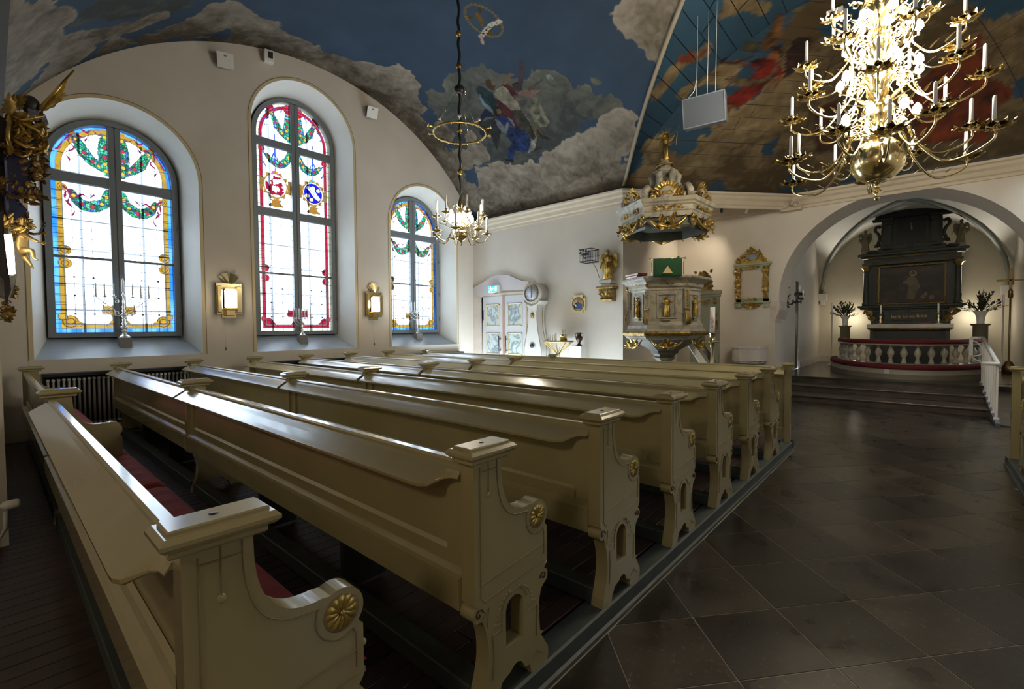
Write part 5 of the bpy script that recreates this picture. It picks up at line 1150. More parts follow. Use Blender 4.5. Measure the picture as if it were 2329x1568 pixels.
for i in range(7):
    a = 2*PI*i/7+.3; b = MB(); b.lathe([(.012, 0), (.032, .025), (.028, .07), (.004, .11)], (.17*math.cos(a), .17*math.sin(a), 3.24+.06*(i % 2)), 8); b.build('bulb', M_bulb, small)
    b = MB(); b.tube([(0, 0, 3.2), (.1*math.cos(a), .1*math.sin(a), 3.17), (.17*math.cos(a), .17*math.sin(a), 3.24+.06*(i % 2))], .006, 5); b.build('bulb_holder', M_brass, small)
b = MB(); b.tube([(.012*math.sin(z*19), .012*math.cos(z*19), z) for z in np.arange(3.62, 7.22, .07)], .022, 7); b.build('covered_chain', M_black, small, label='black fabric covered chain')
for z in (4.0, 4.62, 5.58, 6.06): b = MB(); b.ball((0, 0, z), (.042, .042, .05), 14, 10); b.build('gilt_ball', M_goldleaf, small)
ring = thing('spotlight_ring', 'gilded ring of small unlit spotlights around the chain above the small chandelier', 'light fitting', (4.83, 5.3, 4.58))
b = MB(); b.tube([(.395*math.cos(a), .395*math.sin(a), 0) for a in np.linspace(0, 2*PI, 49)[:-1]], .014, 6, closed=True); b.build('ring', M_goldleaf, ring)
for i in range(10):
    a = 2*PI*i/10+.2; s_ = MB(); s_.M = xf((.41*math.cos(a), .41*math.sin(a), .03), a, ry=PI/2-.25)
    s_.lathe([(.012, 0), (.014, .04), (.03, .075)], n=10); o = s_.build('spot', M_goldleaf, ring); l = MB(); l.M = s_.M; l.lathe([(.031, .075), (.029, .082)], n=12); l.build('lens', M_silver, o)
for i in range(24):
    a = 2*PI*i/24; b = MB(); b.ball((.395*math.cos(a), .395*math.sin(a), -.018), .008, 6, 4); b.build('stud', M_candle, ring)
b = MB(); b.lathe([(.04, .58), (.075, .6), (.08, .66), (.06, .70), (.03, .71)], n=12); b.build('hub', M_black, ring)
b = MB()
for a in (.4, 2.5, 4.6): b.tube([(.05*math.cos(a), .05*math.sin(a), .6), (.39*math.cos(a), .39*math.sin(a), .01)], .003, 4)
for a in (.8, 2.9, 5.0): b.tube([(.06*math.cos(a), .06*math.sin(a), .68), (.11*math.cos(a), .11*math.sin(a), .66), (.1*math.cos(a), .1*math.sin(a), .56)], .006, 5)
b.build('suspension_wire', M_brass, ring)
# wall sconces
def sconce(x, label):
    t = thing('wall_sconce', label, 'wall lamp', (x, YN, 2.25), group='brass wall lamps between the windows')
    b = MB(); b.box(-.215, -.02, -.33, .215, 0, .26, .006); b.box(-.215, -.045, -.33, -.19, -.0, .26, .005); b.box(.19, -.045, -.33, .215, -.0, .26, .005); b.box(-.12, -.02, -.40, .12, 0, -.33, .006); b.build('back_plate', M_brass, t)
    b = MB()
    for k in range(5):
        a = math.radians(90-(k-2)*17); c, s_ = math.cos(a), math.sin(a); p0 = (.02*(k-2), .255); L_ = .21-.02*abs(k-2); p1 = (p0[0]+L_*c, p0[1]+L_*s_); w0, w1 = .024, .05; nx, nz = -s_, c; y0 = -.035-.02*(k % 2)
        q = [(p0[0]-nx*w0, p0[1]-nz*w0), (p0[0]+nx*w0, p0[1]+nz*w0), (p1[0]+nx*w1, p1[1]+nz*w1), (p1[0]-nx*w1, p1[1]-nz*w1)]
        b.add([(x_, y0+(.02 if n_ in (1, 2) else 0), z_) for n_, (x_, z_) in enumerate(q)]+[(x_, 0, z_) for x_, z_ in q], [(0, 1, 2, 3), (7, 6, 5, 4), (0, 4, 5, 1), (1, 5, 6, 2), (2, 6, 7, 3), (3, 7, 4, 0)])
    b.build('fan_crest', M_brass, t)
    b = MB(); b.box(-.10, -.17, .14, .10, -.0, .17, .004); b.box(-.10, -.17, -.25, .10, -.0, -.21, .006); b.box(-.07, -.12, -.36, .07, 0, -.20, .01); b.box(-.10, -.02, -.25, .10, 0, .17); b.build('lamp_holder', M_brass, t)
    b = MB(); b.box(-.085, -.155, -.21, .085, -.06, .13, .01); b.build('lamp_glass', M_lamp, t, label='glowing frosted glass')
    b = MB(); b.box(.12, -.10, -.30, .20, -.02, .2, .012); b.box(-.2, -.10, -.30, -.14, -.02, .2, .012)
    b.build('reflector', M_brass, t)
    light('sconce_glow', 'POINT', (x, YN-.3, 2.22), 5, WARM, .08)
sconce(3.03, 'brass wall lamp with fan crest, left of the tall middle window'); sconce(6.12, 'brass wall lamp with fan crest, right of the tall middle window')
for x, l in ((2.96, 'thin wall string ending in a small hook, left of the tall middle window'), (6.13, 'thin wall string ending in a small hook, right of the tall middle window')):
    t = thing('hanging_string', l, 'string', (x, YN-.012, 1.24), group='cords under the wall lamps')
    b = MB(); b.tube([(0, 0, .03), (0, 0, .62)], .002, 4); b.build('string', M_white, t); b = MB(); b.tube([(-.015, 0, 0), (0, 0, .06), (.015, 0, 0)], .006, 5); b.build('hook', M_black, t)
# candelabra on their blocks in the window niches
def candelabrum(x, y, z, kind, label, cat='candelabrum'):
    zs_ = z; bl = thing('plinth_block', 'grey painted block standing on the sill '+label[label.index('in the'):], 'block', (x, y, 0))
    b = MB(); b.box(-.085, -.085, z-.22, .085, .085, z, .006); b.build('block', M_greyb, bl)
    t = thing(cat, label, 'candelabrum', (x, y, z))
    if kind == 'big':
        b = MB(); b.lathe([(.09, 0), (.088, .012), (.06, .04), (.035, .06), (.03, .1), (.045, .12), (.02, .14), (.05, .17), (.052, .19), (.02, .21), (.036, .25), (.02, .27), (.03, .31), (.014, .33), (.042, .38), (.042, .40), (.016, .43), (.03, .47), (.014, .49), (.026, .53), (.012, .56), (.018, .62), (.01, .66), (.014, .72), (.03, .735), (.012, .745), (.014, .78)], n=18); b.build('stem', M_silver, t)
        c = MB(); c.lathe([(.02, 0), (.018, .2), (.003, .24)], (0, 0, .78), 10); c.build('candle', M_candle, t)
        for sg in (1, -1):
            b = MB(); b.tube([Vector((sg*a, 0, c_)) for a, c_ in curve([(.02, .40), (.10, .38), (.12, .47), (.2, .54), (.28, .62), (.345, .68)])], .006, 6)
            b.scroll((sg*.09, 0, .42), .045, (sg, 0, 0), (0, 0, 1), 1.4, th=.16, a0=-1.5); b.scroll((sg*.24, 0, .60), .035, (sg, 0, 0), (0, 0, 1), 1.4, th=.16, a0=2); b.scroll((sg*.09, 0, .62), .04, (sg, 0, 0), (0, 0, 1), 1.4, th=.16, a0=1)
            b.tube([(sg*.09, 0, .66), (sg*.12, 0, .70)], .005, 5); b.tube([(sg*.24, 0, .63), (sg*.235, 0, .70)], .005, 5); o = b.build('arm', M_silver, t)
            for q in (.125, .24, .35):
                p = MB(); p.lathe([(.008, -.02), (.034, -.003), (.034, .003), (.012, .004), (.014, .04)], (sg*q, 0, .70), 12); p.build('drip_pan', M_silver, o); c = MB(); c.lathe([(.0115, 0), (.011, .17), (.003, .185)], (sg*q, 0, .735), 8); c.build('candle', M_candle, o)
    else:
        h = .36 if kind == 'menorah' else .62
        b = MB(); b.lathe([(.075, 0), (.06, .012), (.03, .05), (.012, .09), (.022, .12), (.01, .16), (.018, h*.6), (.008, h*.65), (.008, h)], n=16); b.build('stem', M_silver, t)
        n = 3 if kind == 'menorah' else 3
        for q in [k for k in range(-n, n+1)]:
            x_ = q*(.062 if kind == 'menorah' else .095)
            if q:
                b = MB(); b.tube([(x_*math.sin(a), 0, h-abs(x_)*.9*math.cos(a)) for a in np.linspace(0, PI/2, 9)], .005, 6)
                if kind != 'menorah': b.scroll((x_*.6, 0, h-abs(x_)*.3), .03, (1, 0, 0), (0, 0, 1), 1.3, th=.2); 
                b.build('arm', M_silver, t)
            p = MB(); p.lathe([(.006, -.01), (.02, .0), (.02, .005), (.01, .006), (.012, .03)], (x_, 0, h), 10); p.build('drip_pan', M_silver, t)
            c = MB(); c.lathe([(.0105, 0), (.01, .19), (.002, .205)], (x_, 0, h+.025), 8); c.build('candle', M_candle, t)
M_greyb = mat('grey_block', (.18, .17, .155), .6)
candelabrum(1.54, 10.22, 1.50, 'big', 'silver seven-branched candelabrum with scrolled arms in the window nearest the left wall')
candelabrum(4.56, 10.17, 1.50, 'menorah', 'small silver seven-branched candelabrum with curved arms in the tall middle window')
candelabrum(7.69, 10.20, 1.50, 'tree', 'silver branched candelabrum with scrolls in the window nearest the door')
# loudspeakers and sensor boxes on the window wall
def wallspeaker(x, z, label, s=1, rz=.35):
    t = thing('wall_loudspeaker', label, 'loudspeaker', (x, YN, z)); b = MB(); b.M = xf((.0, -.19, 0), -rz, rx=.45)
    b.box(-.13*s, -.02, -.13*s, .13*s, .0, .13*s, .004); b.build('front_panel', M_white, t); b = MB(); b.M = xf((.0, -.19, 0), -rz, rx=.45); b.box(-.12*s, .0, -.12*s, .12*s, .11, .12*s); b.build('cabinet', M_black, t)
    b = MB(); b.tube([(0, -.1, 0), (0, 0, .02)], .02, 8); b.build('bracket', M_black, t); b = MB(); b.M = xf((.0, -.19, 0), -rz, rx=.45); b.lathe([(.018, 0), (.017, .004)], (0, 0, 0), 10) if False else b.box(-.02, -.023, .06, .02, -.019, .085); b.build('badge', M_greyb, t)
wallspeaker(3.03, 6.58, 'white square loudspeaker tilted on the wall left of the tall window'); wallspeaker(6.07, 6.67, 'white square loudspeaker tilted on the wall right of the tall window', .95, .2)
t = thing('projector_box', 'small white box with dark lens under the vault above the tall window', 'projector', (3.83, YN, 7.02)); b = MB(); b.M = xf((0, -.1, 0), -.2, rx=.2); b.box(-.085, -.08, -.11, .085, .1, .11, .01); b.build('casing', M_white, t); b = MB(); b.M = xf((0, -.1, 0), -.2, rx=.2); b.box(-.03, -.085, -.04, .06, -.078, .075); b.build('lens', M_black, t); b = MB(); b.tube([(0, 0, .1), (0, -.1, .12)], .01, 5); b.build('bracket', M_black, t)
# hung loudspeaker in the crossing
hl = thing('hanging_loudspeaker', 'grey box loudspeaker hung on wires in front of the boarded ceiling', 'loudspeaker', (7.5, 2.60, 5.0), math.radians(-78))
b = MB(); b.M = xf((0, 0, 0), rx=.25, ry=-.03); b.box(-.31, 0, -.22, .31, .3, .22, .006); b.build('cabinet', mat('speaker_side', (.07, .08, .09), .5), hl)
b = MB(); b.M = xf((0, 0, 0), rx=.25, ry=-.03); b.box(-.31, -.025, -.22, .31, -.0, -.205); b.box(-.31, -.025, .205, .31, 0, .22); b.box(-.31, -.025, -.22, -.295, 0, .22); b.box(.295, -.025, -.22, .31, 0, .22); b.build('grille_frame', mat('speaker_rim', (.15, .175, .21), .5), hl)
b = MB(); b.M = xf((0, 0, 0), rx=.25, ry=-.03); b.box(-.296, -.018, -.206, .296, -.002, .206); b.build('grille', mat('speaker_cloth', (.075, .088, .11), .8), hl)
b = MB()
for x, y, z in ((-.12, .05, 1.5), (.16, .02, 1.62), (.02, .2, 1.6)): b.tube([(x, y+.05, .25), (x+.02, y, z)], .004, 4); b.ball((x, y+.05, .27), .018, 6, 5)
b.tube([(-.12, .05, .5), (-.14, .0, .33), (-.26, 0, .2)], .006, 5); b.build('suspension_wire', M_white, hl)
t = thing('ceiling_box', 'small white box fixed to the boarded ceiling beside the big chandelier', 'box', tuple(hit_dome(1899, 31)*.985+CP*.015)); b = MB(); b.box(-.06, -.12, -.09, .03, .12, .06, .004); b.build('casing', M_white, t)
M_bulb2 = mat('spot_bulb', (1, 1, 1), .5, emit=(1, .8, .5), es=12)
# spotlights under the corner beam
for k, (f, l) in enumerate(((.42, 'dark cylinder spotlight under the beam nearest the canopy'), (.60, 'dark cylinder spotlight in the middle of the corner beam'), (.76, 'bright metal spotlight nearest the scrolled beam end'), (.22, 'lit spotlight half hidden behind the pulpit canopy'))):
    x = C1[0]+(C2[0]-C1[0])*f+.12; y = C1[1]+(C2[1]-C1[1])*f+.12; t = thing('spotlight', l, 'spotlight', (x, y, 4.5), group='spotlights under the corner beam')
    b = MB(); b.M = xf((0, 0, -.12), rx=.4*(k-1), ry=.3*(1-k)); b.lathe([(.03, -.09), (.032, .09)], n=12); b.build('housing', M_silver if k == 2 else M_iron, t)
    if k == 3: b = MB(); b.ball((-.06, -.05, -.14), .045, 10, 8); b.build('bulb', M_bulb2, t)
    b = MB(); b.tube([(0, 0, -.05), (0, 0, .17)], .008, 5); b.build('bracket', M_iron, t)
# ================================================================ TRANSEPT EAST WALL
XW = X1
# doorway: stone surround, double doors
t = shell('trim_11')
b = MB(); b.prism([(9.86, -.05), (9.86, 2.80), (9.56, 2.80), (9.45, 2.50), (9.52, -.05)], XW-.03, XW+.01, 'x'); b.prism([(7.78, -.05), (7.78, 2.52), (7.74, 2.86), (7.58, 2.86), (7.58, 2.2), (7.53, 2.2), (7.53, 1.95), (7.58, 1.95), (7.58, -.05)], XW-.03, XW+.01, 'x'); b.build('stone_jamb', M_pink, t, bevel=.006)
top = [(9.78, 2.81), (9.55, 2.88), (9.3, 2.98), (9.05, 3.07), (8.75, 3.11), (8.4, 3.06), (8.1, 2.93), (7.9, 2.86), (7.72, 2.85)]
b = MB(); b.prism(top+[(7.76, 2.68), (7.78, 2.62), (8.7, 2.66), (9.45, 2.53), (9.58, 2.56), (9.66, 2.63), (9.7, 2.72)], XW-.06, XW+.01, 'x'); b.build('stone_lintel', mat('lintel_stone', (.47, .42, .42), .6, c2=(.52, .47, .45), scale=3), t, bevel=.012)
d = shell('door_2')
b = MB(); b.box(XW-.03, 7.78, .0, XW, 7.83, 2.60); b.box(XW-.03, 9.42, 0, XW, 9.5, 2.52); b.box(XW-.04, 7.78, 2.52, XW, 9.5, 2.60); b.build('door_frame', M_corn, d)
for y0, y1 in ((7.83, 8.60), (8.64, 9.42)):
    b = MB(); b.box(XW-.05, y0, .0, XW-.008, y1, 2.52, .004); lf_ = b.build('door_leaf', M_doorp, d); yc = (y0+y1)/2
    for z0, z1 in ((1.68, 2.30), (.90, 1.50), (.12, .74)):
        f = MB(); a, c = yc-.26, yc+.26
        for q in ((a, z0, c, z0+.03), (a, z1-.03, c, z1), (a, z0, a+.03, z1), (c-.03, z0, c, z1)): f.box(XW-.065, q[0], q[1], XW-.05, q[2], q[3], .004)
        o = f.build('panel_moulding', M_doorgold, lf_) if False else f.build('panel_moulding', mat('door_gilding', (.62, .52, .25), .4, .3), lf_)
        f = MB(); f.box(XW-.054, a+.03, z0+.03, XW-.048, c-.03, z1-.03); f.build('marbled_panel', M_dmarb, lf_)
    hy = y1-.11 if y0 < 8 else y0+.11
    h = MB(); h.tube([(XW-.05, hy, 1.33), (XW-.12, hy, 1.33)], .02, 8); h.tube([(XW-.05, hy, 1.02), (XW-.12, hy, 1.02)], .02, 8); h.tube([(XW-.12, hy, .95), (XW-.12, hy, 1.42)], .013, 8); h.build('door_handle', M_iron, lf_)
b = MB(); b.box(XW-.07, 8.595, 0, XW-.04, 8.65, 2.52, .004); b.build('closing_strip', mat('copper_strip', (.40, .18, .09), .45), d)
b = MB(); b.box(XW-.06, 9.40, 1.85, XW-.03, 9.43, 2.15); b.build('hinge', M_iron, d)
# exit sign
ex = thing('exit_sign', 'lit green-blue escape sign with running figure over the double doors', 'sign', (XW-.10, 8.92, 2.72), math.radians(0))
b = MB(); b.box(-.05, -.19, -.10, .03, .19, .10, .006); b.build('casing', M_white, ex)
b = MB(); b.box(-.056, -.17, -.08, -.05, .17, .08); b.build('sign_face', mat('exit_face', (.0, .3, .4), .5, emit=(.02, .42, .62), es=1.1), ex)
ME_ = mat('exit_white', (1, 1, 1), .5, emit=(.8, .95, 1), es=1.6)
b = MB(); b.box(-.058, -.135, -.06, -.056, -.075, .06); b.build('door_symbol', ME_, ex)
b = MB(); b.prism([(-.01, -.04), (.01, -.04), (.01, .0), (.022, .0), (0, .04), (-.022, .0), (-.01, .0)], -.058, -.056, 'x'); b.build('arrow', ME_, ex)
b = MB(); b.prism([(.09, .05), (.115, .05), (.12, .03), (.15, .035), (.15, .02), (.115, .01), (.10, -.01), (.12, -.04), (.15, -.05), (.14, -.065), (.10, -.05), (.085, -.025), (.06, -.06), (.045, -.05), (.07, -.01), (.08, .02), (.055, .0), (.05, .015)], -.058, -.056, 'x'); b.ball((-.057, .088, .062), (.002, .011, .011), 8, 6); b.build('running_figure', ME_, ex)
# longcase clock
M_ck = mat('clock_paint', (.52, .50, .46), .4)
ck = thing('longcase_clock', 'tall white waisted longcase clock beside the double doors', 'clock', (XW-.25, 7.35, 0))
def body(b, prof, x0, x1): b.prism([(-w, z) for w, z in prof]+[(w, z) for w, z in prof[::-1]], x0, x1, 'x')
pr_ = curve([(.17, 2.18), (.15, 2.05), (.145, 1.85), (.17, 1.6), (.22, 1.35), (.265, 1.15), (.28, 1.02), (.27, .92), (.24, .84), (.20, .82)], 4)
b = MB(); b.prism([(-w, z) for w, z in pr_]+[(w, z) for w, z in pr_[::-1]], -.12, .18, 'x'); b.build('waisted_case', M_ck, ck, bevel=.012)
b = MB(); b.box(-.12, -.24, 0, .20, .24, .78, .01); b.box(-.14, -.26, 0, .2, .26, .1, .01); b.prism([(-.27, .90), (-.25, .80), (-.15, .74), (0, .72), (.15, .74), (.25, .80), (.27, .90), (.30, .86), (.26, .74), (.15, .68), (0, .66), (-.15, .68), (-.26, .74), (-.30, .86)], -.14, .18, 'x'); b.build('base', M_ck, ck)
b = MB(); b.M = xf((-.14, 0, 2.50), ry=PI/2); b.lathe([(.24, 0), (.285, .005), (.30, .03), (.29, .06), (.275, .07), (.27, .34)], n=32); b.build('hood', M_ck, ck)
b = MB(); b.box(-.12, -.18, 2.16, .20, .18, 2.26, .02); b.prism([(-.24, 2.33), (-.15, 2.24), (0, 2.20), (.15, 2.24), (.24, 2.33), (.27, 2.29), (.16, 2.19), (0, 2.15), (-.16, 2.19), (-.27, 2.29)], -.15, .2, 'x'); b.build('hood_moulding', M_ck, ck)
b = MB(); b.M = xf((-.143, 0, 2.50), ry=PI/2); b.lathe([(.215, -.012), (.215, 0)], n=28); fc = b.build('dial', mat('silver_dial', (.5, .51, .53), .35, c2=(.3, .31, .35), scale=18), ck)
b = MB(); b.M = xf((-.16, 0, 2.50), ry=PI/2); b.tube([(.215*math.cos(a), .215*math.sin(a), 0) for a in np.linspace(0, 2*PI, 33)[:-1]], .012, 6, closed=True); b.build('bezel', M_golddull, ck)
b = MB(); b.box(-.160, -.006, 2.50, -.157, .006, 2.67); b.box(-.160, -.007, 2.38, -.157, .007, 2.52); b.build('hands', M_black, ck)
b = MB(); b.M = xf((-.155, 0, 2.5), ry=PI/2)
for k in range(12): a = PI*k/6; b.box(.17*math.cos(a)-.008, .17*math.sin(a)-.008, -.003, .17*math.cos(a)+.008, .17*math.sin(a)+.008, .0)
b.build('hour_marks', M_black, ck)
b = MB(); b.ball((-.13, 0, 1.94), (.02, .05, .06), 10, 8)
for k in range(14): a = 2*PI*k/14; b.leaf((-.125, .04*math.cos(a), 1.94+.05*math.sin(a)), (0, math.cos(a), math.sin(a)), (-1, 0, 0), .035, .012, .3, 3)
b.build('gilt_mask', M_golddull, ck)
b = MB(); b.M = xf((-.125, 0, 1.17), ry=PI/2); b.lathe([(.085, -.012), (.075, .0)], n=20); b.build('pendulum_window_rim', M_ck, ck); b = MB(); b.M = xf((-.14, 0, 1.17), ry=PI/2); b.lathe([(.062, -.002), (.062, 0)], n=20); b.build('pendulum_window', M_black, ck)
b = MB()
for sg in (1, -1): b.tube([(-.122, sg*w, z) for w, z in pr_], .007, 5); b.tube([(.10, sg*(w+.002), z) for w, z in pr_], .007, 5)
b.tube([(-.15, w, z) for w, z in ((-.25, 2.31), (-.15, 2.22), (0, 2.18), (.15, 2.22), (.25, 2.31))], .007, 5); b.tube([(-.14, w, z) for w, z in ((-.28, .86), (-.15, .72), (0, .68), (.15, .72), (.28, .86))], .007, 5); b.build('gilt_line', M_golddull, ck)
# icon
ic = thing('icon', 'small gilt cross-shaped icon with round painting on the wall', 'icon', (XW-.02, 6.20, 2.19))
b = MB(); b.prism([(-.13, -.21), (.13, -.21), (.13, -.15), (.20, -.15), (.20, .13), (.13, .13), (.13, .21), (-.13, .21), (-.13, .13), (-.20, .13), (-.20, -.15), (-.13, -.15)], -.02, .02, 'x'); b.build('board', mat('gold_ground', (.66, .52, .26), .4, .3), ic, bevel=.003)
b = MB(); b.M = xf((-.022, 0, 0), ry=PI/2); b.lathe([(.165, 0), (.165, .002)], n=28); b.build('roundel', mat('icon_gold', (.55, .45, .25), .4), ic)
b = MB(); b.M = xf((-.022, 0, 0), ry=PI/2); b.tube([(.165*math.cos(a), .165*math.sin(a), -.001) for a in np.linspace(0, 2*PI, 29)[:-1]], .006, 5, closed=True); b.build('rim', mat('icon_rim', (.10, .02, .02), .5), ic)
for nm, c, pl in (('robe', (.04, .08, .20), [(-.10, -.13), (.10, -.13), (.13, -.04), (.06, .03), (0, .05), (-.06, .03), (-.13, -.02)]), ('sleeve', (.28, .03, .03), [(.13, -.05), (.09, -.10), (.03, -.06), (.02, -.01), (.05, .03)]), ('face', (.30, .14, .07), [(-.03, .03), (.03, .03), (.035, .08), (.015, .115), (-.015, .115), (-.035, .08)])):
    b = MB(); b.prism(pl, -.0275, -.0245, 'x'); b.build(nm, mat('icon_'+nm, c, .5), ic)
b = MB(); b.prism([(.04, -.06), (.09, -.05), (.09, .0), (.04, -.01)], -.030, -.028, 'x'); b.build('open_book', M_candle, ic)
# angel on a bracket holding an iron lantern
an = thing('wall_angel', 'gilded winged angel standing on a bracket on the wall', 'statue', (XW-.12, 5.35, 0))
b = MB(); b.M = xf((0, 0, 2.70), -PI/2); robed(b, (0, 0, 0), .68, wings=.62, arm=-.2); b.build('figure', M_goldleaf, an)
b = MB(); b.box(-.13, -.15, 2.62, .11, .15, 2.70, .01); b.box(-.10, -.11, 2.55, .11, .11, 2.62, .01); b.build('plinth', M_marb, an)
b = MB(); b.box(-.16, -.21, 2.50, .11, .21, 2.55, .01); b.prism([(-.14, 2.50), (-.13, 2.44), (-.07, 2.40), (-.05, 2.30), (-.10, 2.26), (-.08, 2.22), (.11, 2.22), (.11, 2.50)], -.15, .15, 'y'); curls(b, (-.13, 0, 2.38), .28, .12, 6, ax=(0, 1, 0), out=(-1, 0, 0), size=.09, seed=9); b.build('bracket', M_golddull, an)
ln = thing('iron_lantern', 'square black wrought-iron basket on an arm beside the gilded angel', 'lantern', (XW-.22, 5.78, 3.28))
b = MB()
for z in (-.14, .14): 
    for s in ((-1, 1), (1, 1)): pass
    b.tube([(-.15, -.17, z), (.15, -.17, z), (.15, .17, z), (-.15, .17, z)], .010, 5, closed=True, smooth=False)
b.build('hoop', M_iron, ln)
for k in range(9):
    for xx in (-.15, .15): b = MB(); b.tube([(xx, -.17+.34*k/8, -.14), (xx, -.17+.34*k/8, .14)], .005, 4); b.ball((xx, -.17+.34*k/8, 0), .012, 6, 4); b.build('bar', M_iron, ln)
b = MB(); curls(b, (-.155, 0, 0), .2, .2, 8, ax=(0, 1, 0), out=(-1, 0, 0), size=.07, seed=33); b.build('ironwork_flower', M_iron, ln)
b = MB(); b.tube([(0, -.17, -.10), (.0, -.20, -.12)], .01, 6); b.build('bar', M_iron, ln)
b = MB(); b.tube([(.05, -.05, -.14), (.08, -.15, -.30), (.12, -.20, -.50), (.2, -.21, -.60)], .007, 5); b.build('stay_rod', M_golddull, ln)
# candle stand, urn on pedestal
cs = thing('votive_candle_stand', 'brass dish of thin white candles on a slender stand by the wall', 'candle stand', (XW-.45, 6.50, 0))
b = MB(); b.lathe([(.16, 0), (.16, .03), (.04, .06), (.03, .9), (.05, 1.0)], n=14); b.build('pole', M_white, cs)
b = MB()
for k in range(8): a = 2*PI*k/8; b.tube([(.03*math.cos(a), .03*math.sin(a), 1.0), (.3*math.cos(a), .3*math.sin(a), 1.25), (.37*math.cos(a), .37*math.sin(a), 1.30)], .01, 5)
b.tube([(.37*math.cos(a), .37*math.sin(a), 1.30) for a in np.linspace(0, 2*PI, 33)[:-1]], .014, 5, closed=True); b.build('basket_frame', M_goldleaf, cs)
b = MB(); b.lathe([(.02, 1.28), (.36, 1.295), (.36, 1.305), (.02, 1.30)], n=24); b.build('tray', M_brass, cs)
b = MB(); b.lathe([(.02, 0), (.085, .005), (.09, .16), (.08, .165), (.02, .02)], (.0, -.16, 1.305), 16); b.build('pot', M_brass, cs)
rr = random.Random(8); n = 0; CW = ['first', 'second', 'third', 'fourth', 'fifth', 'sixth', 'seventh', 'eighth', 'ninth']
for k in range(22):
    if k < 9: x, y, h, zb = -.1+rr.uniform(-.04, .04), .18+(k-4)*.028, .15, 1.305
    elif k < 12: x, y, h, zb = -.1, .0+(k-10)*.02, .19, 1.305
    else: x, y, h, zb = rr.uniform(-.05, .05), -.16+rr.uniform(-.07, .07), .26, 1.315
    c = MB(); c.tube([(0, 0, 0), (rr.uniform(-.01, .01), rr.uniform(-.012, .012), h)], .007, 6); o = c.build('votive_candle', M_candle, None, loc=(XW-.45+x, 6.50+y, zb)); tag(o, CW[8-k]+' thin white candle from the clock in the row on the brass dish' if k < 9 else ['right', 'middle', 'left'][k-9]+' of three taller white candles in the middle of the brass dish' if k < 12 else 'thin white candle standing in the brass pot on the dish', 'candle', 'candles in the row on the brass dish' if k < 12 else 'candles in the brass pot')
pe = thing('pedestal', 'narrow white pedestal with a paper notice under the dark urn', 'pedestal', (XW-.30, 6.00, 0))
b = MB(); b.box(-.12, -.13, 0, .12, .13, 1.20, .004); b.build('column', M_white, pe); b = MB(); b.box(-.125, -.02, 1.03, -.121, .18, 1.19); b.build('notice', M_candle, pe)
ur = thing('urn', 'small dark red-brown urn with two handles on the white pedestal', 'urn', (XW-.30, 6.00, 1.20))
M_urn = mat('urn_glaze', (.05, .015, .012), .25); b = MB(); b.lathe([(.07, 0), (.065, .02), (.03, .05), (.035, .08), (.075, .14), (.085, .19), (.06, .23), (.04, .25), (.04, .28), (.065, .305), (.06, .31)], n=20); b.build('body', M_urn, ur)
for sg in (1, -1): b = MB(); b.tube([(0, sg*.045, .27), (0, sg*.10, .28), (0, sg*.105, .23), (0, sg*.08, .19)], .008, 6); b.build('handle', M_urn, ur)
# ================================================================ EAST WALL OF THE CROSSING
mf = thing('framed_panel', 'pale green and gilded frame with plain panel on the wall by the arch', 'frame', (XE, 3.14, 0))
M_pg = mat('pale_green', (.30, .33, .21), .5, c2=(.26, .29, .18), scale=4)
b = MB(); b.box(-.03, -.30, 2.30, -.005, .30, 3.06); b.build('panel', mat('pale_panel', (.52, .45, .37), .7), mf)
b = MB()
for q in ((-.36, 2.22, .36, 2.31), (-.36, 3.02, .36, 3.12), (-.36, 2.22, -.25, 3.12), (.25, 2.22, .36, 3.12)): b.box(-.06, q[0], q[1], 0, q[2], q[3], .005)
b.box(-.10, -.42, 3.13, 0, .42, 3.19, .01); b.box(-.08, -.40, 3.09, 0, .40, 3.13, .008); b.box(-.09, -.40, 2.19, 0, .40, 2.23, .008); b.box(-.07, -.38, 2.09, 0, -.25, 2.19, .008); b.box(-.07, .25, 2.09, 0, .38, 2.19, .008); b.build('frame', M_pg, mf)
b = MB()
for yy in (-.31, .31):
    for k in range(7): curls(b, (-.07, yy, 2.34+.115*k), .07, .07, 5, ax=(0, 1, 0), out=(-1, 0, 0), size=.07, seed=200+k, depth=.02)
curls(b, (-.07, 0, 3.08), .26, .04, 6, ax=(0, 1, 0), out=(-1, 0, 0), size=.07, seed=210); curls(b, (-.07, 0, 2.28), .22, .02, 5, ax=(0, 1, 0), out=(-1, 0, 0), size=.06, seed=211); curls(b, (-.05, 0, 2.13), .4, .05, 9, ax=(0, 1, 0), out=(-1, 0, 0), size=.1, seed=212)
b.build('gilded_foliage', M_goldleaf, mf)
b = MB()
for k in range(22):
    u = (k/21-.5)*2; zc = 3.22+.26*(1-abs(u))**.8; curls(b, (-.05, u*.30, zc), .05, .05, 2, ax=(0, 1, 0), out=(-1, 0, 0), size=.11, seed=220+k, depth=.03, sym=False)
b.prism([(-.34, 3.19), (.34, 3.19), (.25, 3.26), (.17, 3.36), (.08, 3.43), (-.08, 3.43), (-.17, 3.36), (-.25, 3.26)], -.05, 0, 'x'); b.box(-.07, -.345, 2.32, -.055, -.27, 3.04); b.box(-.07, .27, 2.32, -.055, .345, 3.04); curls(b, (-.04, 0, 3.27), .5, .08, 12, ax=(0, 1, 0), out=(-1, 0, 0), size=.1, seed=260); b.build('gilded_crest', M_goldleaf, mf)
b = MB(); b.prism([(.13*math.cos(t_)*(1+.12*math.cos(3*t_)), 3.32+.075*math.sin(t_)) for t_ in np.linspace(0, 2*PI, 22)[:-1]], -.085, -.03, 'x'); b.build('cartouche', mat('slate_blue', (.2, .22, .27), .5), mf)
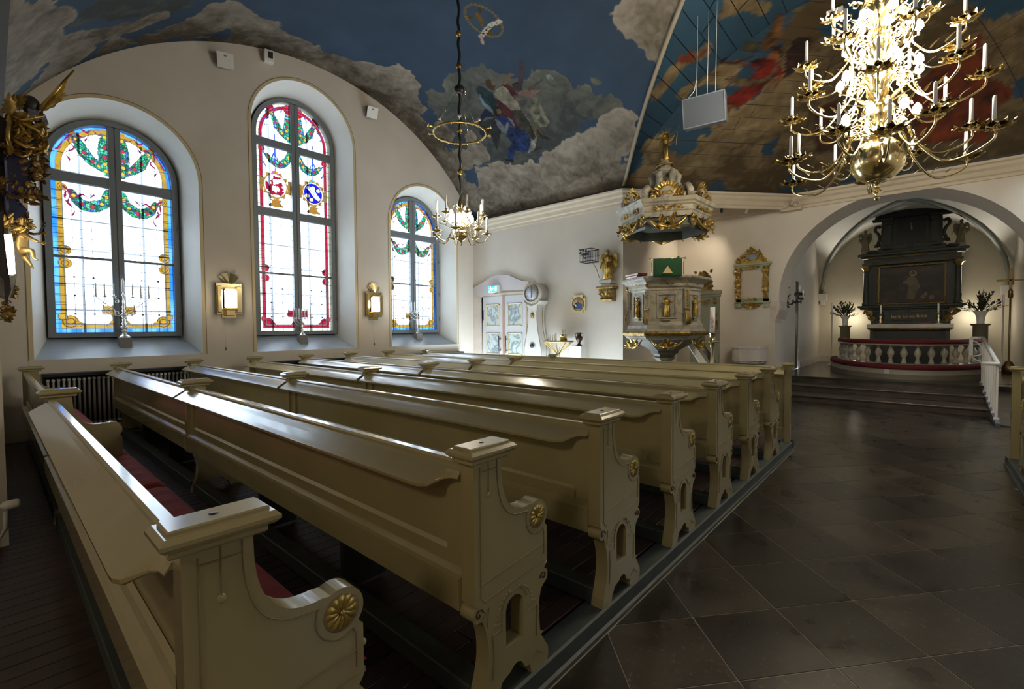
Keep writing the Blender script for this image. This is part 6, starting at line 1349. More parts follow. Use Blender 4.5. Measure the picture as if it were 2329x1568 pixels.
fn = thing('stone_font', 'pale carved stone basin with rosette standing against the wall by the arch', 'font', (12.2, 3.14, 0))
b = MB(); V8 = [(.0, .36), (-.2, .30), (-.3, .12), (-.3, -.12), (-.2, -.30), (.0, -.36), (.25, -.36), (.25, .36)]
b.prism([(a, c) for a, c in V8], .80, 1.09, 'z'); b.prism([(a*1.05, c*1.05) for a, c in V8], 1.09, 1.15, 'z'); b.prism([(a*.85, c*.85) for a, c in V8], .74, .80, 'z'); b.build('basin', M_stone, fn, bevel=.01)
b = MB(); b.lathe([(.2, 0), (.2, .08), (.12, .14), (.11, .6), (.18, .74)], n=14); b.build('foot', M_stone, fn)
b = MB(); b.M = xf((-.305, -.02, .95), ry=-PI/2)
for k in range(8): a = PI*k/4; b.leaf((0, 0, 0), (math.cos(a), math.sin(a), 0), (0, 0, 1), .08, .02, .1, 3)
b.build('carved_rosette', M_stone, fn)
ec = thing('easter_candle_stand', 'tall brass stand carrying the thick white candle beside the pulpit', 'candlestick', (9.5, 3.10, 0)); zb = 1.50
b = MB(); b.lathe([(.2, 0), (.2, .03), (.06, .08), (.045, .12), (.05, .72), (.06, .74), (.035, .78), (.035, 1.18), (.045, 1.22), (.05, 1.30), (.085, 1.315), (.085, 1.33), (.045, 1.34), (.06, 1.40), (.055, 1.46), (.075, 1.49), (.075, 1.50)], n=18); b.build('column', M_brass, ec)
b = MB()
for k in range(4): a = PI*k/2+.4; b.tube([(0, 0, 1.32), (.12*math.cos(a), .12*math.sin(a), 1.32)], .012, 6); b.ball((.12*math.cos(a), .12*math.sin(a), 1.32), .016, 6, 5)
b.build('cross_arms', M_brass, ec)
cd_ = thing('easter_candle', 'thick white candle with red cross and letters on the tall brass stand', 'candle', (9.5, 3.10, 1.50))
b = MB(); b.lathe([(.052, 0), (.052, .50), (.045, .508), (.01, .505)], n=22); b.build('wax', M_candle, cd_)
M_rl = mat('candle_red', (.5, .06, .04), .5); b = MB()
def oncyl(u, z, r=.0535): a = math.atan2(-3.1, -9.5)+u/r; return (r*math.cos(a), r*math.sin(a), z)
b.tube([oncyl(0, .08), oncyl(0, .34)], .0025, 4); b.tube([oncyl(u, .2+u*.0) for u in (-.035, -.02, 0, .02, .035)], .0025, 4); b.tube([oncyl(u, .2+1.6*u) for u in (-.03, -.015, 0, .015, .03)], .0025, 4)
b.tube([oncyl(.018*math.cos(a), .26+.03*math.sin(a)) for a in np.linspace(-1.2, 4, 12)], .0025, 4); b.tube([oncyl(.016*math.cos(a), .11+.02*math.sin(a)) for a in np.linspace(0, 6.2, 12)], .0025, 4); b.build('red_sign', M_rl, cd_)
# ================================================================ CHANCEL
M_apt = mat('altarpiece_paint', (.04, .046, .037), .55, c2=(.024, .027, .022), scale=6, bump=.1)
M_apg = mat('altarpiece_gold', (.35, .24, .07), .4, .8)
M_apb = mat('altarpiece_black', (.008, .008, .008), .5)
AX = 18.75; AY = .28
def ay(px, py, x=AX): p = P(px, py, x=x); return p[1], p[2]
al = thing('altar', 'stone-grey altar table with gilded edge and dark front', 'altar', (18.0, AY, 0))
b = MB(); b.box(-.45, -.95, 1.55, .45, .95, 1.66, .01); b.box(-.40, -.92, 1.49, .4, .92, 1.55, .01); b.build('table_top', M_stone, al)
b = MB(); b.tube([(-.46, -.94, 1.535), (-.46, .94, 1.535)], .014, 6); b.tube([(-.42, -.92, 1.50), (-.42, .92, 1.50)], .01, 6); b.build('gilded_edge', M_goldleaf, al)
b = MB(); b.box(-.30, -.8, CZF, .3, .8, 1.5); b.build('front_cloth', M_apb, al); b = MB(); b.box(-.34, -.88, CZF, .34, -.8, 1.49); b.build('side_panel', M_apt, al); b = MB(); b.box(-.34, .8, CZF, .34, .88, 1.49); b.build('side_panel', M_apt, al)
ap_ = thing('altarpiece', 'tall dark grey-green carved altarpiece with gilding and central painting', 'altarpiece', (AX, AY, 0))
b = MB(); b.box(-.15, -.92, 1.5, .3, .92, 2.15); b.build('predella', M_apt, ap_)
b = MB()
for s in (1, -1):
    for k in range(5): b.tube([(-.16, s*(.62+.055*k), 1.78), (-.16, s*(.62+.055*k), 2.06)], .016, 5)
b.build('fluting', M_apt, ap_)
b = MB(); b.box(-.19, -.40, 1.78, -.15, .40, 2.02, .004); b.build('text_board', mat('text_board', (.03, .015, .01), .5), ap_)
cu = bpy.data.curves.new('inscription', 'FONT'); cu.body = 'Jag är Livets Bröd.'; cu.size = .115; cu.align_x = 'CENTER'; cu.align_y = 'CENTER'; cu.extrude = .002; cu.offset = .002
tx = bpy.data.objects.new('inscription', cu); link(tx, ap_); tx.matrix_local = Matrix.Translation((-.195, 0, 1.90)) @ Matrix(((0, 0, -1, 0), (-1, 0, 0, 0), (0, 1, 0, 0), (0, 0, 0, 1))); M_ogt = mat('old_gold_text', (.5, .42, .18), .5); cu.materials.append(M_ogt)
dg = bpy.context.evaluated_depsgraph_get(); me_ = bpy.data.meshes.new_from_object(tx.evaluated_get(dg)); mt_ = tx.matrix_local.copy(); bpy.data.objects.remove(tx); tx = bpy.data.objects.new('inscription', me_); link(tx, ap_); tx.matrix_local = mt_
b = MB(); b.box(-.26, -1.18, 2.13, .3, 1.20, 2.18, .01); b.box(-.32, -1.24, 2.18, .3, 1.26, 2.25, .015); b.build('shelf_cornice', M_apt, ap_)
b = MB(); b.box(-.08, -1.12, 2.25, .3, 1.12, 3.62); b.build('back_board', M_apt, ap_)
for s in (1, -1):
    b = MB()
    for k in range(4): curls(b, (-.18, s*(.98-.03*k), 2.08-.09*k), .14, .08, 5, ax=(0, 1, 0), out=(-1, 0, 0), size=.12, seed=300+k+s*5, depth=.06, sym=False)
    b.scroll((-.2, s*.98, 2.0), .12, (0, s, 0), (0, 0, 1), 1.4, th=.3); b.scroll((-.2, s*.90, 1.8), .07, (0, s, 0), (0, 0, 1), 1.4, th=.3); b.build('console', M_apg, ap_)
    b = MB(); b.lathe([(.095, 2.25), (.095, 2.33), (.075, 2.36), (.08, 2.5), (.085, 2.52), (.07, 2.55), (.062, 3.3), (.075, 3.32), (.07, 3.35)], (-.2, s*1.06, 0), 16); b.build('column', M_apt, ap_)
    b = MB(); b.lathe([(.065, 3.34), (.08, 3.40), (.07, 3.44), (.10, 3.52)], (-.2, s*1.06, 0), 12)
    for k in range(8): a = PI*k/4; b.leaf((-.2+.06*math.cos(a), s*1.06+.06*math.sin(a), 3.36), (math.cos(a)*.4, math.sin(a)*.4, 1), (math.cos(a), math.sin(a), 0), .13, .035, .5, 4)
    b.build('capital', M_apg, ap_)
    b = MB(); b.box(-.10, s*.80, 2.25, .0, s*.96, 3.5, .004); b.build('pilaster', M_apb, ap_)
b = MB(); b.box(-.22, -1.16, 3.52, .3, 1.16, 3.60, .008); b.box(-.18, -1.12, 3.60, .3, 1.12, 3.74); b.box(-.26, -1.20, 3.74, .3, 1.20, 3.79, .01); b.box(-.34, -1.27, 3.79, .3, 1.27, 3.88, .02); b.build('entablature', M_apt, ap_)
b = MB(); b.tube([(-.27, -1.18, 3.735), (-.27, 1.18, 3.735)], .014, 6); b.tube([(-.23, -1.1, 3.6), (-.23, 1.1, 3.6)], .01, 6); b.build('gilded_line', M_apg, ap_)
# painting with its vertex-painted canvas
PY0, PY1, PZ0, PZ1 = -.74, .70, 2.33, 3.42; nu, nv = 150, 110; V = np.array([(-.11, PY1+(PY0-PY1)*i/(nu-1), PZ0+(PZ1-PZ0)*j/(nv-1)) for i in range(nu) for j in range(nv)])
U_ = (V[:, 1]-PY1)/(PY0-PY1); W_ = (V[:, 2]-PZ0)/(PZ1-PZ0); n1_ = fbm(V*np.array([1, 2.2, 4]), 2.2, 5); n2_ = fbm(V+9, 9, 3)
c = mixc(np.tile([.005, .002, .0015], (len(V), 1)), [.035, .018, .009], sstep(.48, .75, n1_)); c += (sstep(.78, .9, W_)*sstep(1.02, .9, W_))[:, None]*np.array([.05, .035, .02])*n2_[:, None]; c += (sstep(.3, .1, W_)*.7)[:, None]*np.array([.04, .012, .006])*n2_[:, None]
asp = 1.44/1.09
body_ = inpoly(np.stack([U_, W_], -1), [(.44, .10), (.56, .08), (.60, .3), (.66, .45), (.62, .55), (.58, .68), (.53, .74), (.47, .72), (.43, .62), (.37, .58), (.38, .53), (.45, .52), (.46, .35)]); c[body_] = np.array([.10, .075, .04])*(.5+1.0*n2_[body_])[:, None]
d_ = np.hypot((U_-.535)*asp, W_-.80); c[(d_ < .06)] = [.09, .05, .03]; c[(d_ < .075) & (d_ > .06)] = [.5, .34, .14]; c[(np.hypot((U_-.535)*asp, W_-.83) < .035)] = [.03, .015, .01]
for q in ((.70, .15, .05), (.74, .22, .04), (.83, .12, .05)): k = np.hypot((U_-q[0])*asp, (W_-q[1])*.8) < q[2]; c[k] = np.array([.12, .08, .06])*(.4+1.2*n2_[k])[:, None]
grid_obj('painting', V, nu, nv, attr_mat('altar_painting', .5, .4), ap_, cols=c, flip=True)
b = MB()
for q in ((PY0-.09, PZ0-.08, PY1+.09, PZ0), (PY0-.09, PZ1, PY1+.09, PZ1+.08), (PY0-.09, PZ0, PY0, PZ1), (PY1, PZ0, PY1+.09, PZ1)): b.box(-.15, q[0], q[1], -.08, q[2], q[3], .012)
fr_ = b.build('picture_frame', M_apb, ap_)
b = MB(); rr = random.Random(2)
for k in range(44): y = PY0-.045+(PY1-PY0+.09)*k/43; [b.leaf((-.155, y, z), (0, 1 if k < 22 else -1, rr.uniform(-.5, .5)), (-1, 0, 0), .05, .02, .4, 3) for z in (PZ0-.04, PZ1+.04)]
for k in range(32): z = PZ0+(PZ1-PZ0)*k/31; [b.leaf((-.155, y, z), (0, rr.uniform(-.5, .5), 1), (-1, 0, 0), .05, .02, .4, 3) for y in (PY0-.045, PY1+.045)]
b.build('gilded_leaf_border', M_apg, fr_)
# upper stage
b = MB(); b.prism([(-.86, 3.88), (.86, 3.88), (.80, 4.0), (.72, 4.06), (.70, 4.9), (-.70, 4.9), (-.72, 4.06), (-.80, 4.0)], -.12, .25, 'x'); b.box(-.16, -.80, 3.88, .2, .80, 3.98, .01); b.build('upper_stage', M_apt, ap_)
b = MB(); b.box(-.14, -.34, 4.12, -.11, .34, 4.86); b.box(-.14, -.07, 4.02, -.11, .09, 4.13); b.build('dark_niche', M_apb, ap_)
b = MB(); b.box(-.15, -.40, 4.10, -.10, -.34, 4.9, .006); b.box(-.15, .34, 4.10, -.10, .40, 4.9, .006); b.build('niche_frame', M_apt, ap_)
b = MB(); b.tube([(-.15, -.02, 4.52), (-.15, .0, 4.68)], .022, 6); b.ball((-.15, 0, 4.71), .02, 6, 5); b.build('pale_figure', mat('pale_fig', (.3, .28, .2), .6), ap_)
for s in (1, -1):
    b = MB(); b.box(-.2, s*.46, 4.08, -.1, s*.64, 4.82, .01); b.box(-.24, s*.43, 4.0, -.1, s*.67, 4.08, .01); b.box(-.24, s*.43, 4.74, -.1, s*.68, 4.86, .01); b.scroll((-.15, s*.55, 4.6), .07, (0, s, 0), (0, 0, 1), 1.3, th=.3)
    b.tube([Vector((-.05, s*y, z)) for y, z in curve([(.70, 4.12), (.78, 4.2), (.74, 4.35), (.78, 4.5), (.86, 4.62), (.82, 4.74), (.72, 4.7)])], .045, 7); b.leaf((-.05, s*.74, 4.2), (0, s, -.8), (-1, 0, 0), .2, .06, .4); b.build('side_scroll', M_apt, ap_)
b = MB(); ar = [(.90*math.cos(t_)*.98, 4.72+.70*math.sin(t_)) for t_ in np.linspace(math.radians(18), math.radians(162), 22)]; b.prism(ar, -.22, .2, 'x'); b.build('arched_pediment', M_apb, ap_)
b = MB(); b.tube([(-.22, y, z) for y, z in ar], .04, 6); b.box(-.3, .42, 4.86, -.1, .92, 4.93, .01); b.box(-.3, -.92, 4.86, -.1, -.42, 4.93, .01); b.build('pediment_moulding', mat('ped', (.03, .033, .028), .5), ap_)
for s in (1, -1):
    b = MB(); b.lathe([(.05, 3.88), (.17, 3.90), (.19, 3.95), (.15, 3.97), (.13, 4.0)], (-.1, s*.96+(0), 0), 14); b.build('urn_foot', M_apt, ap_)
    b = MB(); b.box(-.24, s*1.10-.10, 3.88, -.02, s*1.10+.10, 4.0, .01); b.M = xf((-.13, s*1.10, 4.0), -PI/2); robed(b, (0, 0, 0), .66, wings=.5, arm=-.2); b.build('angel_figure', M_apgrey if False else mat('angel_grey', (.2, .17, .10), .5, .3), ap_)
# candlesticks, crucifix and book on the altar
def candlestick(x, y, z, h, ch, label, m=M_brass, thin=False):
    t = thing('candlestick', label, 'candlestick', (x, y, z)); b = MB(); b.lathe([(.09, 0), (.085, .015), (.03, .035), (.02, .06), (.03, h*.35), (.016, h*.5), (.026, h*.75), (.014, h*.9), (.045, h*.96), (.045, h)], n=14); b.build('stem', m, t)
    c = MB(); c.lathe([(.022, 0), (.02, ch*.95), (.004, ch)], (0, 0, h), 10); c.build('candle', M_candle, t)
yl, yr = P(2003, 720, x=17.8)[1], P(2134, 720, x=17.8)[1]
candlestick(17.8, yl, 1.66, .32, .26, 'brass altar candlestick with white candle left of the inscription'); candlestick(17.8, yr, 1.66, .32, .26, 'brass altar candlestick with white candle right of the inscription')
t = thing('crucifix', 'small dark standing crucifix in the middle of the altar', 'crucifix', (17.8, P(2067, 720, x=17.8)[1], 1.66)); b = MB(); b.box(-.06, -.09, 0, .06, .09, .06, .008); b.box(-.012, -.012, .05, .012, .012, .5); b.box(-.012, -.09, .36, .012, .09, .385); b.build('cross', M_apb, t); b = MB(); b.ball((-.015, 0, .48), .025, 8, 6); b.build('knob', M_black, t)
t = thing('altar_book', 'red book lying on the altar beside the right candlestick', 'book', (17.75, P(2104, 735, x=17.75)[1], 1.66)); b = MB(); b.box(-.12, -.14, 0, .12, .14, .035, .004); b.build('cover', mat('red_book', (.3, .01, .02), .5), t)
# communion rail: curved kneeler, balustrade, red cushions
rx, ry_ = 3.05, 1.53; RX0, RY0 = 17.6, .30
def ell(k, a, dx=0): return (RX0-rx*k*math.cos(a)+dx, RY0+(ry_+ (k-1)*1.6)*math.sin(a))
def ribbon_ring(name, k0, k1, z0, z1, m, parent, n=56, c=0):
    A = np.linspace(-PI/2, PI/2, n); b = MB(); V = []
    for a in A:
        x0_, y0_ = ell(k0, a); x1_, y1_ = ell(k1, a); V += [(x0_, y0_, z0), (x0_, y0_, z1-c), (x0_+(x1_-x0_)*.12*(c > 0), y0_+(y1_-y0_)*.12*(c > 0), z1), (x1_+(x0_-x1_)*.12*(c > 0), y1_+(y0_-y1_)*.12*(c > 0), z1), (x1_, y1_, z1-c), (x1_, y1_, z0)]
    b.add(V, [(i*6+j, i*6+(j+1) % 6, (i+1)*6+(j+1) % 6, (i+1)*6+j) for i in range(n-1) for j in range(6)]+[tuple(range(6)), tuple(range(len(V)-1, len(V)-7, -1))], c > 0); return b.build(name, m, parent)
cr = thing('communion_rail', 'curved balustraded communion rail with red cushioned top', 'communion rail', (0, 0, 0))
M_rail = mat('rail_paint', (.40, .37, .29), .3, coat=.3)
ribbon_ring('rail_top', .93, 1.045, 1.14, 1.175, M_rail, cr); ribbon_ring('red_top_cushion', .935, 1.05, 1.175, 1.27, M_redvelvet, cr, c=.03); ribbon_ring('rail_base', .93, 1.05, CZF+.245, .69, M_rail, cr)
prof = [(.055, 0), (.055, .05), (.035, .07), (.045, .10), (.028, .13), (.05, .18), (.072, .24), (.068, .29), (.04, .35), (.028, .39), (.045, .41), (.045, .45)]
b = MB(); b.lathe(prof, n=12); b0 = None; NB = 19
for i in range(NB):
    a = -PI/2+PI*(i+.5)/NB; x, y = ell(.99, a); M = xf((x, y, .69))
    if b0 is None: b0 = b.build('baluster', M_rail, cr); b0.matrix_local = M
    else: same('baluster', b0, cr, M)
kn = thing('kneeler_step', 'curved kneeling step with red cushion around the communion rail', 'kneeler', (0, 0, 0))
ribbon_ring('step', .94, 1.15, CZF, CZF+.24, M_rail, kn); ribbon_ring('red_cushion', 1.055, 1.16, CZF+.24, CZF+.34, M_redvelvet, kn, c=.035); ribbon_ring('plinth', .93, 1.158, CZF, CZF+.12, mat('kneeler_plinth', (.2, .18, .14), .5), kn)
# flowers on pedestals
def flowers(y, x, zt, s, label, side, seed):
    t = thing('flower_pedestal', 'round grey-green pedestal on the '+side+' of the altar', 'pedestal', (x, y, CZF)); b = MB(); b.lathe([(.16*s, 0), (.16*s, .05), (.13*s, .08), (.13*s, zt-CZF-.06), (.17*s, zt-CZF-.03), (.17*s, zt-CZF)], n=20); b.build('column', mat('pedestal_paint', (.2, .18, .11), .4), t); b = MB(); b.lathe([(.175*s, zt-CZF-.02), (.175*s, zt-CZF)], n=20); b.build('gilt_rim', M_golddull, t)
    t = thing('vase', 'white flared vase of flowers on the pedestal on the '+side+' of the altar', 'vase', (x, y, zt)); b = MB(); b.lathe([(.07*s, 0), (.065*s, .03), (.075*s, .15*s), (.10*s, .24*s), (.14*s, .30*s), (.13*s, .30*s), (.05, .2*s)], n=20); b.build('body', M_white, t)
    t = thing('bouquet', label, 'flowers', (x, y, zt+.25*s)); r = random.Random(seed); A = MB(); L = MB(); heads = []
    for k in range(46):
        a = r.uniform(0, 2*PI); el_ = r.uniform(.15, 1.5); ln_ = r.uniform(.28, .52)*s; d = Vector((math.cos(a)*math.cos(el_), math.sin(a)*math.cos(el_), math.sin(el_))); e = d*ln_; A.tube([(0, 0, -.05), d*ln_*.5+Vector((0, 0, .03)), e], .0035, 4)
        for q in range(5):
            p = e*(.45+.13*q); dd = (d+Vector((r.uniform(-1, 1), r.uniform(-1, 1), r.uniform(-.6, .8)))*.9); L.leaf(p, dd, (0, 0, 1), .09*s, .016*s, .3, 3)
        if k < 13: heads.append(e)
    A.build('stems', mat('stem_green', (.04, .06, .015), .7), t); L.build('foliage', mat('leaf_green', (.045, .06, .02), .7, obr=.2), t, kind='stuff')
    for k, e in enumerate(heads):
        f = MB(); col = [(.12, .01, .03), (.3, .26, .18), (.05, .04, .18)][k % 3 if k < 9 else 0]
        for q in range(7):
            a = 2*PI*q/7; f.leaf(e, (math.cos(a), math.sin(a), .5), (0, 0, 1), .045*s, .02*s, .5, 3)
        f.ball(e, .022*s, 6, 5); f.build('flower', mats_f[k % 3 if k < 9 else 0], t)
mats_f = [mat('flower_crimson', (.12, .008, .03), .7), mat('flower_cream', (.4, .33, .22), .7), mat('flower_violet', (.05, .04, .2), .7)]
flowers(P(1922, 740, x=18.6)[1], 18.6, P(1922, 741, x=18.6)[2], 1.05, 'loose bouquet of dark red and violet flowers left of the altar', 'left', 5); flowers(P(2230, 740, x=18.1)[1], 18.1, P(2230, 737, x=18.5)[2], 1.2, 'fuller bouquet with long leafy branches right of the altar', 'right', 9)
# processional candles and cross
for px, zt, l in ((1892, 2.39, 'tall thin white processional candle left of the altar'), (2281, 2.45, 'tall thin white processional candle right of the altar')):
    p = P(px, 740, x=18.2); t = thing('processional_candle', l, 'candle', (18.2, p[1], CZF)); b = MB(); b.lathe([(.13, 0), (.13, .02), (.03, .05), (.018, .08), (.018, zt-CZF-.32), (.045, zt-CZF-.31), (.02, zt-CZF-.30)], n=12); b.build('pole', M_white, t); b = MB(); b.lathe([(.024, 0), (.022, .28), (.004, .30)], (0, 0, zt-CZF-.30), 10); b.build('candle', M_candle, t)
p = P(2303, 640, x=17.6); t = thing('processional_cross', 'tall bronze processional cross standing at the right of the chancel', 'cross', (17.6, p[1]+.03, CZF)); M_bz = mat('bronze', (.2, .13, .05), .4, .8)
b = MB(); b.lathe([(.13, 0), (.13, .15), (.07, .3), (.02, .32), (.02, 1.95), (.045, 1.98), (.045, 2.15), (.02, 2.2)], n=10); b.build('pole', M_bz, t); b = MB(); b.box(-.015, -.03, 2.15, .015, .03, 2.75, .004); b.box(-.015, -.26, 2.40, .015, .26, 2.45, .004); b.build('cross', M_bz, t)
# handrail beside the ramp
hr = thing('ramp_handrail', 'white balustered handrail running down beside the chancel steps', 'handrail', (0, -1.0, 0))
def zr(x): return -.06+(x-11.3)*(.43/2.9)
HX0, HX1 = 11.45, 14.15
b = MB(); b.tube([(HX0, .20, zr(HX0)+.98), (HX0, .0, zr(HX0)+.98), (HX0+.12, 0, zr(HX0)+.99)], .034, 8); b.tube([(HX0, 0, zr(HX0)+.97), (HX1, 0, zr(HX1)+.97)], .034, 8); b.tube([(HX1, 0, zr(HX1)+.97), (HX1, .19, zr(HX1)+.97)], .034, 8); b.build('top_rail', M_white, hr)
b = MB(); b.tube([Vector((HX1, y, z)) for y, z in curve([(.17, 1.28), (.10, 1.24), (.03, 1.15), (.02, .98), (.15, .93), (.10, .86), (.02, .80), (.0, .6)])], .016, 6); b.build('curved_end', M_white, hr)
b = MB(); b.box(HX1-.02, .15, .95, HX1+.02, .21, zr(HX1)+.97); b.build('newel', M_white, hr)
for k in range(8):
    x = HX0+.08+k*(HX1-HX0-.1)/7; b = MB(); b.box(x-.016, -.016, zr(x)+.02, x+.016, .016, zr(x)+.94); b.box(x-.04, -.035, zr(x)-.02, x+.04, .035, zr(x)+.03); b.build('baluster', M_white, hr)
# branched wall light on the chancel arch
wp = P(1797, 690, y=2.62)
wb = thing('wall_branch_light', 'dark branched candle bracket on the inner side of the chancel arch', 'wall lamp', (13.45, 2.60, 2.25))
b = MB(); curls(b, (0, 0, 0), .12, .5, 9, ax=(1, 0, 0), out=(0, -1, 0), size=.14, seed=401, sym=False); b.build('back_plate', M_iron, wb)
b = MB(); b.tube([(0, 0, -.05), (.12, -.12, -.08), (.3, -.22, .05), (.4, -.25, .25)], .014, 6); b.tube([(.1, -.1, -.05), (.25, -.28, .0), (.3, -.34, .12)], .012, 6); curls(b, (.25, -.22, .1), .3, .3, 12, ax=(.8, -.6, 0), out=(-.6, -.8, 0), size=.1, seed=402, sym=False); b.build('branch', M_iron, wb)
for x, y, z in ((.4, -.25, .25), (.3, -.34, .12)): b = MB(); b.lathe([(.035, 0), (.01, .01), (.012, .03)], (x, y, z), 8); b.lathe([(.014, .03), (.012, .15), (.003, .16)], (x, y, z), 8); b.build('candle', M_candle, wb)
# ================================================================ CARVED AND GILDED EPITAPH AT THE WEST PIER
EY = 6.3
def E3(px, py, dy=0): p = P(px, py, y=EY+dy); return Vector((p[0], p[1], p[2]))
M_blue = mat('deep_blue_paint', (.004, .005, .045), .5, c2=(.002, .002, .02), scale=8, bump=.3, bscale=30)
M_fl = mat('dark_oak', (.02, .012, .008), .5)
M_feath = mat('grey_violet_feathers', (.16, .14, .19), .6, c2=(.08, .07, .13), scale=14)
ep = thing('carved_epitaph', 'dark wooden monument with gilded foliage and blue drapery at the left wall', 'monument', (0, 0, 0))
def slabp(name, pts, m, d0, d1, bev=.01):
    b = MB(); q = [E3(*p) for p in pts]; b.prism([(v.x, v.z) for v in q], EY+d0, EY+d1, 'y'); return b.build(name, m, ep, bevel=bev)
slabp('back_board', [(-30, 240), (10, 262), (24, 215), (34, 214), (36, 262), (28, 300), (20, 380), (16, 480), (14, 560), (-30, 560)], M_fl, .1, .25)
slabp('blue_drapery', [(8, 368), (30, 350), (52, 362), (66, 374), (66, 400), (64, 420), (70, 432), (50, 440), (12, 440)], M_blue, -.05, .15, .03)
slabp('blue_drapery', [(8, 448), (30, 444), (44, 462), (52, 478), (44, 492), (22, 494), (10, 480)], M_blue, -.05, .12, .03)
def carve(name, spots, m, size, n, seed, dep=.06):
    b = MB()
    for k, (px, py, w, h) in enumerate(spots):
        c = E3(px, py); s = (c-Vector(CP)).length/1150; curls(b, c, w*s, h*s, n, size=size, seed=seed+k, sym=False, depth=dep)
    return b.build(name, m, ep)
def fan(name, m, items):
    b = MB()
    for x0, y0, x1, y1, w, cu, dy in items:
        a = E3(x0, y0, -.06+dy); e = E3(x1, y1, -.10+dy); d = e-a; b.leaf(a, d, (d.z*.3, -1, -d.x*.3), d.length*1.1, w, cu, 8, .35, .15)
    return b.build(name, m, ep)
FAN = [(52, 282, 78, 268, .022, .4, 0), (70, 292, 100, 282, .022, .4, -.02), (84, 305, 110, 322, .022, .5, -.03), (60, 332, 96, 342, .02, .4, -.02), (34, 312, 60, 300, .022, .4, 0), (46, 318, 80, 316, .022, .5, -.03), (24, 330, 24, 356, .02, .4, 0), (90, 330, 110, 332, .018, .5, -.04), (22, 286, 22, 258, .02, .4, 0), (40, 272, 66, 258, .02, .4, 0)]
def strokes(name, m, items):
    b = MB()
    for pts, w in items:
        q = curve(pts, 5); n = len(q); b.tube([E3(x, y, -.05-.06*math.sin(PI*k/n)) for k, (x, y) in enumerate(q)], [w*.55*(.35+.9*math.sin(PI*(.12+.8*k/n))) for k in range(n)], 6)
        for k in range(3, n-2, 5): b.leaf(E3(q[k][0], q[k][1], -.1), E3(q[k+2][0]+5*(-1)**k, q[k+2][1]-6, -.14)-E3(q[k][0], q[k][1], -.1), (0, -1, 0), .075, .014, .5, 4)
    return b.build(name, m, ep)
strokes('gilded_scrollwork', M_goldleaf, [([(26, 262), (50, 274), (78, 268), (100, 262)], .022), ([(24, 272), (58, 284), (88, 300), (104, 332)], .03), ([(20, 300), (38, 322), (70, 336), (106, 336)], .028), ([(30, 342), (20, 322), (19, 292), (28, 266)], .026),
 ([(58, 302), (74, 288), (94, 296), (90, 314), (74, 314)], .024), ([(28, 318), (48, 300), (66, 308), (60, 322), (46, 322)], .024), ([(80, 276), (98, 280), (106, 300), (98, 314)], .02), ([(30, 290), (44, 284), (52, 294), (44, 302)], .02), ([(64, 344), (84, 350), (100, 344), (108, 350)], .018), ([(34, 346), (50, 356), (66, 350)], .016), ([(100, 318), (108, 326), (104, 340), (94, 338)], .018)])
fan('gilded_foliage', M_goldleaf, FAN); slabp('pierced_ground', [(18, 262), (60, 272), (92, 288), (100, 318), (84, 338), (18, 345)], M_fl, .03, .08)
fan('gilded_foliage', M_golddull, [(24, 262, 20, 214, .04, .3, 0), (30, 232, 44, 215, .025, .5, 0), (32, 236, 60, 214, .028, .5, 0), (33, 240, 62, 226, .025, .5, 0), (34, 244, 56, 244, .025, .5, 0), (30, 268, 60, 258, .03, .4, 0), (24, 250, 34, 214, .03, .4, 0)])
carve('gilded_curls', [(60, 305, 60, 50)], M_golddull, .05, 22, 500)
carve('dark_foliage', [(30, 345, 50, 20), (60, 355, 40, 30), (75, 370, 30, 30), (60, 395, 20, 30), (82, 398, 16, 16), (60, 435, 40, 16), (25, 440, 40, 10), (50, 450, 40, 20), (15, 420, 20, 20)], mat('dark_gilding', (.16, .09, .03), .4, .7), .06, 18, 540)
carve('gilded_foliage', [(32, 505, 30, 20), (40, 520, 20, 20), (12, 660, 24, 20), (20, 668, 20, 10), (8, 700, 14, 30), (14, 715, 12, 16)], M_golddull, .06, 14, 560)
for px, py in ((82, 373), (86, 398), (72, 450), (66, 420)): b = MB(); b.ball(E3(px, py, -.05), .035, 10, 7); b.tube([E3(px, py, -.05), E3(px-16, py+10, .05)], .012, 5); b.build('knob', M_golddull, ep)
# feathered crest with the long gilded wing
b = MB()
for k in range(9):
    a = E3(62+k*2.2, 248+k*4, -.05); d = E3(112, 268+k*2, -.02)-a; b.leaf(a, d, (0, -1, .3), d.length*(.85+.02*k), .035, .25, 6)
b.build('feathers', M_feath, ep)
b = MB(); b.ball(E3(70, 240), (.07, .06, .09), 12, 9); b.build('helmet_head', M_fl, ep)
b = MB(); p0 = E3(92, 250, -.05); p1 = E3(168, 160, -.1)
for k in range(9):
    t_ = k/9; a = p0+(p1-p0)*t_*.62; b.leaf(a, (p1-p0)+Vector((.10*(1-t_), 0, -.12+.10*t_)), (.3, -1, .2), (p1-p0).length*(.42-.02*k), .022-.001*k, .15, 6, .35)
b.tube([p0, (p0+p1)/2, p1], [.025, .018, .008], 7); b.build('wing', M_goldleaf, ep, label='long upraised gilded wing')
b = MB(); a = E3(120, 222, -.06); [b.leaf(a, E3(150, 213+k*4, -.06)-a, (0, -1, .2), (E3(150, 213, -.06)-a).length*(1-.15*k), .03, .2, 5) for k in range(3)]; b.build('wing_feather', M_goldleaf, ep)
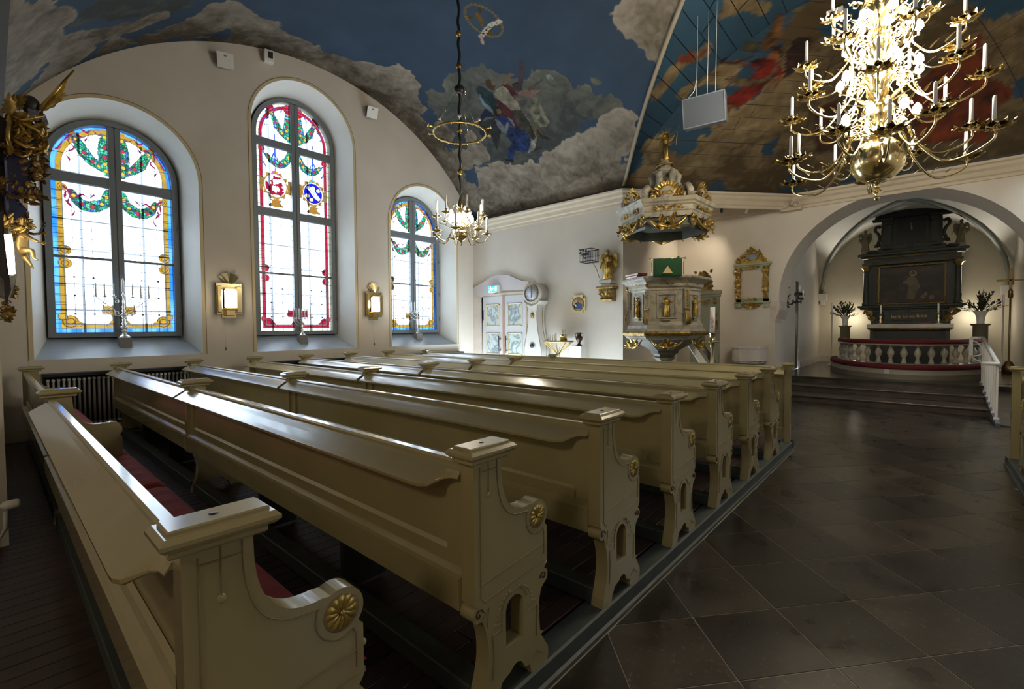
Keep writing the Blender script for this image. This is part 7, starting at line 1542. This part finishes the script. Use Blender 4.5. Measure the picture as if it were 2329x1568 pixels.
# gilded putto
pt = thing('putto', 'gilded winged putto reaching out with a twig beside the dark monument', 'statue', (0, 0, 0))
def skin(name, J, Ed, m, parent):
    me = bpy.data.meshes.new(name); me.from_pydata([tuple(v) for v, r in J], Ed, [])
    o = bpy.data.objects.new(name, me); link(o, parent); s = o.modifiers.new('s', 'SKIN'); s.use_smooth_shade = True; lay = me.skin_vertices[0] if me.skin_vertices else None
    if lay is None: return o
    for i, (v, r) in enumerate(J): lay.data[i].radius = (r, r)
    lay.data[0].use_root = True; ss = o.modifiers.new('u', 'SUBSURF'); ss.levels = 2; ss.render_levels = 2; me.materials.append(m); return o
u_ = (E3(50, 620)-E3(50, 520)).length/100
Q = lambda px, py, d=0, r=5: (E3(px, py, d), r*u_)
J = [Q(48, 572, 0, 9.5), Q(46, 552, 0, 11), Q(50, 535, 0, 9), Q(58, 524, -.01, 4.5), Q(68, 512, -.02, 10), Q(77, 514, -.03, 8),
     Q(58, 534, -.08, 5), Q(72, 544, -.14, 4), Q(84, 549, -.18, 3.2), Q(89, 551, -.19, 2.4),
     Q(60, 528, .08, 4), Q(76, 533, .04, 3.2), Q(88, 532, -.02, 3), Q(92, 530, -.03, 2),
     Q(58, 570, -.07, 7), Q(74, 570, -.1, 6), Q(76, 586, -.1, 4), Q(80, 590, -.11, 2.6), Q(88, 592, -.12, 2),
     Q(52, 578, .05, 7), Q(58, 588, .05, 6), Q(68, 600, .04, 4.2), Q(72, 606, .03, 2.6), Q(76, 611, .01, 2)]
Ed = [(0, 1), (1, 2), (2, 3), (3, 4), (4, 5), (2, 6), (6, 7), (7, 8), (8, 9), (2, 10), (10, 11), (11, 12), (12, 13), (0, 14), (14, 15), (15, 16), (16, 17), (17, 18), (0, 19), (19, 20), (20, 21), (21, 22), (22, 23)]
skin('body', J, Ed, M_goldfig if False else mat('putto_gold', (.34, .24, .10), .45, .75), pt)
b = MB(); r_ = random.Random(6)
for k in range(46):
    a = r_.uniform(1.0, 5.2); q = E3(67+9*math.cos(a), 510-9*math.sin(a), r_.uniform(-.06, .06)); b.ball(q, .016, 6, 4)
b.build('curled_hair', M_goldleaf, pt)
b = MB(); b.ball(E3(79, 517, -.07), .012, 6, 5); b.ball(E3(78, 512, -.075), .006, 5, 4); b.ball(E3(76, 521, -.065), (.012, .01, .006), 5, 4); b.build('face', M_goldleaf, pt)
b = MB()
for k in range(7): a = E3(48, 528+k*2, .05); b.leaf(a, E3(26+k*2, 500+k*9, .1)-a, (0, -1, 0), .16-.01*k, .022, .3, 5)
b.build('wing', M_golddull, pt)
for px, py, d in ((90, 552, -.19), (93, 530, -.03)):
    b = MB(); c = E3(px, py, d)
    for k in range(5): b.tube([c, c+Vector((.02+.004*k, -.02+.008*k, -.012+.007*k)), c+Vector((.03+.003*k, -.03+.01*k, -.022+.006*k))], .0045, 5)
    b.build('fingers', M_golddull, pt)
b = MB(); b.tube([E3(88, 534, -.03), E3(94, 522, -.04), E3(99, 512, -.04)], .008, 5); [b.tube([E3(95, 520, -.04), E3(x, y, -.04)], .006, 5) for x, y in ((104, 506), (96, 504), (105, 514))]; b.build('twig', M_iron, pt)
# tall lit lamp in front
lp = thing('monument_lamp', 'tall bright lamp tube with dark curved shade beside the gilded putto', 'wall lamp', (0, 0, 0))
b = MB(); q = [E3(10, 538, -.25), E3(23, 537, -.25), E3(31, 570, -.25), E3(33, 600, -.25), E3(31, 626, -.25), E3(21, 626, -.25), E3(14, 580, -.25)]; b.prism([(v.x, v.z) for v in q], EY-.32, EY-.22, 'y'); b.build('lamp_glass', M_lamp, lp, bevel=.01)
b = MB(); q = [E3(-30, 500, -.3), E3(4, 486, -.3), E3(9, 540, -.3), E3(16, 600, -.3), E3(21, 660, -.3), E3(14, 680, -.3), E3(4, 640, -.3), E3(-30, 600, -.3)]; b.prism([(v.x, v.z) for v in q], EY-.36, EY-.3, 'y'); b.build('shade', M_fl, lp, bevel=.01)
b = MB(); q = [E3(22, 627, -.25), E3(34, 627, -.25), E3(30, 668, -.25), E3(20, 676, -.25), E3(0, 675, -.25), E3(0, 640, -.25)]; b.prism([(v.x, v.z) for v in q], EY-.33, EY-.2, 'y'); b.build('bracket', M_marb, lp, bevel=.01)
